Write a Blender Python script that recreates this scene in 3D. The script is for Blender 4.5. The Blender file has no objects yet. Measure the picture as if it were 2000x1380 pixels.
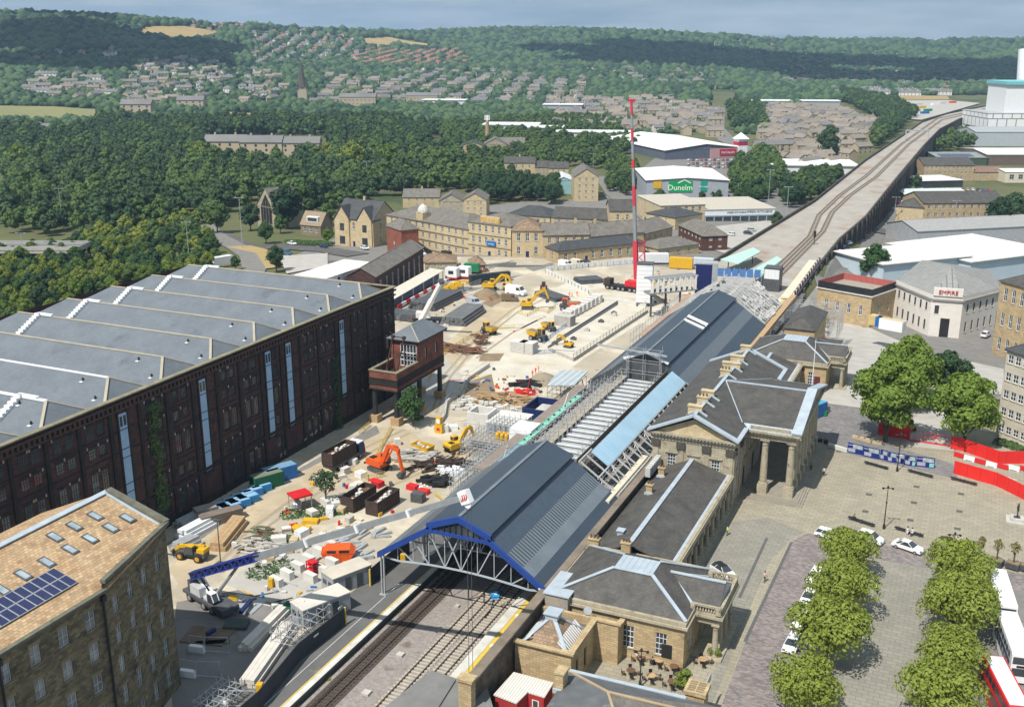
import bpy, math, random
import numpy as np
from mathutils import Vector, Matrix
random.seed(7); np.random.seed(7)
SC = bpy.context.scene; COL = SC.collection; RD = math.radians
# ------------------------------------------------------------------ camera
FPX, PITCH, YAW, CH = 2057.4, RD(16.593), RD(24.15), 76.0
cd = bpy.data.cameras.new('camera'); cam = bpy.data.objects.new('camera', cd); COL.objects.link(cam)
cam.location = (0, 0, CH); cam.rotation_euler = (RD(90) - PITCH, 0, YAW)
cd.sensor_width = 36; cd.lens = FPX / 2000 * 36; cd.clip_start = 1; cd.clip_end = 30000
SC.camera = cam
# ------------------------------------------------------------------ light
SUN_EL = RD(56); SX, SY = -0.25, -0.97           # towards the sun, horizontally
sd = bpy.data.lights.new('sun', 'SUN'); sun = bpy.data.objects.new('sun', sd); COL.objects.link(sun)
sd.energy = 5.0; sd.angle = RD(0.53); sd.color = (1, 0.95, 0.86)
v = Vector((SX, SY, 0)).normalized() * math.cos(SUN_EL) + Vector((0, 0, math.sin(SUN_EL)))
sun.rotation_euler = v.to_track_quat('Z', 'Y').to_euler(); sun.location = (0, 0, 300)
W = bpy.data.worlds.new('World'); SC.world = W; W.use_nodes = True
nt = W.node_tree; bg = nt.nodes['Background']
sky = nt.nodes.new('ShaderNodeTexSky'); sky.sky_type = 'NISHITA'; sky.sun_disc = False
sky.sun_elevation = SUN_EL; sky.sun_rotation = math.atan2(SX, SY); sky.air_density = 1.0; sky.dust_density = 1.2; sky.ozone_density = 1.5
tc = nt.nodes.new('ShaderNodeTexCoord'); mp = nt.nodes.new('ShaderNodeMapping'); mp.inputs['Scale'].default_value = (3, 3, 22)
nz = nt.nodes.new('ShaderNodeTexNoise'); nz.inputs['Scale'].default_value = 2.2; nz.inputs['Detail'].default_value = 6; nz.inputs['Roughness'].default_value = .55
cr = nt.nodes.new('ShaderNodeValToRGB'); cr.color_ramp.elements[0].position = .36; cr.color_ramp.elements[1].position = .68
mx = nt.nodes.new('ShaderNodeMix'); mx.data_type = 'RGBA'
cg = nt.nodes.new('ShaderNodeMix'); cg.data_type = 'RGBA'
cg.inputs[6].default_value = (3.0, 4.2, 5.3, 1); cg.inputs[7].default_value = (6.6, 7.6, 8.3, 1)   # shaded / sunlit cloud
lk = nt.links.new
lk(tc.outputs['Generated'], mp.inputs[0]); lk(mp.outputs[0], nz.inputs[0]); lk(nz.outputs[0], cr.inputs[0])
lk(cr.outputs[0], cg.inputs[0]); mx.inputs[0].default_value = .82
lk(sky.outputs[0], mx.inputs[6]); lk(cg.outputs[2], mx.inputs[7]); lk(mx.outputs[2], bg.inputs[0]); bg.inputs[1].default_value = .085
SC.view_settings.view_transform = 'Standard'; SC.view_settings.look = 'None'; SC.view_settings.exposure = 0.20; SC.view_settings.gamma = 1
SC.cycles.max_bounces = 5; SC.cycles.diffuse_bounces = 2; SC.cycles.glossy_bounces = 2; SC.cycles.transmission_bounces = 3; SC.cycles.transparent_max_bounces = 6
SC.cycles.volume_bounces = 0; SC.cycles.use_denoising = True; SC.cycles.caustics_reflective = False; SC.cycles.caustics_refractive = False
# ------------------------------------------------------------------ terrain and pixel helpers
CY, SYW = math.cos(YAW), math.sin(YAW)
def sm(a, b, x):
    t = np.clip((x - a) / (b - a), 0, 1); return t * t * (3 - 2 * t)
HP = [-400, 150, 400, 600, 800, 1000, 1200, 1400, 1600, 1800, 2400]
HV = [1100, 1100, 1250, 1400, 1500, 1650, 1700, 1750, 1750, 1750, 1750]
HY = [34, 36, 50, 62, 70, 62, 66, 76, 86, 86, 84]
HD = [2600, 2600, 2800, 3000, 3300, 3500, 3700, 3900, 4300, 4500, 4600]
def T(X, Y):
    X = np.asarray(X, float); Y = np.asarray(Y, float)
    xc = X * CY + Y * SYW; yc = -X * SYW + Y * CY
    d = np.hypot(X, Y) + 1e-6
    px = 1000 + FPX * xc / np.maximum(yc, 1) / math.cos(PITCH)
    px = np.where(yc < 50, np.where(xc < 0, -400, 2400), px)
    left = sm(-50, -40, X)                        # the right side falls away sooner
    z = -14 * sm(345, 620, d) * (1 - left) + left * (-8 * sm(238, 330, Y) - 6 * sm(340, 620, Y))
    z = z - 8 * sm(-135, -260, X) * sm(120, 190, Y) * (1 - sm(330, 620, d)) 
    z = np.where(yc < 0, 0, z)
    dv = np.interp(px, HP, HV); ds = np.interp(px, HP, HD); ys = np.interp(px, HP, HY)
    a0 = np.arctan2(CH + 14, dv); a1 = PITCH + np.arctan2(ys - 690, FPX)   # depression at valley edge / crest
    t = np.clip((d - dv) / (ds - dv), 0, 1)
    a = a0 + (a1 - a0) * (t ** 0.8)
    zh = CH - d * np.tan(a)
    zs = CH - ds * np.tan(a1)
    far = np.clip((d - ds) / 8000, 0, 1)
    zh = np.where(d > ds, zs - 40 * sm(0, .15, far) + 60 * far * sm(1300, 1900, px), zh)
    w = sm(0, 1, np.clip((d - dv) / 60, 0, 1))
    out = np.where(d > dv, -14 + (zh + 14) * w, z)
    return out if out.shape else float(out)
def ray(x, y):
    xd = (x - 1000) / FPX; yd = (y - 690) / FPX
    r1 = math.cos(PITCH) - yd * math.sin(PITCH); r2 = -math.sin(PITCH) - yd * math.cos(PITCH)
    return Vector((xd * CY - r1 * SYW, xd * SYW + r1 * CY, r2))
def G(x, y, z=0.0):
    r = ray(x, y); t = (z - CH) / r.z
    return Vector((r.x * t, r.y * t, z))
_tt = np.concatenate([np.linspace(60, 700, 161), np.geomspace(703, 8000, 260)])
def GT(x, y, dz=0):
    """where the sight line through a pixel of the photo meets the terrain"""
    r = ray(x, y)
    zz = CH + _tt * r.z - T(_tt * r.x, _tt * r.y) - dz
    k = np.argmax(zz < 0)
    if zz[k] >= 0: k = len(_tt) - 1
    k = max(k, 1); a, b = _tt[k - 1], _tt[k]
    for _ in range(24):
        m = (a + b) / 2
        if CH + m * r.z - float(T(m * r.x, m * r.y)) - dz < 0: b = m
        else: a = m
    return Vector((r.x * b, r.y * b, CH + r.z * b))
def PX(X, Y, Z):
    x = X * CY + Y * SYW; y = -X * SYW + Y * CY; z = Z - CH
    d = y * math.cos(PITCH) - z * math.sin(PITCH); u = y * math.sin(PITCH) + z * math.cos(PITCH)
    return 1000 + FPX * x / d, 690 - FPX * u / d
def inpoly(x, y, P):
    c = False; j = len(P) - 1
    for i in range(len(P)):
        (a, b), (e, f) = P[i], P[j]
        if (b > y) != (f > y) and x < (e - a) * (y - b) / (f - b) + a: c = not c
        j = i
    return c
# ------------------------------------------------------------------ materials
def rgb(c): return (c[0], c[1], c[2], 1)
def M(name, c, c2=None, rough=.85, metal=0, ns=.6, brick=None, stripe=None, spot=None, detail=4, emit=0, spec=.3, transl=0, rnd=0, bump=0):
    """procedural material: noise between c and c2; brick=(w,h,mortar,contrast) on metre UVs; stripe=(axis 0/1,period,colour,duty); spot=(colour,scale,threshold)"""
    m = bpy.data.materials.new(name); m.use_nodes = True; t = m.node_tree; N = t.nodes.new; L = t.links.new
    bs = t.nodes['Principled BSDF']; bs.inputs['Roughness'].default_value = rough; bs.inputs['Metallic'].default_value = metal
    bs.inputs['Specular IOR Level'].default_value = spec
    if c2 is None: c2 = tuple(k * .8 for k in c)
    geo = N('ShaderNodeNewGeometry')
    n1 = N('ShaderNodeTexNoise'); n1.inputs['Scale'].default_value = ns; n1.inputs['Detail'].default_value = detail; n1.inputs['Roughness'].default_value = .6
    L(geo.outputs['Position'], n1.inputs['Vector'])
    r = N('ShaderNodeValToRGB'); r.color_ramp.elements[0].position = .3; r.color_ramp.elements[1].position = .7
    r.color_ramp.elements[0].color = rgb(c); r.color_ramp.elements[1].color = rgb(c2)
    L(n1.outputs[0], r.inputs[0]); out = r.outputs[0]
    def mix(fac, a, b, mode='MIX'):
        q = N('ShaderNodeMix'); q.data_type = 'RGBA'; q.blend_type = mode
        for s, k in ((0, fac), (6, a), (7, b)):
            if isinstance(k, (int, float)): q.inputs[s].default_value = k
            elif isinstance(k, tuple): q.inputs[s].default_value = rgb(k)
            else: L(k, q.inputs[s])
        return q.outputs[2]
    uv = None
    if brick or stripe:
        uv = N('ShaderNodeUVMap').outputs[0]
    if brick:
        bw, bh, mc, con = brick
        b = N('ShaderNodeTexBrick'); L(uv, b.inputs['Vector']); b.inputs['Scale'].default_value = 1
        b.inputs['Brick Width'].default_value = bw; b.inputs['Row Height'].default_value = bh; b.inputs['Mortar Size'].default_value = bh * .06
        b.inputs['Color1'].default_value = (1 - con, 1 - con, 1 - con, 1); b.inputs['Color2'].default_value = (1 + con, 1 + con * .9, 1 + con * .8, 1)
        b.inputs['Mortar'].default_value = rgb(mc); b.inputs['Bias'].default_value = 0
        out = mix(1.0, out, b.outputs['Color'], 'MULTIPLY')
    if stripe:
        ax, per, sc, duty = stripe
        sp = N('ShaderNodeSeparateXYZ'); L(uv, sp.inputs[0])
        d = N('ShaderNodeMath'); d.operation = 'DIVIDE'; L(sp.outputs[ax], d.inputs[0]); d.inputs[1].default_value = per
        fr = N('ShaderNodeMath'); fr.operation = 'FRACT'; L(d.outputs[0], fr.inputs[0])
        lt = N('ShaderNodeMath'); lt.operation = 'LESS_THAN'; L(fr.outputs[0], lt.inputs[0]); lt.inputs[1].default_value = duty
        out = mix(lt.outputs[0], out, sc)
    if spot:
        scol, ssc, th = spot
        n2 = N('ShaderNodeTexNoise'); n2.inputs['Scale'].default_value = ssc; n2.inputs['Detail'].default_value = 5; n2.inputs['Roughness'].default_value = .65
        L(geo.outputs['Position'], n2.inputs['Vector'])
        r2 = N('ShaderNodeValToRGB'); r2.color_ramp.elements[0].position = th; r2.color_ramp.elements[1].position = min(1, th + .12)
        L(n2.outputs[0], r2.inputs[0]); out = mix(r2.outputs[0], out, scol)
    if rnd:
        oi = N('ShaderNodeObjectInfo'); hs = N('ShaderNodeHueSaturation')
        mr = N('ShaderNodeMapRange'); L(oi.outputs['Random'], mr.inputs[0]); mr.inputs[3].default_value = 1 - rnd; mr.inputs[4].default_value = 1 + rnd
        m2 = N('ShaderNodeMath'); m2.operation = 'MULTIPLY_ADD'; L(oi.outputs['Random'], m2.inputs[0]); m2.inputs[1].default_value = -.05; m2.inputs[2].default_value = .525
        L(m2.outputs[0], hs.inputs['Hue']); L(mr.outputs[0], hs.inputs['Value']); L(out, hs.inputs['Color']); out = hs.outputs[0]
    L(out, bs.inputs['Base Color'])
    if emit: L(out, bs.inputs['Emission Color']); bs.inputs['Emission Strength'].default_value = emit
    if bump:
        bp = N('ShaderNodeBump'); bp.inputs['Distance'].default_value = bump; bp.inputs['Strength'].default_value = .7
        n3 = N('ShaderNodeTexNoise'); n3.inputs['Scale'].default_value = ns * 6; n3.inputs['Detail'].default_value = 5; L(geo.outputs['Position'], n3.inputs['Vector'])
        L(n3.outputs[0], bp.inputs['Height']); L(bp.outputs[0], bs.inputs['Normal'])
    if transl:
        tr = N('ShaderNodeBsdfTranslucent'); L(out, tr.inputs[0]); ms = N('ShaderNodeMixShader'); ms.inputs[0].default_value = transl
        L(bs.outputs[0], ms.inputs[1]); L(tr.outputs[0], ms.inputs[2]); L(ms.outputs[0], t.nodes['Material Output'].inputs[0])
    return m
# ------------------------------------------------------------------ mesh builder
XF = {}
class MB:
    def __init__(s): s.v = []; s.f = []; s.m = []
    def face(s, pts, m=0):
        k = len(s.v); s.v.extend([tuple(p) for p in pts]); s.f.append(tuple(range(k, k + len(pts)))); s.m.append(m); return s
    def box(s, x0, x1, y0, y1, z0, z1, m=0):
        k = len(s.v); s.v.extend([(x, y, z) for z in (z0, z1) for x, y in ((x0, y0), (x1, y0), (x1, y1), (x0, y1))])
        for q in ((3, 2, 1, 0), (4, 5, 6, 7), (0, 1, 5, 4), (1, 2, 6, 5), (2, 3, 7, 6), (3, 0, 4, 7)): s.f.append(tuple(k + i for i in q)); s.m.append(m)
        return s
    def prism(s, P, z0, z1, m=0, mt=None):
        n = len(P); k = len(s.v)
        a = sum(P[i][0] * P[(i + 1) % n][1] - P[(i + 1) % n][0] * P[i][1] for i in range(n))
        if a < 0: P = P[::-1]
        s.v.extend([(p[0], p[1], z0) for p in P] + [(p[0], p[1], z1) for p in P])
        s.f.append(tuple(range(k + n - 1, k - 1, -1))); s.m.append(m); s.f.append(tuple(range(k + n, k + 2 * n))); s.m.append(m if mt is None else mt)
        for i in range(n): j = (i + 1) % n; s.f.append((k + i, k + j, k + n + j, k + n + i)); s.m.append(m)
        return s
    def slab(s, pts, th, m=0, me=None):
        """a sloping polygon given a thickness straight down"""
        n = len(pts); k = len(s.v); s.v.extend([tuple(p) for p in pts] + [(p[0], p[1], p[2] - th) for p in pts])
        s.f.append(tuple(range(k, k + n))); s.m.append(m); s.f.append(tuple(range(k + 2 * n - 1, k + n - 1, -1))); s.m.append(m)
        for i in range(n): j = (i + 1) % n; s.f.append((k + j, k + i, k + n + i, k + n + j)); s.m.append(m if me is None else me)
        return s
    def beam(s, p, q, w, h=None, m=0):
        p = Vector(p); q = Vector(q); h = h or w; d = (q - p)
        if d.length < 1e-6: return s
        d.normalize(); up = Vector((0, 0, 1)) if abs(d.z) < .95 else Vector((0, 1, 0))
        a = d.cross(up).normalized() * (w / 2); b = a.cross(d).normalized() * (h / 2); k = len(s.v)
        for o in (p, q): s.v.extend([tuple(o - a - b), tuple(o + a - b), tuple(o + a + b), tuple(o - a + b)])
        for f in ((0, 1, 2, 3), (7, 6, 5, 4), (1, 0, 4, 5), (2, 1, 5, 6), (3, 2, 6, 7), (0, 3, 7, 4)): s.f.append(tuple(k + i for i in f)); s.m.append(m)
        return s
    def tube(s, p, q, r0, r1=None, n=6, m=0):
        p = Vector(p); q = Vector(q); r1 = r0 if r1 is None else r1; d = (q - p).normalized()
        up = Vector((0, 0, 1)) if abs(d.z) < .95 else Vector((0, 1, 0)); a = d.cross(up).normalized(); b = a.cross(d); k = len(s.v)
        for o, r in ((p, r0), (q, r1)):
            for i in range(n): t = 2 * math.pi * i / n; s.v.append(tuple(o + a * (r * math.cos(t)) - b * (r * math.sin(t))))
        for i in range(n): j = (i + 1) % n; s.f.append((k + i, k + j, k + n + j, k + n + i)); s.m.append(m)
        s.f.append(tuple(range(k + n - 1, k - 1, -1))); s.m.append(m); s.f.append(tuple(range(k + n, k + 2 * n))); s.m.append(m)
        return s
    def lathe(s, x, y, prof, n=8, m=0):
        k = len(s.v)
        for r, z in prof:
            for i in range(n): t = 2 * math.pi * (i + .5) / n; s.v.append((x + r * math.cos(t), y + r * math.sin(t), z))
        for a in range(len(prof) - 1):
            for i in range(n): j = (i + 1) % n; s.f.append((k + a * n + i, k + a * n + j, k + (a + 1) * n + j, k + (a + 1) * n + i)); s.m.append(m)
        s.f.append(tuple(range(k + n - 1, k - 1, -1))); s.m.append(m); e = k + (len(prof) - 1) * n; s.f.append(tuple(range(e, e + n))); s.m.append(m)
        return s
    def disc(s, c, r, ax, w, n=10, m=0):
        c = Vector(c); a = Vector(ax).normalized() * (w / 2); return s.tube(c - a, c + a, r, r, n, m)
    def add(s, o, M4=None, dm=0):
        k = len(s.v); s.v.extend([tuple(M4 @ Vector(p)) for p in o.v] if M4 else o.v)
        s.f.extend([tuple(i + k for i in f) for f in o.f]); s.m.extend([i + dm for i in o.m]); return s
    def mesh(s, name, mats, smooth=False):
        me = bpy.data.meshes.new(name); me.from_pydata(s.v, [], s.f)
        for k in (mats if isinstance(mats, (list, tuple)) else [mats]): me.materials.append(k)
        me.polygons.foreach_set('material_index', s.m)
        if smooth: me.polygons.foreach_set('use_smooth', [True] * len(s.f))
        me.update()
        nf = len(s.f); nrm = np.empty(nf * 3); me.polygons.foreach_get('normal', nrm); nrm = nrm.reshape(-1, 3)
        nl = len(me.loops); li = np.empty(nl, int); me.loops.foreach_get('vertex_index', li)
        lt = np.empty(nf, int); me.polygons.foreach_get('loop_total', lt); fn = np.repeat(nrm, lt, axis=0)
        co = np.array(s.v).reshape(-1, 3)[li]; u = np.stack([-fn[:, 1], fn[:, 0], np.zeros(nl)], 1); ln = np.linalg.norm(u, axis=1)
        fl = ln < 1e-3; u[fl] = (1, 0, 0); ln[fl] = 1; u /= ln[:, None]; w = np.cross(fn, u)
        uvl = me.uv_layers.new(name='UVMap'); uvl.data.foreach_set('uv', np.stack([(co * u).sum(1), (co * w).sum(1)], 1).ravel())
        return me
    def build(s, name, mats, parent=None, world=False, smooth=False, loc=None, rz=0):
        if world and parent is not None:
            (lx, ly, lz), r = XF[parent.name]; c, sn = math.cos(-r), math.sin(-r)
            s.v = [((x - lx) * c - (y - ly) * sn, (x - lx) * sn + (y - ly) * c, z - lz) for x, y, z in s.v]
        return link(name, s.mesh(name, mats, smooth), parent, loc, rz)
def link(name, me, parent=None, loc=None, rz=0):
    o = bpy.data.objects.new(name, me); COL.objects.link(o)
    if loc is not None: o.location = loc
    o.rotation_euler = (0, 0, rz)
    if parent is not None: o.parent = parent
    if parent is not None and loc is None: XF[o.name] = XF[parent.name]
    else: XF[o.name] = (tuple(loc or (0, 0, 0)), rz)
    return o
def tag(o, label, cat, group=None):
    o['label'] = label; o['category'] = cat
    if group: o['group'] = group
    return o
def thing(name, label, cat, loc=(0, 0, 0), rz=0, group=None):
    o = bpy.data.objects.new(name, None); COL.objects.link(o); o.empty_display_size = .2
    o.location = loc; o.rotation_euler = (0, 0, rz); XF[o.name] = (tuple(loc), rz)
    return tag(o, label, cat, group)
def struct(name, mb, m): o = mb.build(name, m); o['kind'] = 'structure'; return o
def stuff(name, mb, m, parent=None):
    o = mb.build(name, m, parent); o['kind'] = 'stuff'; return o
def dup(root, loc, rz=0, label=None, group=None, sc=None):
    r = root.copy(); COL.objects.link(r); r.location = loc; r.rotation_euler = (0, 0, rz); XF[r.name] = (tuple(loc), rz)
    if sc: r.scale = sc if isinstance(sc, tuple) else (sc, sc, sc)
    if label: r['label'] = label
    if group: r['group'] = group
    def kids(a, b):
        for ch in list(a.children):
            c = ch.copy(); COL.objects.link(c); c.parent = b; kids(ch, c)
    kids(root, r); return r
def text(parent, s, size, loc, rz, m, depth=.04, name='lettering', tilt=90, align='CENTER', world=False, sx=1):
    c = bpy.data.curves.new(name, 'FONT'); c.body = s; c.size = size; c.extrude = depth / 2; c.align_x = align; c.resolution_u = 2; c.materials.append(m)
    o = bpy.data.objects.new(name, c); COL.objects.link(o)
    me = bpy.data.meshes.new_from_object(o.evaluated_get(bpy.context.evaluated_depsgraph_get())); bpy.data.objects.remove(o)
    o = bpy.data.objects.new(name, me); COL.objects.link(o)
    if world and parent is not None:
        (lx, ly, lz), r = XF[parent.name]; cc, sn = math.cos(-r), math.sin(-r); dx, dy = loc[0] - lx, loc[1] - ly
        loc = (dx * cc - dy * sn, dx * sn + dy * cc, loc[2] - lz); rz -= r
    o.location = loc; o.rotation_euler = (RD(tilt), 0, rz); o.parent = parent; o.scale = (sx, 1, 1)
    return o
# ------------------------------------------------------------------ walls and windows
WM = {}
def wmesh(w, h, st):
    k = (round(w, 2), round(h, 2), st['id'])
    if k in WM: return WM[k]
    b = MB(); nx, ny = st.get('n', (2, 2)); fb = st.get('fb', .07); y = st.get('y', .1); t = st.get('t', .045)
    b.face([(0, y + .06, 0), (w, y + .06, 0), (w, y + .06, h), (0, y + .06, h)], 1)
    for x0, x1, z0, z1 in ((0, fb, 0, h), (w - fb, w, 0, h), (fb, w - fb, 0, fb), (fb, w - fb, h - fb, h)): b.box(x0, x1, y, y + .055, z0, z1, 0)
    for i in range(1, nx): b.box(w * i / nx - t / 2, w * i / nx + t / 2, y + .01, y + .055, fb, h - fb, 0)
    for i in range(1, ny): q = t if not st.get('sash') or i != ny // 2 else .09; b.box(fb, w - fb, y + .014, y + .052, h * i / ny - q / 2, h * i / ny + q / 2, 0)
    sl = st.get('sill', 1)
    if sl: b.box(-.1, w + .1, -.1, y, -.14, -.003, 2)
    if st.get('lint'): b.box(-.15, w + .15, -.025, .05, h + .003, h + st['lint'], 2)
    WM[k] = b.mesh('window', [st['f'], st['g'], st['s']]); return WM[k]
def wall(mb, A, B, z0, z1, ops=(), depth=.18, m=0, mr=None):
    A = Vector((A[0], A[1])); B = Vector((B[0], B[1])); L = (B - A).length; u = (B - A) / L; n = Vector((u.y, -u.x)); mr = m if mr is None else mr
    P = lambda a, z, d=0: (A.x + u.x * a - n.x * d, A.y + u.y * a - n.y * d, z)
    xs = sorted({0, L, *[o[0] for o in ops], *[o[1] for o in ops]}); zs = sorted({z0, z1, *[o[2] for o in ops], *[o[3] for o in ops]})
    for j in range(len(zs) - 1):
        run = None; zc = (zs[j] + zs[j + 1]) / 2
        for i in range(len(xs) - 1):
            xc = (xs[i] + xs[i + 1]) / 2
            hole = any(o[0] < xc < o[1] and o[2] < zc < o[3] for o in ops)
            if not hole: run = xs[i] if run is None else run
            if (hole or i == len(xs) - 2) and run is not None:
                e = xs[i] if hole else xs[i + 1]; mb.face([P(run, zs[j]), P(e, zs[j]), P(e, zs[j + 1]), P(run, zs[j + 1])], m); run = None
    for a, b, c, d in ops:
        for q in (((a, c), (a, d)), ((b, d), (b, c)), ((b, c), (a, c)), ((a, d), (b, d))):
            (x0, y0), (x1, y1) = q; mb.face([P(x0, y0), P(x1, y1), P(x1, y1, depth), P(x0, y0, depth)][::-1], mr)
    return u
def facade(root, mb, A, B, z0, z1, wins=(), st=None, doors=(), m=0, world=True, wname='window', dm=None):
    """a wall from A to B (outside on the right hand), window openings (u0,u1,za,zb[,style]) and door openings (u0,u1,za,zb,material)"""
    ops = [w[:4] for w in wins] + [d[:4] for d in doors]
    u = wall(mb, A, B, z0, z1, ops, .18, m); ang = math.atan2(u.y, u.x)
    (lx, ly, lz), r = XF[root.name] if world else ((0, 0, 0), 0)
    c, s = math.cos(-r), math.sin(-r)
    def place(me, nm, a, z):
        x, y = A[0] + u.x * a - lx, A[1] + u.y * a - ly
        o = bpy.data.objects.new(nm, me); COL.objects.link(o); o.location = (x * c - y * s, x * s + y * c, z - lz); o.rotation_euler = (0, 0, ang - r); o.parent = root; return o
    for w in wins:
        s2 = w[4] if len(w) > 4 else st
        place(wmesh(w[1] - w[0], w[3] - w[2], s2), wname, w[0], w[2])
    for d in doors:
        b = MB(); b.box(0, d[1] - d[0], .1, .17, 0, d[3] - d[2]); b.box(.12 * (d[1] - d[0]), .16 * (d[1] - d[0]), .04, .1, .9, 1.1, 0)
        place(b.mesh('door', d[4]), 'door', d[0], d[2])
def ev(L, n, w, m0=None, m1=None):
    """n openings of width w spread evenly along L"""
    m0 = (L - n * w) / (n + 1) if m0 is None else m0; m1 = m0 if m1 is None else m1
    g = (L - m0 - m1 - n * w) / max(1, n - 1)
    return [(m0 + i * (w + g), m0 + i * (w + g) + w) for i in range(n)]
def grid(cols, rows): return [(a, b, c, d) for c, d in rows for a, b in cols]
honey=M('sandstone_honey',(.50,.39,.235),(.40,.30,.17),brick=(.9,.32,(.5,.5,.5),.16),ns=.5,spot=((.16,.13,.10),.45,.62))
honey2=M('sandstone_pale',(.58,.48,.31),(.47,.37,.22),brick=(.9,.32,(.6,.6,.6),.10),ns=.6)
buff=M('sandstone_weathered',(.43,.385,.29),(.33,.29,.21),brick=(1.1,.42,(.6,.6,.6),.10),ns=.6,spot=((.13,.12,.10),.5,.58))
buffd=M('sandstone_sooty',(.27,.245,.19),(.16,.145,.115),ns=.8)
soot=M('millstone_sooty',(.215,.18,.115),(.10,.085,.058),brick=(.6,.28,(.55,.55,.55),.35),ns=.45,spot=((.05,.045,.035),.5,.56))
brickd=M('brick_sooty',(.095,.045,.040),(.046,.030,.029),brick=(.5,.17,(.6,.6,.6),.3),ns=.35,spot=((.026,.022,.022),.5,.54))
brickr=M('brick_red',(.30,.105,.065),(.19,.07,.05),brick=(.46,.15,(.8,.75,.7),.2),ns=.5,spot=((.07,.04,.035),.6,.6))
blackst=M('stone_blackened',(.035,.031,.028),(.018,.016,.015),ns=.7)
slate=M('slate_blue_grey',(.155,.178,.205),(.122,.14,.162),brick=(.6,.3,(.85,.85,.85),.06),ns=.25,rough=.6,spot=((.10,.115,.135),.22,.60))
slated=M('slate_dark',(.075,.08,.085),(.05,.053,.058),brick=(.5,.26,(.8,.8,.8),.1),ns=.4,rough=.6)
slateb=M('slate_brown',(.105,.10,.093),(.062,.06,.058),brick=(.42,.27,(.6,.6,.6),.14),ns=.5,rough=.7)
slateg=M('slate_weathered',(.20,.185,.165),(.13,.12,.11),brick=(.45,.28,(.7,.7,.7),.14),ns=.5,rough=.75)
stslate=M('stone_slates',(.47,.35,.215),(.36,.235,.135),brick=(.55,.4,(.55,.5,.45),.24),ns=.5,spot=((.17,.13,.12),1.3,.60))
stslate2=M('stone_slates_brown',(.30,.215,.145),(.19,.14,.10),brick=(.55,.4,(.55,.5,.45),.24),ns=.8,spot=((.40,.27,.17),1.0,.60))
lead=M('lead_sheet',(.43,.49,.55),(.33,.385,.44),rough=.45,ns=.7,spec=.5)
leadseam=M('lead_with_rolls',(.43,.49,.55),(.33,.385,.44),rough=.45,ns=.7,stripe=(0,.8,(.22,.26,.30),.09))
zinc=M('shed_sheeting',(.052,.072,.098),(.042,.06,.084),rough=.5,ns=.15,stripe=(0,.75,(.026,.036,.05),.10),spec=.4)
zincp=M('shed_sheeting_plain',(.062,.085,.118),(.048,.068,.096),rough=.55,ns=.8,spec=.4)
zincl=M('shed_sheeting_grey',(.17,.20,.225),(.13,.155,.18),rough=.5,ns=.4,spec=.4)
glazebar=M('glazing_bars',(.17,.20,.225),(.14,.165,.19),rough=.4,stripe=(0,.72,(.03,.036,.045),.40),spec=.5)
skysheet=M('pale_blue_sheeting',(.36,.53,.66),(.30,.46,.59),rough=.5,ns=.3,stripe=(0,1.1,(.25,.40,.52),.10),spec=.4)
royal=M('blue_fascia',(.022,.06,.26),(.018,.05,.22),rough=.45)
white=M('white_paint',(.80,.81,.82),(.72,.73,.75),rough=.5,ns=.5)
white2=M('white_sheet_metal',(.74,.76,.78),(.62,.65,.68),rough=.45,ns=.15,stripe=(0,1.0,(.5,.52,.55),.06))
cream=M('cream_paint',(.66,.60,.48),(.58,.52,.40),ns=.5)
steel=M('galvanised_steel',(.50,.52,.54),(.38,.40,.42),rough=.45,metal=.3,ns=1.0)
steeld=M('dark_steel',(.10,.105,.115),(.06,.065,.07),rough=.5,ns=1.0)
rust=M('rusty_steel',(.22,.115,.075),(.12,.065,.045),ns=1.5,rough=.9)
rustd=M('rusty_dark_steel',(.075,.05,.042),(.045,.034,.03),ns=1.5,rough=.85)
glass=M('window_glass',(.028,.034,.042),(.05,.06,.07),rough=.08,ns=.35,spec=.8)
glassb=M('pale_blinds_glass',(.30,.33,.36),(.08,.09,.10),rough=.12,ns=.6,spec=.7)
blk=M('black_plastic',(.018,.018,.02),(.03,.03,.032),rough=.5)
tyre=M('tyre_rubber',(.022,.022,.023),(.035,.034,.033),rough=.9)
hub=M('wheel_hub',(.42,.43,.44),(.3,.31,.32),rough=.4,metal=.4)
yel=M('machine_yellow',(.66,.40,.025),(.56,.32,.02),rough=.45,ns=1.2)
ora=M('machine_orange',(.70,.115,.02),(.62,.09,.015),rough=.45,ns=1.2)
red=M('red_paint',(.60,.022,.028),(.50,.018,.022),rough=.45,ns=.8)
redh=M('red_hoarding',(.74,.03,.025),(.64,.024,.02),rough=.5,ns=.4,stripe=(0,2.4,(.40,.015,.015),.03))
blu=M('blue_paint',(.025,.16,.44),(.02,.12,.36),rough=.45,ns=.8)
blud=M('navy_paint',(.016,.032,.12),(.012,.024,.09),rough=.45,ns=.8)
blul=M('light_blue_paint',(.33,.50,.68),(.27,.42,.60),rough=.5,ns=.8)
grn=M('green_paint',(.02,.22,.09),(.015,.17,.07),rough=.5,ns=.8)
teal=M('teal_paint',(.015,.30,.22),(.012,.24,.18),rough=.5)
mint=M('mint_membrane',(.22,.58,.44),(.17,.48,.36),rough=.6,ns=.6)
conc=M('concrete',(.50,.48,.44),(.38,.365,.335),ns=.7,rough=.9,spot=((.25,.24,.22),.8,.66))
concw=M('concrete_new',(.62,.61,.58),(.52,.51,.48),ns=.7,rough=.9)
tarp=M('white_tarpaulin',(.80,.82,.84),(.66,.69,.73),ns=.6,rough=.5,bump=.3)
timber=M('timber',(.46,.32,.18),(.36,.24,.13),ns=1.3)
plank=M('scaffold_boards',(.42,.37,.30),(.30,.265,.215),ns=.8,stripe=(1,.25,(.17,.15,.12),.12))
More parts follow.
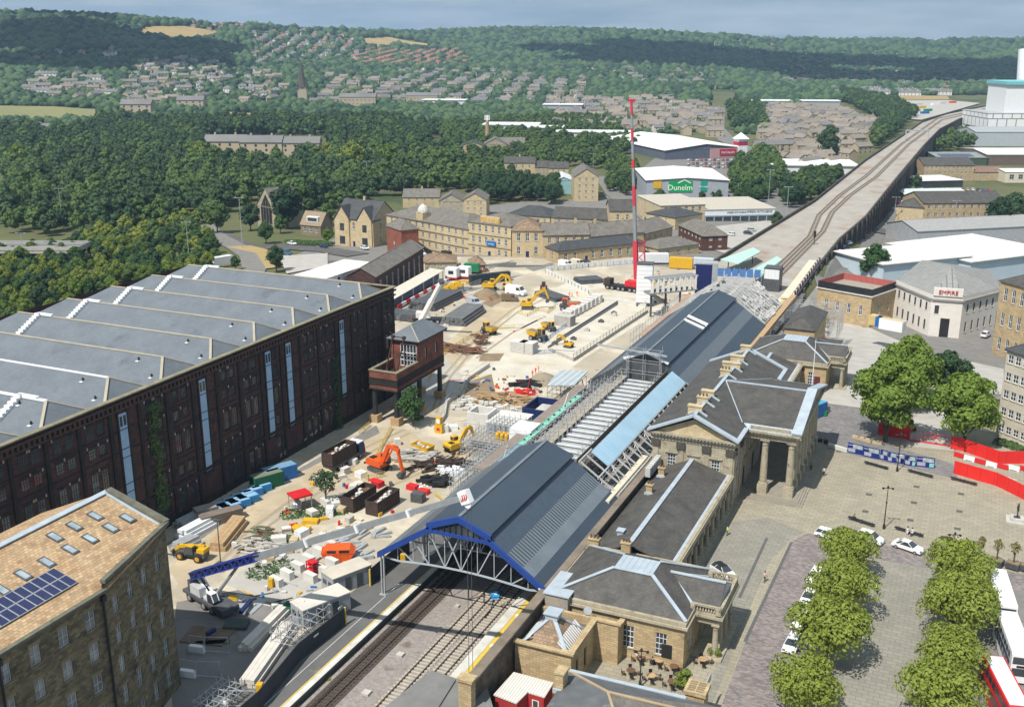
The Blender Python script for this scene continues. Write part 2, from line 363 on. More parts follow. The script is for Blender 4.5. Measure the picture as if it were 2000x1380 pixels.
hivis=M('hi_vis_orange',(.85,.16,.03),(.78,.13,.02),rough=.7)
hivisy=M('hi_vis_lime',(.55,.85,.05),(.48,.78,.04),rough=.7)
skin=M('skin',(.50,.31,.22),(.44,.26,.18),rough=.6)
darkcl=M('dark_clothing',(.02,.021,.026),(.03,.03,.036),rough=.9)
palecl=M('pale_clothing',(.65,.62,.62),(.55,.52,.52),rough=.9)
pinkcl=M('pink_clothing',(.70,.42,.45),(.62,.36,.40),rough=.9)
hairm=M('dark_hair',(.03,.02,.014),(.02,.014,.01))
gold=M('gilt_lettering',(.62,.35,.03),(.55,.3,.02),rough=.4)
inkb=M('black_lettering',(.02,.02,.025),(.02,.02,.025))
inkw=M('white_lettering',(.82,.82,.82),(.78,.78,.78))
inkr=M('red_lettering',(.45,.05,.06),(.4,.04,.05))
solar=M('solar_cells',(.018,.022,.07),(.012,.015,.05),rough=.15,brick=(.16,.16,(3.0,3.0,3.0),.05),ns=2,spec=.7)
leafA=M('leaves_mid_green',(.046,.100,.026),(.072,.132,.034),ns=.35,rough=.7,transl=.18,rnd=.34)
leafB=M('leaves_dark_green',(.026,.062,.025),(.040,.084,.030),ns=.35,rough=.7,transl=.15,rnd=.30)
leafC=M('leaves_yellow_green',(.155,.215,.035),(.20,.26,.05),ns=.4,rough=.7,transl=.3,rnd=.22)
leafS=M('leaves_square_tree',(.29,.34,.06),(.20,.26,.04),ns=1.2,rough=.65,transl=.34)
leafD=M('leaves_plane_tree',(.20,.285,.045),(.125,.20,.03),ns=.9,rough=.65,transl=.3)
leafF=M('leaves_far_wood',(.030,.066,.032),(.050,.090,.038),ns=.022,rough=.85,detail=6,spot=((.020,.044,.024),.008,.5))
bark=M('bark',(.085,.065,.045),(.14,.115,.085),ns=3)
hedgem=M('hedge_leaves',(.045,.095,.022),(.06,.125,.03),ns=1.5,rough=.8)
mland=M('meadow_ground',(.085,.105,.04),(.14,.13,.06),ns=.02,detail=7,spot=((.05,.075,.028),.012,.5))
mdry=M('dry_grass',(.40,.29,.13),(.30,.23,.10),ns=.02,detail=7)
mfield=M('pale_field',(.24,.23,.10),(.18,.19,.08),ns=.02,detail=7)
msand=M('yard_stone_dust',(.43,.385,.31),(.34,.295,.225),ns=.12,detail=8,spot=((.55,.49,.385),.07,.50),bump=.06)
mtan=M('haul_road_dirt',(.45,.375,.27),(.37,.305,.21),ns=.25,detail=8,spot=((.52,.43,.29),.10,.52),bump=.05)
mwhite=M('crushed_limestone',(.58,.545,.47),(.47,.43,.355),ns=.2,detail=8,spot=((.47,.40,.29),.10,.56),bump=.06)
mdirt=M('dug_earth',(.27,.20,.125),(.19,.14,.09),ns=.4,detail=8,bump=.15)
masph=M('asphalt',(.115,.112,.11),(.085,.083,.082),ns=.35,detail=7,spot=((.15,.147,.142),.15,.56))
masphl=M('worn_asphalt',(.22,.21,.20),(.165,.16,.152),ns=.3,detail=7,spot=((.12,.118,.115),.35,.58))
mconcy=M('concrete_yard',(.45,.43,.40),(.35,.335,.31),ns=.25,detail=7)
mplat=M('platform_asphalt',(.14,.14,.138),(.105,.105,.104),ns=.3,detail=6,spot=((.20,.195,.185),.25,.60))
mball=M('ballast',(.36,.325,.30),(.22,.195,.18),ns=2.4,detail=8,rough=.95,spot=((.17,.135,.11),.22,.56),bump=.12)
mballd=M('oily_ballast',(.09,.075,.065),(.055,.045,.04),ns=2.4,detail=8,rough=.95,spot=((.17,.13,.10),.5,.62))
mflag=M('square_flagstones',(.335,.305,.235),(.275,.25,.195),brick=(1.3,.8,(.72,.72,.70),.09),ns=.16,detail=7,spot=((.215,.20,.165),.22,.62))
mflag2=M('square_flagstones_grey',(.275,.262,.225),(.225,.215,.185),brick=(1.3,.8,(.7,.7,.7),.08),ns=.2,detail=7,spot=((.20,.195,.175),.3,.58))
mcob=M('granite_setts',(.255,.222,.215),(.19,.172,.175),brick=(.55,.28,(.55,.55,.58),.30),ns=.3,detail=6,spot=((.30,.225,.21),.6,.60))
mcobg=M('granite_setts_grey',(.225,.215,.22),(.175,.168,.17),brick=(.55,.28,(.55,.55,.55),.24),ns=.3,detail=6)
mpave=M('pavement',(.33,.31,.275),(.27,.255,.23),brick=(.9,.6,(.8,.8,.8),.05),ns=.3)
mline=M('road_paint',(.66,.66,.63),(.55,.55,.52),ns=2)
mliney=M('yellow_paint',(.66,.47,.07),(.56,.40,.06),ns=2)
mrailtop=M('rail_steel',(.16,.12,.095),(.10,.075,.06),rough=.5,metal=.4,ns=2)
mslp=M('concrete_sleeper',(.47,.43,.36),(.36,.32,.26),ns=1.6)
mslpd=M('timber_sleeper',(.075,.058,.045),(.05,.04,.032),ns=1.6)
def terrain():
 az=np.radians(np.concatenate([np.linspace(-110,-46,14)[:-1],np.linspace(-46,46,190),np.linspace(46,110,14)[1:]]))
 rr=np.concatenate([[2,30,60],np.linspace(90,640,111),np.geomspace(646,8200,120)])
 A,Rr=np.meshgrid(az,rr);xc=Rr*np.sin(A);yc=Rr*np.cos(A)
 X=xc*CY-yc*SYW;Y=xc*SYW+yc*CY;Z=T(X,Y)-.3
 Z=np.where((X>-69.5)&(X<-52.5)&(Y<420),np.minimum(Z,-1.5),Z)
 n,k=A.shape;V=np.stack([X.ravel(),Y.ravel(),Z.ravel()],1)
 i=np.arange(n-1)[:,None]*k+np.arange(k-1)[None,:]
 F=np.stack([i,i+1,i+k+1,i+k],-1).reshape(-1,4)
 me=bpy.data.meshes.new('terrain');me.from_pydata(V.tolist(),[],F[:,::-1].tolist());me.materials.append(mland)
 me.polygons.foreach_set('use_smooth',[True]*len(F));me.update()
 if me.polygons[5000].normal.z<0:me.flip_normals()
 o=link('terrain',me);o['kind']='structure';return o
terrain()
import bmesh
def sheet(name,P,m,dz=.0,s=14,kind='structure',flat=None):
 """a ground sheet draped over the terrain: P in world XY"""
 bm=bmesh.new();f=bm.faces.new([bm.verts.new((p[0],p[1],0))for p in P]);f.normal_update()
 if f.normal.z<0:f.normal_flip()
 bmesh.ops.triangulate(bm,faces=bm.faces[:])
 if flat is None:
  for _ in range(7):
   e=[e for e in bm.edges if e.calc_length()>s]
   if not e:break
   bmesh.ops.subdivide_edges(bm,edges=e,cuts=1);bmesh.ops.triangulate(bm,faces=bm.faces[:])
 co=np.array([v.co[:2]for v in bm.verts]);z=T(co[:,0],co[:,1])+dz if flat is None else np.full(len(co),flat)
 for v,k in zip(bm.verts,z):v.co.z=k
 b=MB();b.v=[tuple(v.co)for v in bm.verts];bm.verts.index_update();b.f=[tuple(v.index for v in f.verts)for f in bm.faces];b.m=[0]*len(b.f);bm.free()
 o=b.build(name,m);o['kind']=kind;return o
def pxw(P,z=0):return[tuple(G(x,y,z)[:2])for x,y in P]
def pxt(P):return[tuple(GT(x,y)[:2])for x,y in P]
def strip(name,pts,w,m,dz=.05,s=8,kind='structure'):
 """a ribbon along world points, draped"""
 P=[Vector(p[:2])for p in pts];Q=[P[0]]
 for a,b in zip(P,P[1:]):
  n=max(1,int((b-a).length/s));Q+=[a.lerp(b,(i+1)/n)for i in range(n)]
 b=MB();prev=None
 for i,p in enumerate(Q):
  d=(Q[min(i+1,len(Q)-1)]-Q[max(i-1,0)]).normalized();o=Vector((-d.y,d.x))*(w/2)
  a,c=p+o,p-o;cur=((a.x,a.y,T(a.x,a.y)+dz),(c.x,c.y,T(c.x,c.y)+dz))
  if prev:b.face([prev[1],cur[1],cur[0],prev[0]])
  prev=cur
 o=b.build(name,m);o['kind']=kind;return o
sheet('goods_yard',[(-175,30),(-76.3,30),(-76.3,150),(-68.3,150),(-68.3,352),(-205,352),(-205,198),(-175,194)],msand,0,20)
sheet('station_square',[(-46,30),(120,30),(120,226),(-46,226)],mflag,0,25)
# railway: track bed, platforms
b=MB();b.box(-68.3,-53.9,20,420,-1.4,-1.0);struct('track_bed',b,mball)
b=MB();b.box(-67.6,-64.3,20,330,-1.0,-.97);struct('oily_ballast_strip',b,mballd)
def track(x,y0,y1,slp,name,extra=()):
 t=thing('railway_track',name,'railway track',(x,y0,-1.0))
 b=MB()
 for r in(-.75,.75)+tuple(extra):b.box(r-.055,r+.055,0,y1-y0,.12,.28)
 b.build('rail',mrailtop,t)
 b=MB();n=int((y1-y0)/.72)
 for i in range(n):b.box(-1.25,1.25,i*.72,i*.72+.3,.0,.12)
 o=b.build('sleepers',slp,t);o['kind']='stuff'
 return t
track(-66.0,30,330,mslpd,'oily track with a guard rail beside the far left platform',(-.5,))
track(-58.8,30,330,mslp,'middle track on clean concrete sleepers')
track(-55.9,30,330,mslp,'right track beside the white edged platform')
b=MB();b.box(-76.3,-68.6,20,330,-1.4,0);b.box(-68.6,-68.3,20,330,-.35,.0);struct('left_platform',b,mplat)
b=MB();b.box(-53.9,-47.4,20,330,-1.4,-.004);struct('right_platform',b,mplat)
b=MB();b.box(-53.9,-52.55,20,330,0,.004);b.box(-69.2,-68.35,20,330,0,.004);struct('platform_edge_paving',b,M('platform_coping',(.62,.62,.60),(.46,.44,.38),ns=.6))
b=MB();b.box(-52.5,-51.95,20,330,0,.005);b.box(-69.42,-69.24,20,330,0,.005);struct('yellow_platform_line',b,mliney)
b=MB();b.box(-71.35,-71.27,70,200,0,.005)
for i in range(16):b.box(-69.05,-68.7,66+i*6.3,68.2+i*6.3,.004,.008)
struct('white_platform_line',b,mline)
b=MB()
for x,y,r,w in((-62.2,95,.5,'nearest'),(-62.6,104,.45,'middle'),(-61.4,118,.3,'farthest')):tag(MB().box(-r,r,-r,r,0,.3).build('equipment_box',conc,None,loc=(x,y,-1)),f'low grey box on the ballast between two tracks, {w} of three','track box')
t=thing('generator','small bright blue lidded box on the ballast between the right tracks','equipment box',tuple(G(968,1163,-1)));t.rotation_euler.z=.3
b=MB();b.box(-.6,.6,-.9,.9,0,.35);b.box(-.65,.65,-.95,.95,.35,.45);b.box(-.3,.3,-.4,.4,.45,.55,1);b.build('lid',[M('bright_blue',(.03,.33,.72),(.03,.28,.62)),white],t)
b=MB();p=[G(965,1172,-1),G(957,1195,-1),G(947,1208,-1)]
for a,c in zip(p,p[1:]):b.tube(a+Vector((0,0,.06)),c+Vector((0,0,.06)),.12)
tag(b.build('cable_hose',blk),'black hose lying on the ballast below the blue box','hose')
# train shed
ZE,ZL,ZR=6.6,12.6,14.4
XL,XR,XM=-72.1,-47.3,-59.6
sl=(ZL-.3-ZE)/(XM-4.2-XL)
def zroof(x):return ZE+(min(x-XL,XR-x))*sl
def shed(root,y0,y1,near,ribs=True):
 lx=4.2
 def sl_(b,xa,xb,m):b.slab([(xa,y0,zroof(xa)),(xb,y0,zroof(xb)),(xb,y1,zroof(xb)),(xa,y1,zroof(xa))],.22,m)
 b=MB()
 sl_(b,XL-.3,-69.9,0);sl_(b,-66.4,XM-lx,0);sl_(b,XM+lx,-52.6,1);sl_(b,-50.3,-48.7,0);sl_(b,-48.7,XR+.3,2)
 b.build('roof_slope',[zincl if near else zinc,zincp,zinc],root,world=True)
 b=MB();sl_(b,-69.9,-66.4,0);sl_(b,-52.6,-50.3,0);b.build('roof_glazing',glazebar,root,world=True)
 b=MB();zf=zroof(XM-lx)
 for s in(-1,1):
  b.slab([(XM,y0,ZR),(XM,y1,ZR),(XM+s*(lx+.5),y1,ZL+.05),(XM+s*(lx+.5),y0,ZL+.05)][::s],.2,0)
  b.box(XM+s*lx-.08,XM+s*lx+.08,y0+.2,y1-.2,zf-.1,ZL+.1,1)
 b.box(XM-.25,XM+.25,y0,y1,ZR-.05,ZR+.1,2)
 b.build('lantern_roof',[zinc,steeld,zincl],root,world=True)
t=thing('train_shed','dark grey train shed roof with blue gable fascia over the near tracks','train shed',(XM,116,0))
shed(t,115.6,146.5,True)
b=MB();y0,y1=115.05,115.5
P=lambda x:(x,y0,zroof(x)-.75)
def fas(xa,za,xb,zb,h=.8):
 b.face([(xa,y0,za-h),(xb,y0,zb-h),(xb,y0,zb+.1),(xa,y0,za+.1)]);b.face([(xb,y1,zb-h),(xa,y1,za-h),(xa,y1,za+.1),(xb,y1,zb+.1)])
 b.face([(xa,y0,za+.1),(xb,y0,zb+.1),(xb,y1,zb+.1),(xa,y1,za+.1)]);b.face([(xb,y0,zb-h),(xa,y0,za-h),(xa,y1,za-h),(xb,y1,zb-h)])
zf=zroof(XM-4.2)
fas(XL-.4,ZE-.1,XM-4.2,zf);fas(XM+4.2,zf,XR+.4,ZE-.1)
fas(XM-4.9,ZL-.05,XM,ZR+.05);fas(XM,ZR+.05,XM+4.9,ZL-.05)
b.box(XM-4.45,XM-3.95,y0-.02,y1,zf-1.0,ZL+.1);b.box(XM+3.95,XM+4.45,y0-.02,y1,zf-1.0,ZL+.1);b.box(XM-4,XM+4,y0+.02,y1,zf-.95,zf-.5)
b.build('gable_fascia',royal,t,world=True)
b=MB();b.face([(XM-4,y1-.15,zf-.5),(XM+4,y1-.15,zf-.5),(XM+4,y1-.15,ZL),(XM,y1-.15,ZR-.3),(XM-4,y1-.15,ZL)],0)
for i in range(1,9):b.beam((XM-4+i*.89,y1-.3,zf-.5),(XM-4+i*.89,y1-.3,ZR-.6-abs(i-4.5)*.33),.09,.09,1)
b.build('gable_glazing',[glass,blk],t,world=True)
def truss(b,y):
 zb=5.2;bot=[(XL+.4,y,ZE-.9)]+[(XL+2.5+i*2.5,y,zb+1.0*(1-((XL+2.5+i*2.5-XM)/12)**2)*.9)for i in range(9)]+[(XR-.4,y,ZE-.9)]
 top=[(p[0],y,zroof(p[0])-.55 if abs(p[0]-XM)>4.2 else zf-.7)for p in bot]
 for a,c in zip(bot,bot[1:]):b.beam(a,c,.2,.2)
 for a,c in zip(top,top[1:]):b.beam(a,c,.18,.18)
 for i in range(1,len(bot)-1):
  b.beam(bot[i],top[i],.1,.1)
  if i<5:b.beam(top[i],bot[i+1],.14,.14)
  else:b.beam(bot[i-1+0],top[i],.14,.14)
pst=M('pale_steelwork',(.42,.46,.50),(.36,.40,.44),rough=.5)
for y in(115.9,122,128,134,140,146):b=MB();truss(b,y);b.build('roof_truss',pst,t,world=True)
for y in(115.3,128,140):
 b=MB()
 for dx in(-.22,.22):b.box(-71.8+dx-.09,-71.8+dx+.09,y-.12,y+.12,0,ZE-.3)
 b.box(-72.3,-71.3,y-.4,y+.4,0,.12);b.build('post',steel,t,world=True)
for y in(127,):
 MB().box(-71.9,-71.5,y-.1,y+.1,0,ZE-.2).build('post',steel,t,world=True);MB().box(-66,-65.7,y+10,y+10.3,0,8).build('post',steel,t,world=True)
t=thing('train_shed','blue grey train shed roof with a slot in its lantern beyond the scaffolding','train shed',(XM,201,0))
shed(t,200.5,262.5,False)
b=MB();lx=4.2;ys=231
b.beam((XM,ys-1.5,ZR+.1),(XM+4.7,ys-1.5,ZL+.25),.9,.35);b.beam((XM,ys+1.5,ZR+.1),(XM+4.7,ys+1.5,ZL+.25),1.3,.6)
b.build('lantern_upstand',white,t,world=True)
b=MB();b.slab([(XM+.2,ys-1,ZR+.06),(XM+.2,ys+.8,ZR+.06),(XM+4.4,ys+.8,ZL+.28),(XM+4.4,ys-1,ZL+.28)][::-1],.05);b.build('lantern_slot',blk,t,world=True)
b=MB()
for x0,x1 in((XL,XM-4.2),(XM+4.2,XR)):b.face([(x0,200.4,3.5),(x1,200.4,3.5),(x1,200.4,zroof(x1)-.2),(x0,200.4,zroof(x0)-.2)])
b.face([(XM-4.2,200.45,5),(XM+4.2,200.45,5),(XM+4.2,200.45,ZL),(XM,200.45,ZR-.2),(XM-4.2,200.45,ZL)]);b.build('end_wall',steeld,t,world=True)
b=MB();b.beam((XM-4.8,200.2,ZL+.1),(XM,200.2,ZR+.15),.25,.5);b.beam((XM,200.2,ZR+.15),(XM+4.8,200.2,ZL+.1),.25,.5);b.build('gable_trim',white,t,world=True)
# scaffolded middle of the shed
def scaff(b,x0,x1,y0,y1,z0,z1,dx=2.0,dy=2.0,dz=2.0,r=.07,rail=True,diag=True):
 nx=max(1,round((x1-x0)/dx));ny=max(1,round((y1-y0)/dy));nz_=max(1,round((z1-z0)/dz))
 X=[x0+(x1-x0)*i/nx for i in range(nx+1)];Y=[y0+(y1-y0)*i/ny for i in range(ny+1)];Z=[z0+(z1-z0)*i/nz_ for i in range(1,nz_+1)]
 for x in X:
  for y in Y:b.beam((x,y,z0),(x,y,z1+(1.0 if rail else 0)*random.uniform(.3,1)),r)
 for z in Z:
  for x in X:b.beam((x,y0-.3,z),(x,y1+.3,z),r)
  for y in Y:b.beam((x0-.3,y,z),(x1+.3,y,z),r)
 if diag:
  for j in range(0,ny,2):b.beam((x0,Y[j],z0),(x0,Y[j+1],z1),r);b.beam((x1,Y[j+1],z0),(x1,Y[j],z1),r)
t=thing('scaffolding','grey scaffold deck with rows of pale steel beams over the open middle of the shed','scaffolding',(XM,173,0))
for n_,(x0,x1,z0,z1)in enumerate(((-64.6,-63.1,0,10.6),(-56.2,-54.9,0,10.6),(-72.0,-70.6,0,6.0),(-68.2,-66.6,0,8.0))):
 b=MB();scaff(b,x0,x1,147.5,199.5,z0+2,z1,1.5,2.2,2.0);b.build('scaffold_run',steel,t,world=True)
b=MB();b.box(-63.1,-56.3,147.5,199.5,7.55,7.7);b.box(-64.6,-63.2,147.5,199.5,9.2,9.26);b.box(-68.2,-66.6,147.5,199.5,7.0,7.1);b.build('scaffold_deck',plank,t,world=True)
for i in range(21):
 y=149+i*2.45;b=MB();b.box(-62.9,-56.6,y,y+.75,8.0,8.75);b.box(-62.9,-56.6,y-.15,y+.9,8.75,8.83);b.build('roof_beam',M('pale_beam',(.55,.58,.60),(.40,.42,.44),ns=1.2)if i==0 else bpy.data.materials['pale_beam'],t,world=True)
b=MB();b.box(-54.8,-54.7,147.5,199.5,10.6,11.6);b.box(-56.3,-54.8,147.5,199.5,9.55,9.62);b.build('toe_board',M('brown_netting',(.17,.145,.12),(.11,.095,.08),ns=3),t,world=True)
b=MB()
for i in range(34):
 x=random.choice((-64,-66.5,-55.6,-69.5))+random.uniform(-.6,.6);y=random.uniform(148,199);z={-6:9.3}.get(0,7.8);a=random.uniform(-.4,.4)
 b.beam((x,y,8+random.uniform(-.5,2)),(x+2*math.sin(a),y+2.5,8+random.uniform(-.5,2)),.1)
b.build('loose_tube',steel,t,world=True)
b=MB();scaff(b,-63.2,-56.2,198.5,200.2,8,15.2,3.4,1.6,2.4);b.beam((-70,199.5,15.2),(-55,199.5,14.4),.4,.3);b.build('scaffold_gantry',steel,t,world=True)
t=thing('roof_canopy','long pale blue sheeted strip of roof on open rafters beside the scaffold','shed roof',(-50.8,172,0))
b=MB();b.slab([(-53.9,152,zroof(-53.9)+.25),(-50.9,152,zroof(-50.9)+.25),(-50.9,199.8,zroof(-50.9)+.25),(-53.9,199.8,zroof(-53.9)+.25)],.15);b.build('roof_sheet',skysheet,t,world=True)
b=MB()
for i in range(18):
 y=147.4+i*2.95;xa=-54.3 if i<2 else-50.9
 b.beam((xa,y,zroof(xa)),(-47.4,y,zroof(-47.4)),.2,.25)
 if i%2:b.beam((-50.9,y,zroof(-50.9)),(-47.6,y+2.9,zroof(-47.6)),.1);b.beam((-47.6,y,zroof(-47.6)),(-50.9,y+2.9,zroof(-50.9)),.1)
for x in(-54.2,-50.9,-47.5):b.beam((x,147,zroof(x)),(x,199.8 if x>-54 else 153,zroof(x)),.22,.3)
b.build('rafter',M('pale_rafter',(.46,.46,.45),(.36,.36,.35)),t,world=True)
b=MB();scaff(b,-53.4,-48,147.6,199,1,5.0,2.6,3.0,2.0);b.build('scaffold_below',steel,t,world=True)
b=MB();b.box(-53.6,-48.2,147.6,199,4.0,4.06);b.build('crash_deck',M('grey_boards',(.33,.32,.30),(.22,.21,.2),ns=.6),t,world=True)
t=thing('wall_cover','cream covered strip along the top of the shed rear wall','wall cover',(-48.2,154,5.4))
b=MB();b.box(-48.7,-47.7,143.2,163.8,6.9,7.3);b.build('cover_sheet',M('cream_sheeting',(.62,.57,.43),(.52,.48,.37)),t,world=True)
t=thing('canopy_edge','mint green membrane strip along the left edge of the scaffolded shed','roof membrane',(-72,180,5))
b=MB();b.box(-74.4,-72.2,150,200,5.5,5.7);b.build('edge_deck',M('brown_deck',(.27,.22,.19),(.2,.165,.14)),t,world=True)
b=MB();b.box(-72.2,-70.7,150,163,5.75,5.82,1);b.box(-72.2,-70.7,163,193,5.75,5.84,0)
for i in range(10):b.box(-71.7,-71.4,165+i*2.9,165.3+i*2.9,5.84,6.1,2)
b.build('membrane',[mint,M('blue_grey_membrane',(.2,.3,.36),(.16,.25,.31)),blk],t,world=True)
t=thing('rear_wall','blackened stone wall with brown coping between platform and station roofs','wall',(-46.9,150,0))
b=MB();b.box(-47.2,-46.4,92.6,235,0,6.3);b.build('wall_body',M('stone_soot_wall',(.12,.105,.085),(.05,.045,.04),brick=(1.0,.45,(.5,.5,.5),.25),ns=.6),t,world=True)
b=MB();b.box(-47.45,-46.15,92.4,235,6.3,6.6);b.build('coping',M('brown_coping',(.24,.195,.15),(.15,.125,.10),ns=.5),t,world=True)
b=MB();b.box(-47.6,-46.0,91.4,92.5,0,7.1);b.box(-47.8,-45.8,91.2,92.7,7.1,7.4);b.build('end_pier',honey,t,world=True)
for i in range(9):MB().box(-47.75,-47.45,100+i*7.5,100.35+i*7.5,6.35,6.6).build('wall_lamp',white,t,world=True)
# far shed end: bare steel ribs
t=thing('roof_skeleton','bare steel roof ribs and scaffold boards at the far end of the shed','roof frame',(XM,275,0))
b=MB()
for i in range(11):
 y=263+i*2.3;pts=[(XL,y,ZE),(XM-4.2,y,ZL-.2),(XM,y,ZR-1.4),(XM+4.2,y,ZL-.2),(XR,y,ZE)]
 for a,c in zip(pts,pts[1:]):b.beam(a,c,.28,.4)
for x in(XL,-69,-66,-62,XM,-57,-53,-50,XR):z=zroof(x)if abs(x-XM)>4.2 else ZL;b.beam((x,263,z),(x,287,z),.14)
b.build('roof_rib',M('pale_rib',(.52,.53,.53),(.40,.40,.40)),t,world=True)
b=MB()
for i in range(150):
 y=random.uniform(263,287);x=random.choice((random.uniform(-55,-48),random.uniform(-55,-48),random.uniform(-70,-62)));z=zroof(x)+.2;w=random.uniform(.3,1.1)
 b.slab([(x,y,zroof(x)+.25),(x+w,y,zroof(x+w)+.25),(x+w,y+w*1.6,zroof(x+w)+.25),(x,y+w*1.6,zroof(x)+.25)],.1,random.choice((0,0,1)))
o=b.build('loose_boards',[concw,steeld],t,world=True);o['kind']='stuff'
b=MB();scaff(b,-71.5,-48,264,287,0,6,4,4,2.2);b.build('scaffold_run',steel,t,world=True)
t=thing('edge_walkway','brown boarded walkway with blue edge along the left eaves of the far shed','walkway',(-73.4,262,5))
b=MB();b.box(-74.3,-72.9,243,288,5.6,5.75,0);b.box(-72.9,-72.7,243,288,5.2,5.9,1);b.build('walkway_deck',[M('brown_boards',(.42,.28,.2),(.34,.22,.16)),blud],t,world=True)
b=MB();scaff(b,-76.6,-74.3,243,288,0,5.6,2.2,2.5,1.9);b.build('scaffold_run',steel,t,world=True)
# station building
sash=dict(id='sash',n=(3,4),f=white,g=glass,s=buff,sash=1,t=.06,sill=1)
def chimney(root,x,y,z0,w,d,h,m,pots=3,cap=None):
 b=MB();b.box(x-w/2,x+w/2,y-d/2,y+d/2,z0,z0+h,0);b.box(x-w/2-.12,x+w/2+.12,y-d/2-.12,y+d/2+.12,z0+h,z0+h+.2,0)
 for i in range(pots):
  q=(i+.5)/pots-.5;px_,py_=(x+q*w,y)if w>=d else(x,y+q*d);b.lathe(px_,py_,[(.16,z0+h+.2),(.13,z0+h+.75)],6,1)
 b.box(x-w/2-.2,x+w/2+.2,y-d/2-.25,y-d/2-.002,z0-.02,z0+.35,2)
 return b.build('chimney',[m,M_pot,lead],root,world=True)
M_pot=M('chimney_pots',(.10,.085,.075),(.16,.11,.08))
def column(b,x,y,z0,z1,r,m=0,cap=True,ped=0):
 if ped:b.box(x-r*1.35,x+r*1.35,y-r*1.35,y+r*1.35,z0,z0+ped,m);z0+=ped
 b.lathe(x,y,[(r*1.25,z0),(r*1.25,z0+r*.4),(r,z0+r*.5),(r*.97,z0+(z1-z0)*.35),(r*.84,z1-r*2.2)],14,m)
 if cap:
  b.lathe(x,y,[(r*.86,z1-r*2.2),(r*1.0,z1-r*1.6),(r*.95,z1-r*1.2),(r*1.3,z1-r*.5)],12,m);b.box(x-r*1.3,x+r*1.3,y-r*1.3,y+r*1.3,z1-r*.5,z1,m)
 else:b.box(x-r*1.15,x+r*1.15,y-r*1.15,y+r*1.15,z1-r*2.2,z1,m)
def hip(b,x0,x1,y0,y1,z0,z1,ix,iy,m=0,mt=1,top=True,lm=None):
 """hipped roof with a flat top; corners get lead strips"""
 o=[(x0,y0),(x1,y0),(x1,y1),(x0,y1)];i_=[(x0+ix[0],y0+iy[0]),(x1-ix[1],y0+iy[0]),(x1-ix[1],y1-iy[1]),(x0+ix[0],y1-iy[1])]
 for k in range(4):
  j=(k+1)%4;b.face([(*o[k],z0),(*o[j],z0),(*i_[j],z1),(*i_[k],z1)],m)
  if lm is not None:b.beam((*o[k],z0+.06),(*i_[k],z1+.06),.5,.12,lm)
 if top:b.face([(*p,z1)for p in i_],mt);b.beam((*i_[0],z1+.03),(*i_[1],z1+.03),.5,.12,lm or mt)
 return i_
st=thing('station_building','long classical sandstone station with portico, colonnades and grey slate roofs','station building',(-33,165,0))
def wing(y0,y1,name):
 xa,xb,xr,zr=-46.2,-33.6,-40.0,7.9
 b=MB();b.slab([(xr,y0,zr),(xr,y1,zr),(xb-.3,y1,5.9),(xb-.3,y0,5.9)][::-1],.2);b.slab([(xr,y0,zr),(xr,y1,zr),(xa,y1,5.2),(xa,y0,5.2)],.2)
 r=b.build('wing_roof',slateb,st,world=True)
 b=MB();b.box(xr-.35,xr+.35,y0,y1,zr-.03,zr+.12);b.box(xb-.35,xb+.15,y0,y1,6.02,6.1);b.build('ridge_lead',lead,st,world=True)
 b=MB();b.box(xb+.1,xb+.65,y0,y1,5.0,6.2);b.box(xb+.05,xb+.85,y0,y1,5.85,6.05);b.box(xb-.9,xb+.55,y0,y1,4.5,5.0);b.build('entablature',buff,st,world=True)
 b=MB()
 n=int((y1-y0)/3.4)
 for i in range(n):c=MB();column(c,xb+.1,y0+1.7+i*(y1-y0-2.6)/(n-1),.25,4.5,.42,0,False);c.build('column',buff,st,world=True)
 b.box(xb-3,xb+.8,y0,y1,.02,.25);b.build('colonnade_step',buff,st,world=True)
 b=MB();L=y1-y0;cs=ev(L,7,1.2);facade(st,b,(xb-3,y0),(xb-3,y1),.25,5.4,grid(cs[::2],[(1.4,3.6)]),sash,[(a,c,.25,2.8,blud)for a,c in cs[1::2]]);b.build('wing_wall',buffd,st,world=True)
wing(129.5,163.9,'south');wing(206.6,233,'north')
for x,y in((-43.4,150.5),(-43.6,158.0)):chimney(st,x,y,6.4,1.0,.7,1.5,honey,2)
chimney(st,-45.0,129.0,6.0,1.5,.8,1.9,honey,3);chimney(st,-40.0,128.2,7.0,1.3,.7,1.7,honey,3)
b=MB();q=G(1213,1035,7.2);b.box(q.x-.45,q.x+.45,q.y-.45,q.y+.45,6.2,7.2);b.box(q.x-.6,q.x+.6,q.y-.6,q.y+.6,7.2,7.35);b.build('roof_vent',lead,st,world=True)
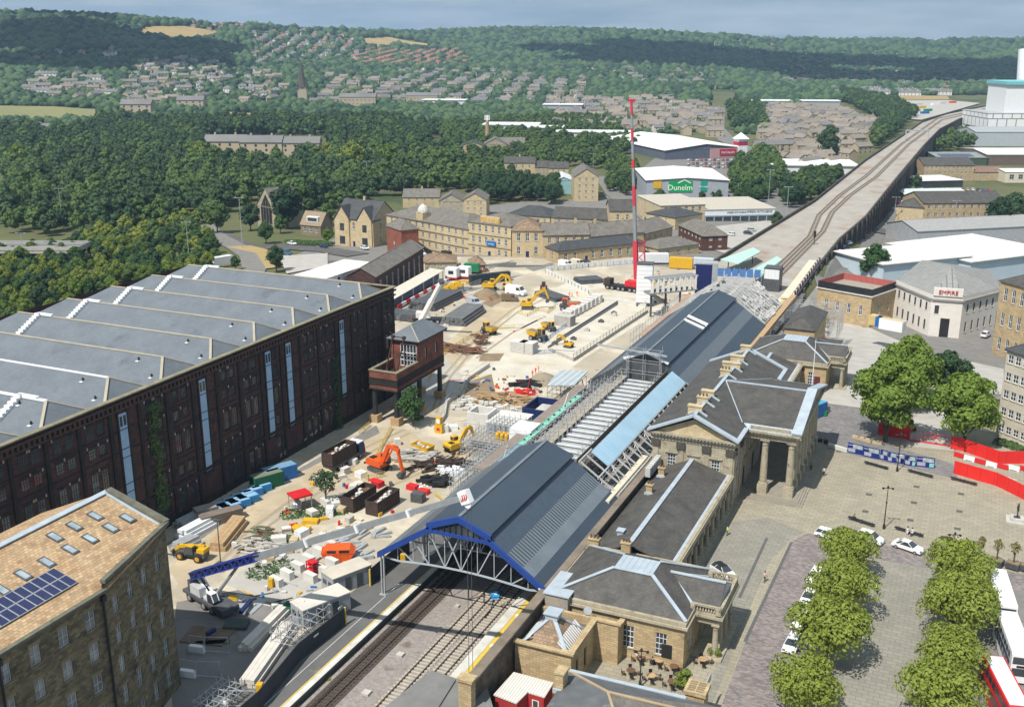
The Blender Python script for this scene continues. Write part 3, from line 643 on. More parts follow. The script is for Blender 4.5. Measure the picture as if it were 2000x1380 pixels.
def pavilion(ya,yb,name,sgn):
 """ya: end wall nearest the camera"""
 x0,x1=-46.0,-27.7;zc=5.9
 b=MB()
 wins=[(7.1,8.6,1.5,4.6),(11.4,12.9,1.5,4.6)]if sgn>0 else[(14.2,15.6,1.6,4.4)]
 facade(st,b,(-42.8+(0 if sgn>0 else-3),ya),(x1,ya),0,zc,wins,sash,[(2.0,3.6,0,3.0,blud)]if sgn>0 else[])
 facade(st,b,(x1,ya),(x1,yb),0,zc,grid(ev(yb-ya,3,1.3),[(1.2,4.3)]),sash,[])
 facade(st,b,(x1,yb),(x0,yb),0,zc,[],sash)
 b.build('pavilion_wall',honey,st,world=True)
 b=MB()
 for e,(zz,h)in enumerate(((zc,.3),(zc+.3,.5))):
  g=.45-e*.25;b.prism([(x0,ya-g),(x1+g,ya-g),(x1+g,yb+g),(x0,yb+g)],zz,zz+h)
 b.build('cornice',buff,st,world=True)
 b=MB();zr=10.2
 i_=hip(b,x0+.2,x1+.05,ya+.3,yb-.3,zc+.85,zr,(7.4,5.6),(3.6,7.0),0,1,True,2)
 b.build('pavilion_roof',[slateb,leadseam,lead],st,world=True)
 px0,px1,p0,p1=x1,-24.2,ya+4.0,ya+13.0
 b=MB();b.box(px0+.1,px1-.1,p0+.1,p1-.1,4.9,5.9);b.box(px0+.05,px1+.4,p0-.4,p1+.4,5.9,6.25);b.box(px0,px1+.2,p0-.2,p1+.2,6.25,6.55)
 b.box(px0-1,px1+.5,p0-.5,p1+.5,.02,.3)
 b.build('portico_entablature',buff,st,world=True)
 b=MB()
 for y in(p0+.5,p0+.5+(p1-p0-1)/3,p0+.5+2*(p1-p0-1)/3,p1-.5):b=MB();column(b,px1-.6,y,.3,4.9,.40);b.build('portico_column',buff,st,world=True)
 b=MB()
 for y,a in((p0-.1,1),(p1+.1,-1)):
  b.box(px0-.2,px1,y-.18,y+.18,7.35,7.6);b.box(px1-.6,px1+.1,y-.3,y+.3,6.55,7.5);b.box(px0-.3,px0+.3,y-.3,y+.3,6.55,7.5)
  for i in range(9):b.lathe(px0+.55+i*.36,y,[(.09,6.55),(.15,6.8),(.07,7.1),(.1,7.35)],6)
 b.box(px1-.2,px1+.16,p0-.1,p1+.1,7.1,7.35);b.box(px1-.12,px1+.1,p0,p1,6.55,7.1)
 b.build('balustrade',buff,st,world=True)
 b=MB();ym=(ya+yb)/2
 b.slab([(px1-.3,p0+.4,6.6),(px1-.3,ym,9.2),(px0-4.6,ym,9.2),(px0-.2,p0+.4,6.8)],.1,0);b.slab([(px1-.3,ym,9.2),(px1-.3,p1-.4,6.6),(px0-.2,p1-.4,6.8),(px0-4.6,ym,9.2)],.1,0)
 b.beam((px1-.3,ym,9.25),(px0-4.4,ym,9.25),.5,.14,1);b.beam((px0-.2,p0+.4,6.9),(px0-4.4,ym,9.25),.5,.14,1);b.beam((px0-.2,p1-.4,6.9),(px0-4.4,ym,9.25),.5,.14,1)
 b.face([(px1-.25,p0+.3,6.6),(px1-.25,p1-.3,6.6),(px1-.25,ym,9.2)],1)
 b.build('portico_roof',[slateb,lead],st,world=True)
pavilion(114.2,129.4,'south',1);pavilion(233.2,249.5,'north',-1)
b=MB();b.box(-30.5,-29.2,114.05,114.17,1.4,3.2);b.build('notice_board',blk,st,world=True)
b=MB();b.box(-30.2,-28.9,233.05,233.17,1.5,3.6);b.box(-34.4,-32.4,233.05,233.17,4.6,5.2);b.build('pub_sign',M('maroon_sign',(.14,.03,.03),(.1,.025,.025)),st,world=True)
x0,x1,ya,yb,zc,zr=-47.0,-33.1,164.1,206.5,10.6,15.6
b=MB()
w2=[(2.6,4.0,5.7,8.1),(6.4,7.8,5.7,8.1),(10.2,11.6,5.7,8.1)]
facade(st,b,(x0,ya),(x1,ya),0,zc,[w2[0],w2[2]],sash)
facade(st,b,(x1,ya),(x1,170.5),0,zc,[(2.4,3.8,1.6,4.6),(2.4,3.8,6,8.6)],sash)
facade(st,b,(x1,170.5),(x1,200),0,zc,grid(ev(29.5,7,1.3),[(6,8.8)]),sash,[(a,c,.5,4.2,blud)for a,c in ev(29.5,7,1.8)[::2]])
facade(st,b,(x1,200),(x1,yb),0,zc,[],sash)
facade(st,b,(x1,yb),(x0,yb),0,zc,[],sash)
b.build('central_wall',buff,st,world=True)
b=MB()
for k,x in enumerate((x0+.5,x0+4.9,x0+9.3,x1-.55)):
 b.box(x-.5,x+.5,ya-.18,ya-.004,0,9.4,0);b.box(x-.75,x+.75,ya-.4,ya-.004,9.4,10.55,1)
for y in(164.6,169.6):b.box(x1+.004,x1+.18,y-.5,y+.5,0,9.4,0);b.box(x1+.004,x1+.4,y-.7,y+.7,9.4,10.55,1)
for k,(a,c)in enumerate(((2.6,4.0),(6.4,7.8),(10.2,11.6))):
 xm=x0+(a+c)/2;b.box(xm-1.1,xm+1.1,ya-.25,ya-.004,8.45,8.62,0)
 b.face([(xm-1.2,ya-.22,8.62),(xm+1.2,ya-.22,8.62),(xm,ya-.22,9.1)],0);b.face([(xm-1.2,ya-.22,8.62),(xm,ya-.22,9.1),(xm,ya,9.1),(xm-1.2,ya,8.62)],0);b.face([(xm,ya-.22,9.1),(xm+1.2,ya-.22,8.62),(xm+1.2,ya,8.62),(xm,ya,9.1)],0)
xm=x0+7.1;b.box(xm-.7,xm+.7,ya-.05,ya-.003,6.2,8.3,0)
b.build('pilaster',[buff,M('sooty_capital',(.10,.09,.075),(.05,.046,.04),ns=3)],st,world=True)
b=MB()
for z0,z1,g in((10.6,11.5,.12),(11.5,11.75,.35),(11.75,12.15,.75)):b.prism([(x0-g,ya-g),(x1+g,ya-g),(x1+g,170.6),(x1+g,yb+g),(x0-g,yb+g)],z0,z1)
for i in range(26):b.box(x0-.6+i*.58,x0-.35+i*.58,ya-.7,ya-.35,11.5,11.75)
b.build('entablature',buff,st,world=True)
b=MB();xm=(x0+x1)/2;b.face([(x0+.4,ya-.1,12.15),(x1-.4,ya-.1,12.15),(xm,ya-.1,15.0)]);b.build('tympanum',honey2,st,world=True)
b=MB()
for sg in(-1,1):
 e=x0-.9 if sg<0 else x1+.9;P=[(xm,ya-.85,15.75),(e,ya-.85,12.2),(e,yb+.85,12.2),(xm,yb+.85,15.75)]
 b.slab(P if sg<0 else P[::-1],.25,0)
b.build('central_roof',slateb,st,world=True)
b=MB()
for y in(ya-.55,yb+.55):
 b.beam((xm,y,15.86),(x0-.9,y,12.3),1.1,.34);b.beam((xm,y,15.86),(x1+.9,y,12.3),1.1,.34)
b.box(xm-.3,xm+.3,ya,yb,15.72,15.9);b.box(x1+.15,x1+1.0,ya,170.4,12.2,12.5);b.box(x1+.15,x1+1.0,200,yb,12.2,12.5)
b.build('roof_lead',lead,st,world=True)
for y,w in((166.5,2.4),(171.6,1.9),(175.2,2.2),(188.6,1.8),(193.6,3.4),(198.6,2.6),(206.3,2.0)):
 chimney(st,xm-.5,y,14.6,w,.9,1.9,honey2,3 if w<2 else 0)
 b=MB();b.beam((xm+.1,y-.5,16.0),(xm-1.6,y-.5,15.1),.5,.2);b.beam((xm+.1,y-.5,16.0),(xm+1.7,y-.5,15.1),.5,.2);b.build('chimney_flashing',lead,st,world=True)
p0,p1,pe=171.3,199.2,-24.2
b=MB()
for x,y in[(pe-.75,p0+.8+i*(p1-p0-1.6)/7)for i in range(8)]+[(pe-5.2,p0+.8),(pe-5.2,p1-.8)]:b=MB();column(b,x,y,.55,10.5,.62,0,True,1.6);b.build('portico_column',buff,st,world=True)
b=MB()
for k in range(4):b.box(x1,pe+.9+.38*(3-k),p0-.9-.38*(3-k),p1+.9+.38*(3-k),.0+.15*k+(.02 if k==0 else 0),.15*(k+1)-(.05 if k==3 else 0))
b.build('portico_steps',M('step_stone',(.30,.275,.225),(.23,.21,.175),ns=.8),st,world=True)
b=MB()
for z0,z1,g in((10.5,11.5,.05),(11.5,11.75,.3),(11.75,12.15,.75)):b.box(x1+.1+g,pe+g,p0-g,p1+g,z0,z1)
for i in range(15):b.box(x1+1.4+i*.58,x1+1.65+i*.58,p0-.65,p0-.3,11.5,11.75)
b.box(x1+1.2,pe-1.0,p0-.55,p0-.25,12.15,12.9)
b.build('portico_entablature',buff,st,world=True)
b=MB();ym=(p0+p1)/2;zt=15.5;xr_=xm
b.slab([(pe+.3,p0+.5,12.5),(pe+.3,ym,zt),(xr_,ym,zt),(x1-.6,p0+.5,12.6)],.15,0);b.slab([(pe+.3,ym,zt),(pe+.3,p1-.5,12.5),(x1-.6,p1-.5,12.6),(xr_,ym,zt)],.15,0)
b.slab([(x1+.6,p0-.7,12.2),(pe-.4,p0-.7,12.2),(pe-.4,p0+.7,12.75),(x1-.2,p0+.7,12.75)],.08,1)
b.slab([(pe-.4,p1+.7,12.2),(x1+.6,p1+.7,12.2),(x1-.2,p1-.7,12.75),(pe-.4,p1-.7,12.75)],.08,1)
b.beam((xr_,ym,zt+.1),(pe,ym,zt+.1),.45,.2,2);b.beam((xr_+.2,ym,zt+.05),(x1-.6,p0+.5,12.75),.45,.2,2);b.beam((xr_+.2,ym,zt+.05),(x1-.6,p1-.5,12.75),.45,.2,2)
b.beam((pe+.1,p0-.8,12.45),(pe+.1,ym,16.0),1.7,.35,2);b.beam((pe+.1,ym,16.0),(pe+.1,p1+.8,12.45),1.7,.35,2)
b.box(x1+1.0,x1+1.3,ym-2.5,ym-2.2,14,14.5,2)
b.build('portico_roof',[slateb,leadseam,lead],st,world=True)
b=MB();b.face([(pe+.25,p0,12.15),(pe+.25,p1,12.15),(pe+.25,ym,15.6)]);b.build('portico_tympanum',buff,st,world=True)
b=MB();b.tube((pe-1.6,ym+12,12.9),(pe-1.6,ym+12,22),.09,.05);b.build('flagpole',white,st,world=True)
b=MB()
facade(st,b,(-42.9,104.0),(-38.8,104.0),0,5.4,[],sash)
facade(st,b,(-38.8,104.0),(-38.8,112.0),0,5.4,[(1.5,2.4,.8,3.6),(4.4,5.3,.8,3.6)],dict(id='dk',n=(1,1),f=honey,g=glass,s=honey),[])
facade(st,b,(-38.8,112.0),(-35.6,112.0),0,5.4,[],sash)
facade(st,b,(-35.6,112.0),(-35.6,114.2),0,5.4,[],sash)
facade(st,b,(-46.2,112.4),(-38.9,112.4),4.0,5.3,[],sash);b.box(-46.2,-38.8,112.4,112.9,5.3,5.6)
b.box(-39.3,-38.5,103.6,112.6,5.4,5.65);b.box(-39.3,-35.4,112.2,112.9,5.402,5.652);b.box(-36.0,-35.3,112.9,114.3,5.401,5.651)
facade(st,b,(-46.2,103.9),(-38.8,103.9),0,5.4,[],sash);b.box(-46.3,-38.4,103.5,104.2,5.403,5.66)
b.build('annexe_wall',honey,st,world=True)
b=MB();b.box(-46.2,-39.3,104.3,112.4,4.4,4.5);b.box(-46.2,-36.0,113,114.1,4.42,4.52);b.build('annexe_gravel_roof',M('gravel_roof',(.17,.155,.135),(.11,.10,.09),ns=2),st,world=True)
b=MB();hip(b,-45.9,-39.5,104.4,111.0,4.6,7.5,(2.9,2.9),(2.9,2.9),0,2,True,1);b.build('annexe_roof',[stslate2,lead,lead],st,world=True)
for xa,xb_ in((-39.6,-40.9),(-45.8,-44.5)):
 b=MB()
 for i in range(13):y=104.8+i*.47;b.beam((xa,y,4.7),(xb_,y,6.06),.2,.1)
 b.build('annexe_glazing',white,st,world=True)
b=MB();b.box(-43.5,-41.9,107.0,108.6,7.4,8.1);b.box(-43.7,-41.7,106.8,108.8,8.1,8.25);b.build('annexe_vent',lead,st,world=True)
b=MB();b.box(-46.1,-42.9,113.2,119.2,4.5,7.2,0);b.box(-46.3,-42.7,113.0,119.4,7.2,7.35,1);b.build('roof_tank',[M('streaky_panels',(.40,.34,.26),(.27,.25,.23),ns=.8),lead],st,world=True)
b=MB();b.lathe(-40.0,113.0,[(.04,4.4),(.04,6.2)],5);b.disc((-40,112.8,6.3),.55,(0.3,-1,.3),.08,12);b.build('satellite_dish',steel,st,world=True)
ugm=M('unit_grey',(.5,.51,.5),(.42,.43,.42))
for i in range(7):MB().box(-46.2+.05,-45.3,157.0+i*.95,157.75+i*.95,6.3,7.9).build('air_conditioner',ugm,st,world=True)
# goods warehouse
wh=thing('goods_warehouse','huge sooty red brick warehouse with ridged slate roofs and pale blue loading doors','warehouse',(-115,193.5,0))
xf,xbk,yN,yS,zp=-115.0,-171.5,193.6,50.0,23.2
dkw=dict(id='dkw',n=(4,3),f=M('window_frame_dark',(.075,.085,.08),(.05,.055,.055)),g=glass,s=blackst,t=.05,lint=.25)
dkt=dict(id='dkt',n=(3,6),f=bpy.data.materials['window_frame_dark'],g=glass,s=blackst,t=.05,lint=.25)
palw=dict(id='palw',n=(4,6),f=bpy.data.materials['window_frame_dark'],g=M('broken_pale_glass',(.50,.55,.58),(.28,.32,.35),ns=1.5),s=blackst,t=.07,lint=.25)
rows=[(20.1,21.9,dkw),(16.9,18.5,dkw),(11.3,14.6,dkt),(7.4,9.1,dkw),(1.7,4.9,dkt)]
doors_y=(82.5,112.5,130.5,148.3,154.5,172.5)
b=MB();wins=[]
bays=[50+i*6.02 for i in range(24)]
rnd=random.Random(3)
for i,y in enumerate(bays):
 for k in(0,1):
  yy=y+1.15+k*2.15
  if any(abs(yy+.7-d)<1.9 for d in doors_y):continue
  if yy<66:continue
  for r,(za,zb,s_)in enumerate(rows):
   if r==2 and y<120 and rnd.random()<.3:s_=palw
   wins.append((yy-yS,yy-yS+1.4,za,zb,s_))
kept=sorted(wins,key=lambda w:-w[0])[:98]
facade(wh,b,(xf,yS),(xf,yN),0,24.4,kept,dkw)
facade(wh,b,(xf,yN),(xbk,yN),-10,24.4,[],dkw);facade(wh,b,(xbk,yN),(xbk,yS),-10,24.4,[],dkw)
b.build('brick_wall',brickd,wh,world=True)
rest=[w for w in wins if w not in kept]
b=MB();fr,gl=dkw['f'],glass
for a,c,z0,z1,s_ in rest:
 b.box(xf+.003,xf+.02,yS+a,yS+c,z0,z1,1)
 for q in range(4):b.box(xf+.02,xf+.06,yS+a+q*1.31/3,yS+a+q*1.31/3+.08,z0,z1,0)
 for q in range(4):b.box(xf+.02,xf+.055,yS+a,yS+c,z0+(z1-z0-.08)*q/3,z0+(z1-z0-.08)*q/3+.08,0)
o=b.build('window_bank',[fr,gl],wh,world=True);o['kind']='stuff'
b=MB()
for i,y in enumerate(bays):
 if not any(abs(y-d)<1.0 for d in doors_y):b.box(xf+.004,xf+.22,y-.32-.2,y+.32-.2,0,22.6)
for z,h,g in((6.1,.5,.3),(1.0,.25,.1),(10.4,.22,.08),(15.9,.22,.08),(19.3,.2,.08)):b.box(xf+.003,xf+g,yS,yN+.1,z,z+h)
b.box(xf+.002,xf+.10,yS,yN+.05,0,1.0)
for w in wins:b.box(xf+.003,xf+.07,yS+w[0]-.18,yS+w[1]+.18,w[3]+.27,w[3]+.5)
b.build('stone_bands',blackst,wh,world=True)
b=MB();nb=int((yN-yS)/.9)
b.box(xf+.003,xf+.35,yS,yN+.3,22.6,22.85)
for i in range(nb):b.box(xf+.004,xf+.34,yS+i*.9,yS+i*.9+.42,22.85,23.6)
b.box(xf+.003,xf+.42,yS,yN+.4,23.6,23.95);b.build('corbel_cornice',M('sooty_cornice',(.10,.055,.045),(.05,.036,.032),ns=1.2),wh,world=True)
b=MB();b.box(xf-.5,xf+.45,yS,yN+.4,24.4,24.6);b.box(xbk,xf-.5,yN-.3,yN+.4,24.401,24.61);b.build('parapet_coping',M('lichen_coping',(.27,.245,.16),(.16,.15,.11),ns=.6,spot=((.36,.31,.15),.7,.6)),wh,world=True)
b=MB()
for w in wins:
 for e in(w[0]-.3,w[1]+.08):
  if rnd.random()<.42:b.box(xf+.07,xf+.11,yS+e,yS+e+.24,w[3]+.1,w[3]+.52)
b.build('hood_stones',M('pale_stone',(.42,.36,.29),(.33,.28,.23)),wh,world=True)
for y in doors_y:
 b=MB();b.box(xf+.02,xf+.12,y-.8,y+.8,5.9,22.0,0)
 for z in(9.2,10.6,14.9,16.3,19.4):b.box(xf+.12,xf+.16,y-.8,y+.8,z,z+.12,2)
 b.box(xf+.121,xf+.15,y-.62,y-.12,20.0,21.6,1);b.box(xf+.121,xf+.15,y+.12,y+.62,20.0,21.6,1)
 b.build('loading_door',[blul,glass,blud],wh,world=True)
 b=MB();b.box(xf+.003,xf+.18,y-1.15,y-.82,5.4,22.4);b.box(xf+.003,xf+.18,y+.82,y+1.15,5.4,22.4);b.build('door_frame',blackst,wh,world=True)
zv,zrd,zrdx=22.9,26.1,5.0
b=MB();bl=MB();bw=MB()
for k in range(12):
 y=187.5-12*k;ya_,yb_=y-6,y+6
 xa_,xb2=xbk+.4,xf-.5;ra,rb=xa_+5.2,-120.0
 if ya_<48:break
 b.face([(xa_,ya_,zv),(xb2,ya_,zv),(rb,y,zrd),(ra,y,zrd)]);b.face([(xb2,yb_,zv),(xa_,yb_,zv),(ra,y,zrd),(rb,y,zrd)])
 b.face([(xb2,ya_,zv),(xb2,yb_,zv),(rb,y,zrd)]);b.face([(xa_,yb_,zv),(xa_,ya_,zv),(ra,y,zrd)])
 t_=bw if k>=6 else bl
 t_.beam((ra,y,zrd+.03),(rb,y,zrd+.03),.45 if k<7 else .7,.16);bl.beam((xb2,ya_,zv+.05),(rb,y,zrd+.06),.42,.14);bl.beam((xb2,yb_,zv+.05),(rb,y,zrd+.06),.3,.14)
 for xs in((-160.5,)if k<7 else(-160.5,-125.0)):
  bsk=MB()
  for q in range(9):
   f0=q/9;bsk.box(xs-.55,xs+.55,y-.1-6*(f0+.09),y-.1-6*f0,zrd-3.2*(f0+.1),zrd-3.2*f0+.45)
  bsk.box(xs-.5,xs+3.4,y-.3,y+.3,zrd+.05,zrd+.45);bsk.build('stepped_flashing',white,wh,world=True)
b.build('slate_roof',slate,wh,world=True);bl.build('ridge_tiles',M('beige_ridge',(.42,.38,.30),(.32,.29,.23)),wh,world=True);bw.build('ridge_capping',white,wh,world=True)
for k in range(9):
 y=187.5-12*k
 for dx,dy in((-124,-1.2),(-119,-3.9)):b=MB();z=zrd-3.2*abs(dy)/6;b.lathe(dx,y+dy,[(.16,z),(.16,z+.45)],6);b.box(dx-.3,dx+.3,y+dy-.55,y+dy-.2,z-.2,z-.08,1);b.build('roof_vent',[blk,white],wh,world=True)
b=MB();P=lambda y,z:(xf+.26,y,z)
for y,z,s_ in((158,1.6,1.0),(160,1.9,1.2),(161.6,1.9,1.1),(163.4,2.2,1.2),(150,1.2,.9),(151.4,1.3,.8)):
 for q in range(4):b.beam(P(y+rnd.uniform(-.5,.5)*s_,z+rnd.uniform(-.5,.4)),P(y+rnd.uniform(-.5,.6)*s_,z+rnd.uniform(-.3,.6)),.1)
b.build('graffiti',M('graffiti_paint',(.42,.42,.42),(.3,.3,.3)),wh,world=True)
# hydraulic hoist tower
ht=thing('hoist_tower','dark brick hoist house with slate roof and open tank standing on black columns','hoist tower',(-107.6,186,0))
hx0,hx1,hy0,hy1,hz0=-110.8,-104.3,175.6,196.0,7.3
cols=[(x,y)for y in(176.3,186,195.2)for x in(hx0+.7,hx1-.7)]
for x,y in cols:
 b=MB();b.lathe(x,y,[(.62,1.5),(.55,1.9),(.5,7.0),(.75,7.3)],12);b.build('column',M('black_iron',(.022,.026,.030),(.035,.04,.045),rough=.5)if(x,y)==cols[0]else bpy.data.materials['black_iron'],ht,world=True)
 b=MB();b.box(x-1.0,x+1.0,y-1.0,y+1.0,0,1.6);b.build('column_casing',timber,ht,world=True)
ym=184.5
b=MB()
for xa,xb_,ya_,yb_ in((hx0,hx1,hy0,hy0+.5),(hx0,hx0+.5,hy0+.5,ym),(hx1-.5,hx1,hy0+.5,ym)):b.box(xa,xb_,ya_,yb_,hz0,11.2)
b.box(hx0+.5,hx1-.5,hy0+.5,ym,9.0,9.2)
wall(b,(hx0,ym),(hx1,ym),hz0,15.6,[(2.3,6.2,10.0,14.8)]);wall(b,(hx1,ym),(hx1,hy1),hz0,15.6,[(3.0,4.0,11,13.5),(7.5,8.6,11,13.5)]);wall(b,(hx1,hy1),(hx0,hy1),hz0,15.6);wall(b,(hx0,hy1),(hx0,ym),hz0,15.6)
b.face([(hx0,ym,hz0),(hx0,hy1,hz0),(hx1,hy1,hz0),(hx1,ym,hz0)]);b.build('brick_body',M('brick_hoist',(.24,.085,.06),(.10,.045,.036),brick=(.46,.16,(.6,.6,.6),.25),ns=.6,spot=((.05,.03,.027),.7,.6)),ht,world=True)
b=MB()
for z0,z1,g in((7.25,7.5,.15),(8.5,9.6,.06),(9.6,9.75,.14),(8.35,8.5,.14)):b.box(hx0-g,hx1+g,hy0-g,hy0,z0,z1);b.box(hx1,hx1+g,hy0,hy1,z0,z1)
for xa,xb_,ya_,yb_ in((hx0-.15,hx1+.15,hy0-.15,hy0+.6),(hx0-.15,hx0+.6,hy0+.6,ym-.1),(hx1-.6,hx1+.15,hy0+.6,ym-.1)):b.box(xa,xb_,ya_,yb_,11.2,11.4,1)
b.build('stone_bands',[blackst,bpy.data.materials['lichen_coping']],ht,world=True)
b=MB()
for i in range(6):b.box(hx0+2.35+i*.75,hx0+2.45+i*.75,ym-.06,ym+.06,10,14.8)
for z in(10,11.3,12.2,12.9,14.7):b.box(hx0+2.3,hx0+6.2,ym-.07,ym+.05,z,z+.16)
b.face([(hx0+2.3,ym+.15,10),(hx0+6.2,ym+.15,10),(hx0+6.2,ym+.15,14.8),(hx0+2.3,ym+.15,14.8)],1)
b.build('white_window',[white,glass],ht,world=True)
b=MB();b.face([(hx1-.15,ym+3,11),(hx1-.15,ym+4,11),(hx1-.15,ym+4,13.5),(hx1-.15,ym+3,13.5)]);b.face([(hx1-.15,ym+7.5,11),(hx1-.15,ym+8.6,11),(hx1-.15,ym+8.6,13.5),(hx1-.15,ym+7.5,13.5)]);b.build('side_window',glass,ht,world=True)
b=MB();g=.7;R_=[(hx0-g,ym-g),(hx1+g,ym-g),(hx1+g,hy1+g),(hx0-g,hy1+g)];a_,c_=((hx0+hx1)/2,ym+3,18.3),((hx0+hx1)/2,hy1-3,18.3)
b.face([(*R_[0],15.8),(*R_[1],15.8),a_]);b.face([(*R_[1],15.8),(*R_[2],15.8),c_,a_]);b.face([(*R_[2],15.8),(*R_[3],15.8),c_]);b.face([(*R_[3],15.8),(*R_[0],15.8),a_,c_]);b.prism(R_,15.55,15.8,1)
b.beam((*R_[1],15.85),a_,.2,.1,2);b.beam(a_,c_,.2,.12,2)
b.build('roof',[slate,blk,bpy.data.materials['beige_ridge']],ht,world=True)
b=MB()
for x in(hx0+2.6,hx0+5.2):b.beam((x-.8,179.5,10.6),(x,181.2,17.2),.22,.22);b.beam((x,181.3,9.5),(x,181.3,17.2),.12,.12);b.box(x-.3,x+.3,180.9,181.5,16.9,17.5)
b.beam((hx0+2.6,181.2,17.2),(hx0+5.2,181.2,17.2),.16,.16);b.beam((hx0+2.6,181.2,16.5),(hx0+5.2,181.2,16.5),.12,.12)
b.disc((hx0+1.9,180,10.2),.7,(1,0,0),.4,12)
b.build('winch_frame',M('rusty_winch',(.07,.04,.03),(.04,.026,.022)),ht,world=True)
b=MB()
for k in range(24):x,y=rnd.uniform(hx0+.7,hx1-.7),rnd.uniform(hy0+.7,ym-.5);b.beam((x,y,9.2),(x+rnd.uniform(-1.5,1.5),y+rnd.uniform(-1.5,1.5),9.3+rnd.uniform(0,.9)),.18)
b.build('tank_debris',rustd,ht,world=True)
# stone mill, bottom left
ml=thing('stone_mill','soot stained stone mill with brown stone slate roof and solar panels','mill',(-83.2,86.1,0))
mw=dict(id='mill',n=(2,2),f=M('grey_white_frames',(.44,.45,.45),(.33,.34,.34)),g=glassb,s=M('mill_lintels',(.25,.20,.12),(.18,.145,.09)),t=.1,fb=.1,lint=.4)
C0,C1,C2=(-79.6,40.0),(-79.6,72.5),(-83.2,86.1)
rows=[(15.4,17.5),(11.8,13.9),(8.1,10.2),(4.4,6.6),(.9,3.1)]
b=MB()
L1=32.5;cs=[(L1-2.6-i*3.55,L1-2.6-i*3.55+1.25)for i in range(7)]
facade(ml,b,C0,C1,0,20.6,grid(cs,[(17.2,19.3),(13.4,15.5),(9.6,11.7),(5.8,7.9),(1.6,3.8)]),mw)
L2=math.hypot(3.6,13.6);cs=[(1.6+i*3.1,1.6+i*3.1+1.05)for i in range(4)]
facade(ml,b,C1,C2,0,21.6,grid(cs,[(16.9,18.9),(13.2,15.2),(9.5,11.6),(5.7,7.9),(1.7,4.0)]),mw)
facade(ml,b,C2,(-91.6,86.1),0,21.4,[],mw);b.face([(-83.2,86.1,21.4),(-91.4,86.1,21.4),(-91.4,86.1,23.9)][::1])
facade(ml,b,(-91.6,86.1),(-103,86.1),0,18,[],mw);facade(ml,b,(-103,86.1),(-103,40),0,18,[],mw)
b.build('stone_wall',soot,ml,world=True)
b=MB();n0=(-79.3,39,20.7);R0,R1=(-91.6,39,24.2),(-91.6,86.4,24.2)
b.slab([n0,(-79.3,72.4,20.7),(-83.0,86.4,21.6),R1,R0],.25,0);b.slab([R0,R1,(-103.5,86.4,19.0),(-103.5,39,19.0)],.25,0);b.build('slate_roof',stslate,ml,world=True)
b=MB();b.beam((-79.35,39,20.75),(-79.35,72.6,20.75),.6,.3);b.beam((-79.5,72.6,21.7),(-83.1,86.3,21.75),.6,.4);b.beam((-83.0,86.2,21.9),(-91.6,86.2,24.45),.9,.35);b.build('gutter_stones',M('lichen_stone',(.17,.165,.125),(.10,.098,.078),ns=1),ml,world=True)
b=MB();b.beam((-91.6,39,24.28),(-91.6,86.2,24.28),.9,.14,0);b.beam((-83.6,85.5,21.75),(-91.4,85.5,24.3),.35,.12,0);b.build('ridge_lead',lead,ml,world=True)
def onroof(px,py):
 A_=Vector(n0);n_=(Vector((-79.3,72.4,20.7))-A_).cross(Vector(R0)-A_).normalized();r=ray(px,py);o=Vector((0,0,CH));return o+r*((A_-o).dot(n_)/r.dot(n_)),(n_ if n_.z>0 else-n_)
for px,py in((186,1008),(249,1012),(145,1028),(216,1031),(107,1049),(176,1052),(137,1073),(91,1098),(45,1123),(3,1152)):
 p,n_=onroof(px,py);v=Vector((-1,0,0));v=(v-n_*v.dot(n_)).normalized();w=Vector((0,1,0));b=MB()
 o=p+n_*.06
 for a0,a1,c0,c1,hh,mi in((-.95,.95,-.5,.5,.06,0),(-.72,.72,-.34,.34,.09,1)):
  q=[o+v*a+w*c for a,c in((a0,c0),(a0,c1),(a1,c1),(a1,c0))];q=[x+n_*hh for x in q];b.slab([tuple(x)for x in q],.15,mi)
 b.build('skylight',[steeld,M('skylight_painted_sky',(.42,.5,.54),(.2,.25,.29),ns=.8,rough=.1,spec=.8)if 'skylight_painted_sky' not in bpy.data.materials else bpy.data.materials['skylight_painted_sky']],ml,world=True)  # pale glass colour paints in the bright sky reflection
p0_,n_=onroof(160,1138);pa,_=onroof(100,1108);pb,_=onroof(-60,1192)
v=(Vector((-1,0,0))-n_*Vector((-1,0,0)).dot(n_)).normalized();w=Vector((0,-1,0));base,_=onroof(152,1139)
for r_ in range(2):
 for c_ in range(10):
  o=base+v*(r_*1.72)+w*(c_*1.07)+n_*.22;b=MB()
  b.slab([tuple(o+v*a+w*c)for a,c in((0,0),(1.68,0),(1.68,1.03),(0,1.03))],.06,0)
  b.slab([tuple(o+n_*.006+v*a+w*c)for a,c in((.06,.05),(1.62,.05),(1.62,.98),(.06,.98))],.03,1);b.build('solar_panel',[steel,solar],ml,world=True)
b=MB()
for y in(72.3,59.2):MB().tube((-79.35,y,0),(-79.35,y,20),.13).box(-79.55,-79.1,y-.25,y+.25,19.6,20.3).build('downpipe',blk,ml,world=True)
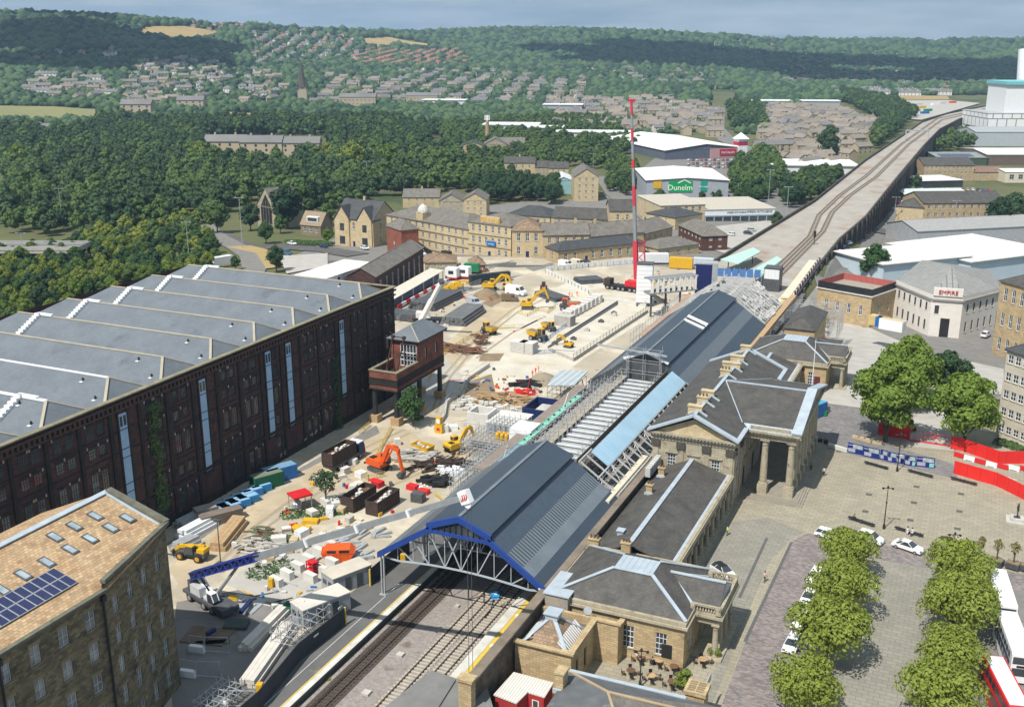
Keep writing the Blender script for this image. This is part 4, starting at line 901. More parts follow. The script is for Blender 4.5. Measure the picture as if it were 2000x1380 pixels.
# vehicle and figure builders
def ext(b,P,y0,y1,m=0,inset=0):
 """side profile in xz pushed across y, optionally narrower at its higher points"""
 n=len(P);k=len(b.v)
 for y,s in((y0,1),(y1,-1)):b.v.extend([(x,y+s*inset*max(0,z-P[0][1]),z)for x,z in P])
 a=sum(P[i][0]*P[(i+1)%n][1]-P[(i+1)%n][0]*P[i][1]for i in range(n))
 f0,f1=tuple(range(k,k+n)),tuple(range(k+2*n-1,k+n-1,-1))
 if a<0:f0,f1=f0[::-1],f1[::-1]
 b.f+=[f0,f1];b.m+=[m,m]
 for i in range(n):
  j=(i+1)%n;q=(k+i,k+n+i,k+n+j,k+j);b.f.append(q if a>0 else q[::-1]);b.m.append(m)
 return b
_wc={}
def wheel(root,x,y,r,w,hubm=None,name='wheel'):
 k=(r,w,(hubm or hub).name)
 if k not in _wc:
  b=MB();b.disc((0,0,0),r,(0,1,0),w,14,0);b.disc((0,0,0),r*.58,(0,1,0),w+.03,10,1);_wc[k]=b.mesh('wheel',[tyre,hubm or hub])
 return link(name,_wc[k],root,(x,y,r))
def car(label,loc,rz,body,kind='hatch',name='parked_car',group='parked cars',sc=1,roofm=None,cat='car'):
 t=thing(name,label,cat,loc,rz,group)
 if kind=='van':
  L,Wd,H=5.4,1.95,2.35
  P=[(-2.7,.35),(-2.7,2.2),(-2.6,2.35),(1.3,2.35),(1.9,1.45),(2.6,1.1),(2.72,.7),(2.7,.35)]
  b=MB();ext(b,P,-Wd/2,Wd/2,0,.04);b.build('body',body,t)
  b=MB();b.face([(1.36,-.78,2.27),(1.36,.78,2.27),(1.91,.84,1.47),(1.91,-.84,1.47)][::-1]);b.v=[(x+.02,y,z+.01)for x,y,z in b.v]
  for s in(-1,1):b.face([(.5,s*.945,1.45),(1.75,s*.945,1.45),(1.25,s*.915,2.15),(.5,s*.915,2.15)][::s])
  b.build('window',glass,t);wx,wr=(-1.75,1.75),.36
 else:
  L,Wd=(4.7,1.82)if kind=='saloon' else(4.2,1.78);h=L/2;H=1.46 if kind!='mpv' else 1.72
  zb=.92 if kind!='mpv' else 1.05
  b=MB();ext(b,[(-h,.38),(-h-.04,.62),(-h+.1,zb-.03),(-h+.4,zb),(.95,zb),(h-.45,zb-.17),(h-.05,.62),(h,.36)],-Wd/2,Wd/2,0,.03)
  rr=(-h+1.35,.25)if kind=='saloon' else(-h+.55,.35);gb=(-h+.55 if kind=='saloon' else-h+.12,1.1)
  w0,w1=Wd/2-.08,Wd/2-.28
  k=len(b.v);b.face([(rr[0],-w1,H),(rr[1],-w1,H),(rr[1],w1,H),(rr[0],w1,H)],1)
  for s in(-1,1):
   for xa,xb in((rr[0]-.04,rr[0]+.1),((rr[0]+rr[1])/2-.05,(rr[0]+rr[1])/2+.05),(rr[1]-.08,rr[1]+.04)):b.beam((xa,s*w1,H),(xa+(gb[0]-rr[0]if xa<0 else(gb[1]-rr[1]if xa>rr[1]-.2 else 0))*.98,s*w0,zb),.07,.07,0)
  b.build('body',[body,roofm or body],t)
  b=MB();T_=[(rr[0],-w1,H-.015),(rr[1],-w1,H-.015),(rr[1],w1,H-.015),(rr[0],w1,H-.015)];B_=[(gb[0],-w0,zb),(gb[1],-w0,zb),(gb[1],w0,zb),(gb[0],w0,zb)]
  for i in range(4):j=(i+1)%4;b.face([B_[i],B_[j],T_[j],T_[i]])
  b.build('window',glass,t);wx,wr=(-h+.8,h-.85),.31
 for x in wx:
  for s in(-1,1):wheel(t,x,s*(Wd/2-.1),wr,.22)
 for s in(-1,1):
  b=MB();b.box(wx[1]+.62,wx[1]+.86,s*.6-.2,s*.6+.2,.56,.74);b.build('headlight',glassb,t)
  b=MB();b.box(-2.72 if kind=='van' else-h-.05,-2.66 if kind=='van' else-h+.02,s*.68-.12,s*.68+.12,.62,.85);b.build('tail_light',red,t)
 t.scale=(sc,sc,sc);return t
def bus(label,loc,rz,body,side,decks=2,L=10.9):
 t=thing('parked_bus',label,'bus',loc,rz,'buses parked by the square');H=4.3 if decks==2 else 3.0;h=L/2;w=1.27
 b=MB();ext(b,[(-h,.35),(-h-.03,1.6),(-h+.1,H-.15),(-h+.3,H),(h-.3,H),(h-.08,H-.2),(h,1.6),(h,.35)],-w,w,0,.012)
 b.box(-h+.5,h-.6,-w+.25,w-.25,H,H+.05,1);b.build('body',[body,white],t)
 b=MB()
 for s in(-1,1):
  for z0,z1 in(((1.25,2.15),(2.85,3.75))if decks==2 else((1.2,2.3),)):
   for i in range(7):x=-h+.7+i*(L-1.6)/7;y=s*(w+.012-.012*z0);b.face([(x,y,z0),(x+(L-1.6)/7-.18,y,z0),(x+(L-1.6)/7-.18,y-s*.012,z1),(x,y-s*.012,z1)][::-s])
 b.face([(h+.02,-1.1,1.25),(h+.02,1.1,1.25),(h-.01,1.1,2.3),(h-.01,-1.1,2.3)])
 if decks==2:b.face([(h-.02,-1.1,2.85),(h-.02,1.1,2.85),(h-.06,1.08,3.8),(h-.06,-1.08,3.8)])
 b.build('window',glass,t)
 b=MB()
 for s in(-1,1):b.box(-h+.2,h-.9,s*(w+.01)-.015,s*(w+.01)+.015,2.3,2.75 if decks==2 else 2.75)
 b.build('side_band',side,t)
 for x in(-h+2.6,h-2.4):
  for s in(-1,1):wheel(t,x,s*(w-.13),.48,.28)
 b=MB();b.box(h-.01,h+.03,-.6,.6,2.42,2.7);b.build('destination_sign',blk,t)
 return t
def skinned(verts,edges,radii,lvl=2):
 me=bpy.data.meshes.new('person_body');me.from_pydata(verts,edges,[]);o=bpy.data.objects.new('person_body',me);COL.objects.link(o)
 md=o.modifiers.new('s','SKIN');sv=me.skin_vertices[0].data
 for i,r in enumerate(radii):sv[i].radius=r if isinstance(r,tuple)else(r,r)
 sv[0].use_root=True;md.use_smooth_shade=True;m2=o.modifiers.new('u','SUBSURF');m2 .levels=lvl;m2 .render_levels=lvl
 dg=bpy.context.evaluated_depsgraph_get();r=bpy.data.meshes.new_from_object(o.evaluated_get(dg));bpy.data.objects.remove(o);bpy.data.meshes.remove(me);return r
def pose(kind):
 sit=kind=='sit';st_=.22 if kind=='walk' else .02;hz_=.52 if sit else .92
 V=[(0,0,hz_),(0,0,hz_+.25),(0,0,hz_+.48),(0.01,0,hz_+.57),(.02,0,hz_+.72)];E_=[(0,1),(1,2),(2,3),(3,4)];R_=[(.15,.11),(.14,.10),(.17,.10),(.055,.055),(.10,.115)]
 for s in(-1,1):
  k=len(V);a=st_*s
  if sit:V+=[(.06,s*.1,hz_-.02),(.45,s*.1,.5),(.48,s*.1,.09),(.62,s*.1,.05)]
  else:V+=[(0,s*.09,hz_-.07),(a*.6+.03,s*.1,.5),(a*1.3-.03,s*.1,.09),(a*1.3+.14,s*.1,.04)]
  E_+=[(0,k),(k,k+1),(k+1,k+2),(k+2,k+3)];R_+=[(.095,.095),.06,.045,(.045,.035)]
  k=len(V);z=hz_+.46
  V+=[(0,s*.2,z),(-.03-a*.4,s*.25,z-.28),(.1-a*.8,s*.22,z-.5),(.13-a*.9,s*.21,z-.6)]if not sit else[(0,s*.2,z),(.06,s*.25,z-.27),(.28,s*.18,z-.32),(.37,s*.16,z-.33)]
  E_+=[(2,k),(k,k+1),(k+1,k+2),(k+2,k+3)];R_+=[.06,.045,.035,.035]
 return skinned(V,E_,R_,1),hz_
_pm={}
def person(label,loc,rz,kind='stand',top=palecl,legs=darkcl,group=None,head=hairm,bag=None):
 if kind not in _pm:_pm[kind]=pose(kind)
 me,hz_=_pm[kind];me=me.copy()
 for m in(legs,top,skin):me.materials.append(m)
 for p in me.polygons:
  c=p.center;z=c.z;arm=abs(c.y)>.19
  p.material_index=2 if z>hz_+.53 or(arm and z<hz_+.16)else(1 if z>hz_+.02 else 0)
 o=link('person',me,None,loc,rz);tag(o,label,'person',group)
 b=MB();b.lathe(.005,0,[(.1,hz_+.72),(.125,hz_+.78),(.10,hz_+.86),(.04,hz_+.89)],8);b.build('hair' if head is hairm else 'hard_hat',head,o,loc=(0,0,0))
 if bag:b=MB();b.box(-.16,.16,.26,.38,hz_-.5,hz_-.1);b.build('bag',bag,o,loc=(0,0,0))
 return o
def g3(px,py,z=0):p=G(px,py,z);return(p.x,p.y,z)
# trees
def leafcloud(lobes,n,s,rng,flat=.55,nsc=.4):
 """n leaf-sized quads over the shells of the lobes (x,y,z,rx,rz)"""
 vol=np.array([l[3]**2 for l in lobes]);pk=rng.choice(len(lobes),n,p=vol/vol.sum());L=np.array(lobes)[pk]
 d=rng.normal(size=(n,3));d/=np.linalg.norm(d,axis=1)[:,None];d[:,2]=np.where(d[:,2]<-.35,-d[:,2],d[:,2])
 r=rng.uniform(.62,1.06,n)**.7
 c=L[:,:3]+d*np.stack([L[:,3],L[:,3],L[:,4]],1)*r[:,None]
 nn=d+rng.normal(scale=nsc,size=(n,3));nn/=np.linalg.norm(nn,axis=1)[:,None]
 a=np.cross(nn,rng.normal(size=(n,3)));a/=np.linalg.norm(a,axis=1)[:,None];bb=np.cross(nn,a)
 sz=s*rng.uniform(.6,1.35,n)[:,None]
 V=np.stack([c-a*sz,c-bb*sz*flat,c+a*sz,c+bb*sz*flat],1).reshape(-1,3)
 return V
def quadmesh(name,V,m):
 n=len(V)//4;me=bpy.data.meshes.new(name);me.vertices.add(len(V));me.vertices.foreach_set('co',V.ravel());me.loops.add(n*4);me.loops.foreach_set('vertex_index',np.arange(n*4))
 me.polygons.add(n);me.polygons.foreach_set('loop_start',np.arange(n)*4);me.materials.append(m);me.update(calc_edges=True);return me
def ico(name='x',sub=1):
 bm=bmesh.new();bmesh.ops.create_icosphere(bm,subdivisions=sub,radius=1);V=np.array([v.co[:]for v in bm.verts]);F=np.array([[v.index for v in f.verts]for f in bm.faces]);bm.free();return V,F
ICV,ICF=ico(sub=1)
def tree_data(seed,H,R_,n,s,m,ct=.3,nl=9,narrow=False,coreR=.74):
 """crown mesh (leaf quads round dark-free inner lumps) and trunk mesh"""
 rng=np.random.default_rng(seed);lob=[]
 for i in range(nl):
  f=i/(nl-1);a=i*2.4+rng.uniform(0,1);z=H*(ct+.12+(.80-ct)*f)
  pr=math.sin(math.pi*(.22+.70*f))if not narrow else(.85-.6*f)
  rr=R_*pr*rng.uniform(.45,.62);q=R_*pr*.56
  lob.append((q*math.cos(a),q*math.sin(a),z,rr,rr*rng.uniform(.75,1.0)))
 lob.append((0,0,H*.80,R_*.42,H*.17));lob.append((0,0,H*(ct+.32),R_*.62,H*.24))
 V=leafcloud(lob,n,s,rng);F=np.arange(len(V)).reshape(-1,4)
 cv,cf=[],[];k=len(V)
 for l in lob:
  c=ICV*np.array([l[3],l[3],l[4]])*coreR*rng.uniform(.85,1.12,(len(ICV),1))+np.array(l[:3]);cv.append(c);cf.append(ICF+k);k+=len(ICV)
 me=bpy.data.meshes.new('crown');me.from_pydata(np.concatenate([V]+cv).tolist(),[],F.tolist()+np.concatenate(cf).tolist());me.materials.append(m);me.update()
 b=MB();tr=max(.12,R_*.055);top=H*.62
 b.tube((0,0,-.5),(0,0,H*ct),tr*1.3,tr*.9,7);b.tube((0,0,H*ct),(.1,0,top),tr*.9,tr*.4,6)
 for l in lob[:5]:b.tube((0,0,H*ct*rng.uniform(.8,1.2)),(l[0]*.9,l[1]*.9,l[2]),tr*.5,tr*.2,5)
 return me,b.mesh('trunk',bark)
def plant_tree(data,loc,label,group=None,name='tree',sc=1.0,rz=0,cat='tree'):
 t=thing(name,label,cat,loc,rz,group);t.scale=sc if isinstance(sc,tuple)else(sc,sc,sc)
 link('crown',data[0],t);link('trunk',data[1],t);return t
# the square
sheet('square_setts',pxw([(1400,1400),(1478,1195),(1548,1055),(1578,1041),(1665,1050),(1845,1090),(2030,1128),(2030,1172),(1900,1135),(1825,1110),(1688,1088),(1640,1100),(1562,1300),(1525,1420)]),mcob,.006,30)
sheet('upper_setts',pxw([(1592,700),(1690,690),(1702,820),(1745,872),(1862,905),(1872,936),(1650,884),(1580,868)]),mcobg,.006,30)
sheet('inner_paving',pxw([(1640,1100),(1688,1088),(1825,1110),(1900,1135),(1890,1400),(1525,1420),(1562,1300)]),mflag2,.009,40)
sheet('bus_road',pxw([(1880,1420),(1925,1140),(2040,1165),(2040,1420)]),masphl,.012,40)
sheet('station_pavement',pxw([(1380,1400),(1500,1100),(1545,1052),(1570,1040),(1500,1010),(1420,1020),(1330,1180),(1400,1300),(1370,1400)]),mflag2,.004,40)
for P in([(1498,1050),(1444,1167)],[(1546,1058),(1455,1252)]):strip('dark_sett_line',pxw(P),.45,M('dark_setts',(.12,.118,.12),(.09,.09,.092),ns=1)if 'dark_setts' not in bpy.data.materials else bpy.data.materials['dark_setts'],.013,40)
sheet('building_site_slab',pxw([(1775,735),(1870,740),(1862,880),(1700,862),(1740,820)]),mconcy,.014,40)
b=MB()
for px,py in((1638,881),(1571,954),(1697,965),(1790,950),(1690,998),(1785,981),(1877,964),(1778,1015),(1874,998),(1870,1032)):p=G(px,py);b.box(p.x-.5,p.x+.5,p.y-.5,p.y+.5,.008,.014)
struct('drain_grilles',b,masph)
P1=tree_data(11,8.8,4.7,5600,.24,leafS,.22,16,coreR=.34);P2=tree_data(12,8.4,4.8,5600,.24,leafS,.2,17,coreR=.34)
rowsq=[((1668,1128),'far end of the left row beside the white taxis'),((1652,1206),'second from the far end of the left row'),((1628,1300),'third from the far end of the left row'),((1588,1395),'near end of the left row'),((1885,1165),'far end of the right row beside the first white bus'),((1876,1245),'second from the far end of the right row'),((1866,1335),'third from the far end of the right row'),((1850,1425),'near end of the right row')]
for i,((px,py),w)in enumerate(rowsq):
 plant_tree((P1,P2)[i%2],g3(px-16,py),'bright green square tree, '+w,'trees in two rows on the paved square','square_tree',(.95+.1*(i%3))*.95,i*1.3)
D1=tree_data(21,18.5,7.4,7600,.42,leafD,.12,16,coreR=.6);D2=tree_data(22,15.5,6.8,6000,.42,leafD,.14,14,coreR=.6);D3=tree_data(23,14,5.5,4000,.42,leafB,.2,10)
plant_tree(D1,g3(1729,862),'tall bright green plane tree standing in front of the red hoarding','large trees above the square','plane_tree')
plant_tree(D1,g3(1768,800),'plane tree just behind the tallest plane tree','large trees above the square','plane_tree',.93,2)
plant_tree(D2,g3(1882,872),'plane tree right of the caged site enclosure','large trees above the square','plane_tree',1.0,1)
plant_tree(D3,g3(1845,790),'dark green tree behind the two plane trees','large trees above the square','dark_tree',.9)
car('white saloon taxi at the right end of the rank',g3(1773,1073),RD(-21),white,'saloon',group='white taxis round the square')
car('white people carrier with black leaf pattern in the rank',g3(1699,1057),RD(-17),white,'mpv',group='white taxis round the square')
car('white estate taxi at the left end of the rank beneath a tree top',g3(1618,1050),RD(-14),white,'hatch',group='white taxis round the square')
for i,(px,py,w)in enumerate(((1592,1131,'farthest of the four parked along the left tree row'),(1580,1172,'second of the four parked along the left tree row'),(1564,1218,'third of the four parked along the left tree row'),(1547,1264,'nearest of the four parked along the left tree row'))):
 car('white taxi, '+w,g3(px,py),RD(-95),white,'hatch' if i!=1 else 'saloon',group='white taxis round the square')
car('white car with black roof half hidden behind the near pavilion',g3(1412,1121),RD(-38),white,'hatch',roofm=blk,group=None)
b1=bus('white double decker farthest up the row of buses',(8.4,145.4,0),RD(-82),white,blud);bus('white double decker with dark blue band in the middle of the row',(9.9,133.4,0),RD(-80),white,blud)
bus('red and white bus nearest the bottom corner',(8.9,121.3,0),RD(-74),red,red,2,11)
def lamp_post(label,loc,h=7.2):
 t=thing('street_lamp',label,'street lamp',loc,.3,'black lamps on the square');b=MB();b.lathe(0,0,[(.2,0),(.2,.8),(.1,.9),(.075,h*.6),(.055,h)],8);b.lathe(0,0,[(.06,h*.62),(.17,h*.64),(.06,h*.68)],8);b.build('post',blk,t)
 b=MB();b.beam((-.75,0,h-.05),(.75,0,h-.05),.09);b.lathe(0,0,[(.12,h),(.2,h+.1),(.04,h+.4)],8)
 for s in(-1,1):b.lathe(s*.75,0,[(.06,h+.05),(.2,h-.02),(.2,h-.18),(.1,h-.3)],8)
 b.build('lantern',blk,t);return t
lamp_post('black lamp post in the open middle of the square',g3(1726,1032));lamp_post('black lamp post beside the blue picture boards',g3(1752,920))
lamp_post('black lamp post behind the seated group and planters',g3(1857,1108),5.5);lamp_post('black lamp post over the pub tables',g3(1250,1340),5)
def bench(label,px,py,rz,L=4.6):
 t=thing('bench',label,'bench',g3(px,py),rz,'long black benches on the square');b=MB();b.box(-L/2,L/2,-.3,.3,.38,.48);b.build('seat',blk,t)
 for x in(-L*.38,0,L*.38):b=MB();b.box(x-.1,x+.1,-.25,.25,.015,.38);b.box(x-.05,x+.05,.25,.31,.48,.62);b.build('leg',steeld,t)
bench('black bench below the blue boards, nearest the lamp',1711,911,RD(-19));bench('black bench right of the blue boards',1797,927,RD(-18));bench('black bench under the near red hoarding',1882,942,RD(-17))
bench('black bench with one person at its left end',1682,1021,RD(-20));bench('black bench where a pale pair sit',1775,1041,RD(-18));bench('black bench where a dark clothed group sit',1868,1061,RD(-18),5)
def seated(px,py,rz,label,top,legs=darkcl):p=G(px,py);person(label,(p.x,p.y,.0),rz,'sit',top,legs,'people sitting on the square')
seated(1668,1018,RD(70),'person in black sitting alone on the left bench',darkcl);seated(1772,1043,RD(-100),'person in pale clothes sitting left of a pair',palecl,palecl);seated(1781,1045,RD(-100),'person in white top sitting right of a pair',palecl)
for i,(px,w,m)in enumerate(((1850,'leftmost',darkcl),(1860,'second',darkcl),(1869,'third',palecl),(1886,'rightmost',pinkcl))):seated(px,1058+i*2.4,RD(-100),f'{w} person of the seated group near the planters',m)
person('person in white top and black trousers walking across the square',g3(1609,929),RD(-100),'walk',palecl,darkcl);person('person in pink shirt walking beside the setts',g3(1493,1136),RD(70),'walk',pinkcl,darkcl)
person('person in lime high visibility vest by the colonnade',g3(1420,1045),RD(200),'stand',hivisy,darkcl);person('person in lime high visibility top beside the left tree row',g3(1710,1158),RD(-60),'walk',hivisy,darkcl)
person('person in dark coat on the portico steps',g3(1583,922),RD(-90),'stand',darkcl);person('person in striped top standing by the portico column',g3(1491,965),RD(-90),'stand',palecl,darkcl)
for i,(px,py,m)in enumerate(((1808,1192,darkcl),(1816,1188,darkcl),(1820,1197,palecl))):person(f'{("left", "middle", "right")[i]} one of three people in the shade of the right tree row',g3(px,py),1+i,'stand',m,darkcl,'people under the right tree row')
t=thing('statue','dark bronze standing figure on a stepped stone plinth','statue',g3(1985,1018));b=MB();b.box(-1.6,1.6,-1.6,1.6,.015,.35);b.box(-1.0,1.0,-1.0,1.0,.35,.8);b.build('plinth',conc,t)
me=pose('stand')[0];me.materials.append(M('bronze',(.045,.05,.045),(.025,.03,.028),rough=.4,metal=.3));o=link('figure',me,t,(0,0,.8));o.scale=(1.55,)*3
b=MB();b.box(-.5,.5,-.5,.5,.8,.86);b.build('base_plate',steeld,t)
SAP=tree_data(31,3.6,.9,260,.16,M('sapling_leaves',(.14,.15,.05),(.2,.14,.06),ns=2),.35,6,coreR=.2)
for i,(px,py)in enumerate(((1912,1098),(1945,1104),(1978,1110),(2005,1115))):
 p=g3(px,py);w=('leftmost','second from the left','third from the left','rightmost')[i]
 t=thing('planter',f'black slatted planter box by the buses, {w}','planter',p,RD(-18),'planters beside the buses');b=MB();b.box(-.95,.95,-.75,.75,.25,1.05)
 for z in(.4,.6,.8):b.box(-.98,.98,-.78,.78,z,z+.08)
 for x in(-.8,.8):b.box(x-.1,x+.1,-.7,.7,.0,.25)
 b.build('box',steeld,t);b=MB();b.box(-.85,.85,-.65,.65,1.0,1.1);b.build('soil',mdirt,t)
 plant_tree(SAP,(p[0],p[1],.95),f'thin brownish sapling in a planter by the buses, {w}','saplings in planters','sapling',1,i)
def fence_run(name,label,pts,h,m,th=.08,cat='hoarding',z=0,foot=None,group=None,world=False):
 P=[Vector(p)for p in(pts if world else[g3(*p)for p in pts])];t=thing(name,label,cat,tuple(P[0]),0,group);b=MB()
 for a,c in zip(P,P[1:]):
  d=(c-a).normalized();n=Vector((d.y,-d.x,0))*(th/2)
  b.prism([tuple((a+n)[:2]),tuple((c+n)[:2]),tuple((c-n)[:2]),tuple((a-n)[:2])],z+(a.z if world else 0),z+h+(a.z if world else 0))
 b.build('panel',m,t,world=True)
 if foot:
  b=MB()
  for a,c in zip(P,P[1:]):
   L=(c-a).length;k=max(1,int(L/2.4))
   for i in range(k+1):q=a.lerp(c,i/k);b.box(q.x-.05,q.x+.05,q.y-.35,q.y+.35,z,z+h*.7)
  b.build('post',foot,t,world=True)
 return t
fr=fence_run('hoarding','bright red hoarding wall zigzagging along the near side of the footway',[(1862,924),(1945,948),(1962,956),(2030,990)],2.5,redh)
for px,py in((1916,921),(1976,941)):p=G(px,py+14);text(fr,'SITE SAFETY',.35,(p.x-.1,p.y-.2,1.9),RD(-25),inkw,world=True)
fence_run('hoarding','dark red hoarding behind the plane tree trunk',[(1714,848),(1776,858)],2.5,redh);fence_run('hoarding','red hoarding along the far side of the footway past the second plane tree',[(1856,875),(1880,880),(1950,905),(2030,905)],2.5,redh)
t=fence_run('mesh_fence','red mesh gate panels between the two red hoardings',[(1776,860),(1855,872)],.25,red,.1,'mesh fence');b=MB();A_,B_=Vector(g3(1776,860)),Vector(g3(1855,872))
for i in range(9):q=A_.lerp(B_,i/8);b.beam(q,q+Vector((0,0,2.2)),.06)
for z in(.25,1.2,2.2):b.beam(A_+Vector((0,0,z)),B_+Vector((0,0,z)),.05)
b.build('mesh_frame',red,t,world=True);p=A_.lerp(B_,.62);b=MB();b.box(p.x-.3,p.x+.3,p.y-.1,p.y-.04,1.2,1.8);b.build('sign',red,t,world=True)
mural=M('picture_panels',(.012,.03,.20),(.012,.026,.16),ns=.3,rough=.4)
P=[Vector(g3(x,y))for x,y in((1654,882),(1686,889),(1718,896),(1733,900),(1750,903),(1766,906),(1788,910),(1825,914))]
t=thing('picture_board','run of dark blue picture boards with white writing across the square','display board',tuple(P[0]));
for i,(a,c)in enumerate(zip(P,P[1:])):
 d=(c-a).normalized();n=Vector((d.y,-d.x,0));off=n*(.25 if i%2 else 0);b=MB();a2,c2=a+off+d*.05,c+off-d*.05
 b.prism([tuple((a2+n*.05)[:2]),tuple((c2+n*.05)[:2]),tuple((c2-n*.05)[:2]),tuple((a2-n*.05)[:2])],.0,2.0,0)
 L=(c2-a2).length
 def pt(u,z):q=a2+d*(u*L)+n*.06;return(q.x,q.y,z)
 b.face([pt(.34,1.05),pt(.95,1.05),pt(.95,1.85),pt(.34,1.85)],1)
 if i in(5,6):b.face([pt(.72,.15),pt(.97,.15),pt(.97,.9),pt(.72,.9)],2)
 for k in range(4):b.face([pt(.06,.3+k*.18),pt(.5,.3+k*.18),pt(.5,.38+k*.18),pt(.06,.38+k*.18)],3)
 b.build('board',[mural,M('landscape_print',(.48,.55,.60),(.20,.24,.22),ns=1.2,detail=6)if i==0 else bpy.data.materials['landscape_print'],M('pale_teal_print',(.25,.6,.58),(.2,.5,.5))if i==0 else bpy.data.materials['pale_teal_print'],inkw],t,world=True)
 if i in(0,1,4,6):q=a2+d*(L*.25)+n*.08;text(t,'TRANSFORMING',.2,(q.x,q.y,1.55),math.atan2(d.y,d.x),inkw,world=True)
for i,(px,py)in enumerate(((1873,893),(1893,899),(1914,905),(1936,911),(1958,915),(1980,918),(2002,920))):
 p=g3(px,py);t=thing('traffic_barrier',f'{"red" if i % 2 == 0 else "white"} plastic barrier block on the footway between red hoardings','barrier',p,RD(-22),'red and white barriers on the footway');b=MB();ext(b,[(-1.0,0),(-1.0,.9),(1.0,.9),(1.0,0),(.6,0),(.6,.12),(-.6,.12),(-.6,0)],-.22,.22,0,.12);b.build('block',red if i%2==0 else white,t)
def container(label,loc,rz,m,L=6.05,W=2.44,H=2.6,name='shipping_container',cat='container',group=None,roofm=None,door=True):
 t=thing(name,label,cat,loc,rz,group);b=MB();b.box(-L/2,L/2,-W/2,W/2,.08,H,0);b.box(-L/2+.1,L/2-.1,-W/2+.1,W/2-.1,H,H+.03,1)
 n=int(L/.55)
 for i in range(n):
  x=-L/2+.25+i*(L-.4)/n
  for s in(-1,1):b.box(x,x+.22,s*(W/2)-.03,s*(W/2)+.03,.25,H-.18,0)
 b.build('box',[m,roofm or m],t)
 if door:
  b=MB()
  for y in(-.9,-.3,.3,.9):b.box(L/2+.002,L/2+.05,y-.03,y+.03,.2,H-.15)
  b.box(L/2+.002,L/2+.03,-.015,.015,.15,H-.1);b.build('door_bars',steel,t)
 return t
container('blue container with green bin beside the portico end',g3(1594,812),RD(66),blu,4.2,2.4,3.0,roofm=M('light_blue_roof',(.07,.32,.5),(.06,.27,.42)))
for i,(px,py,m,w)in enumerate(((1583,855,ora,'upper orange'),(1592,862,ora,'lower orange'))):
 p=g3(px,py);t=thing('traffic_barrier',f'{w} plastic barrier by the portico shadow','barrier',p,RD(-35),'orange barriers by the portico');b=MB();ext(b,[(-1.1,0),(-1.1,.95),(1.1,.95),(1.1,0)],-.22,.22,0,.1);b.build('block',M('faded_orange',(.72,.22,.08),(.6,.18,.06))if i==0 else bpy.data.materials['faded_orange'],t)
for i,(px,py,m)in enumerate(((1587,862,blud),(1601,866,blk),(1612,868,blk),(1611,812,grn),(1617,803,steeld))):
 t=thing('wheelie_bin',f'{("blue", "black", "second black", "green", "grey")[i]} wheeled bin beside the station portico','bin',g3(px,py),.4,'bins by the portico');b=MB();ext(b,[(-.3,.12),(-.36,1.0),(.36,1.0),(.3,.12)],-.33,.33);b.box(-.4,.4,-.36,.36,1.0,1.1);b.build('bin_body',m,t)
for i in range(7):p=g3(1621+i*5.2,873+i*1.5);tag((lambda b:(b.box(-.28,.28,-.28,.28,0,.75),b.build('concrete_block',concw,None,loc=p,rz=-.3))[1])(MB()),'pale square block in the short row left of the blue boards','bollard','pale blocks left of the blue boards')
for i in range(5):p=g3(1672+i*11,856+i*2.6);tag((lambda b:(b.box(-.7,.7,-.35,.35,0,.55),b.build('kerb_block',honey2,None,loc=p,rz=-.25))[1])(MB()),'long pale stone block edging the setts below the plane tree','stone block','stone blocks edging the setts')
t=thing('site_cage','grey mesh covered site cage between the plane trees','site enclosure',g3(1822,790));b=MB();p=G(1822,790);scaff(b,p.x-2,p.x+2,p.y-4,p.y+4,0,2.2,1.3,1.3,1.1,.06,False);b.build('frame',steeld,t,world=True);b=MB();b.box(p.x-2.1,p.x+2.1,p.y-4.1,p.y+4.1,2.2,2.26);b.build('cover',conc,t,world=True)
t=thing('site_dumper','yellow and black site dumper behind the dark red hoarding','dumper',g3(1772,838),2.2);b=MB();ext(b,[(-.2,.7),(-.4,1.7),(1.6,1.9),(1.3,.8)],-.9,.9);b.box(-1.6,-.2,-.6,.6,.7,1.4,0);b.box(-1.2,-.3,-.5,.5,1.4,2.3,1);b.build('body',[M('lime_yellow',(.5,.45,.03),(.42,.38,.03)),blk],t)
for x in(-1.1,1.0):
 for s in(-1,1):wheel(t,x,s*.85,.45,.35)
b=MB();rng=np.random.default_rng(5)
HB=quadmesh('leaves',leafcloud([(0,0,.5,1.6,.7),(1.8,.3,.5,1.5,.6),(3.4,-.2,.5,1.4,.6)],900,.2,rng),hedgem)
o=link('shrub_bed',HB,None,g3(1955,868),RD(-28));tag(o,'low green shrub bed in front of the pale stone building','shrub')
def pubtable(i,px,py,lab):
 t=thing('pub_table',lab,'picnic table',g3(px,py),i*.7,'brown tables in the pub garden');b=MB();b.lathe(0,0,[(.6,.72),(.6,.78)],8);b.build('tabletop',timber if i%2 else M('dark_timber',(.16,.085,.05),(.11,.06,.04))if 'dark_timber' not in bpy.data.materials else bpy.data.materials['dark_timber'],t)
 b=MB();b.tube((0,0,.0),(0,0,.72),.06);b.tube((-.3,0,.02),(.3,0,.02),.04);b.build('pedestal',blk,t)
 for k in range(4):
  a=k*1.57+.4;c=thing('pub_chair',f'dark chair at {lab[lab.index("table"):]}','chair',tuple(Vector(g3(px,py))+Vector((math.cos(a)*.95,math.sin(a)*.95,0))),a,'chairs in the pub garden')
  b=MB();b.box(-.22,.22,-.22,.22,.43,.47);b.build('seat',bpy.data.materials['dark_timber']if 'dark_timber' in bpy.data.materials else timber,c);b=MB();b.box(.2,.24,-.22,.22,.47,.9);b.build('backrest',blk,c)
  b=MB();[b.box(x-.02,x+.02,y-.02,y+.02,0,.43)for x in(-.19,.19)for y in(-.19,.19)];b.build('leg_frame',blk,c)
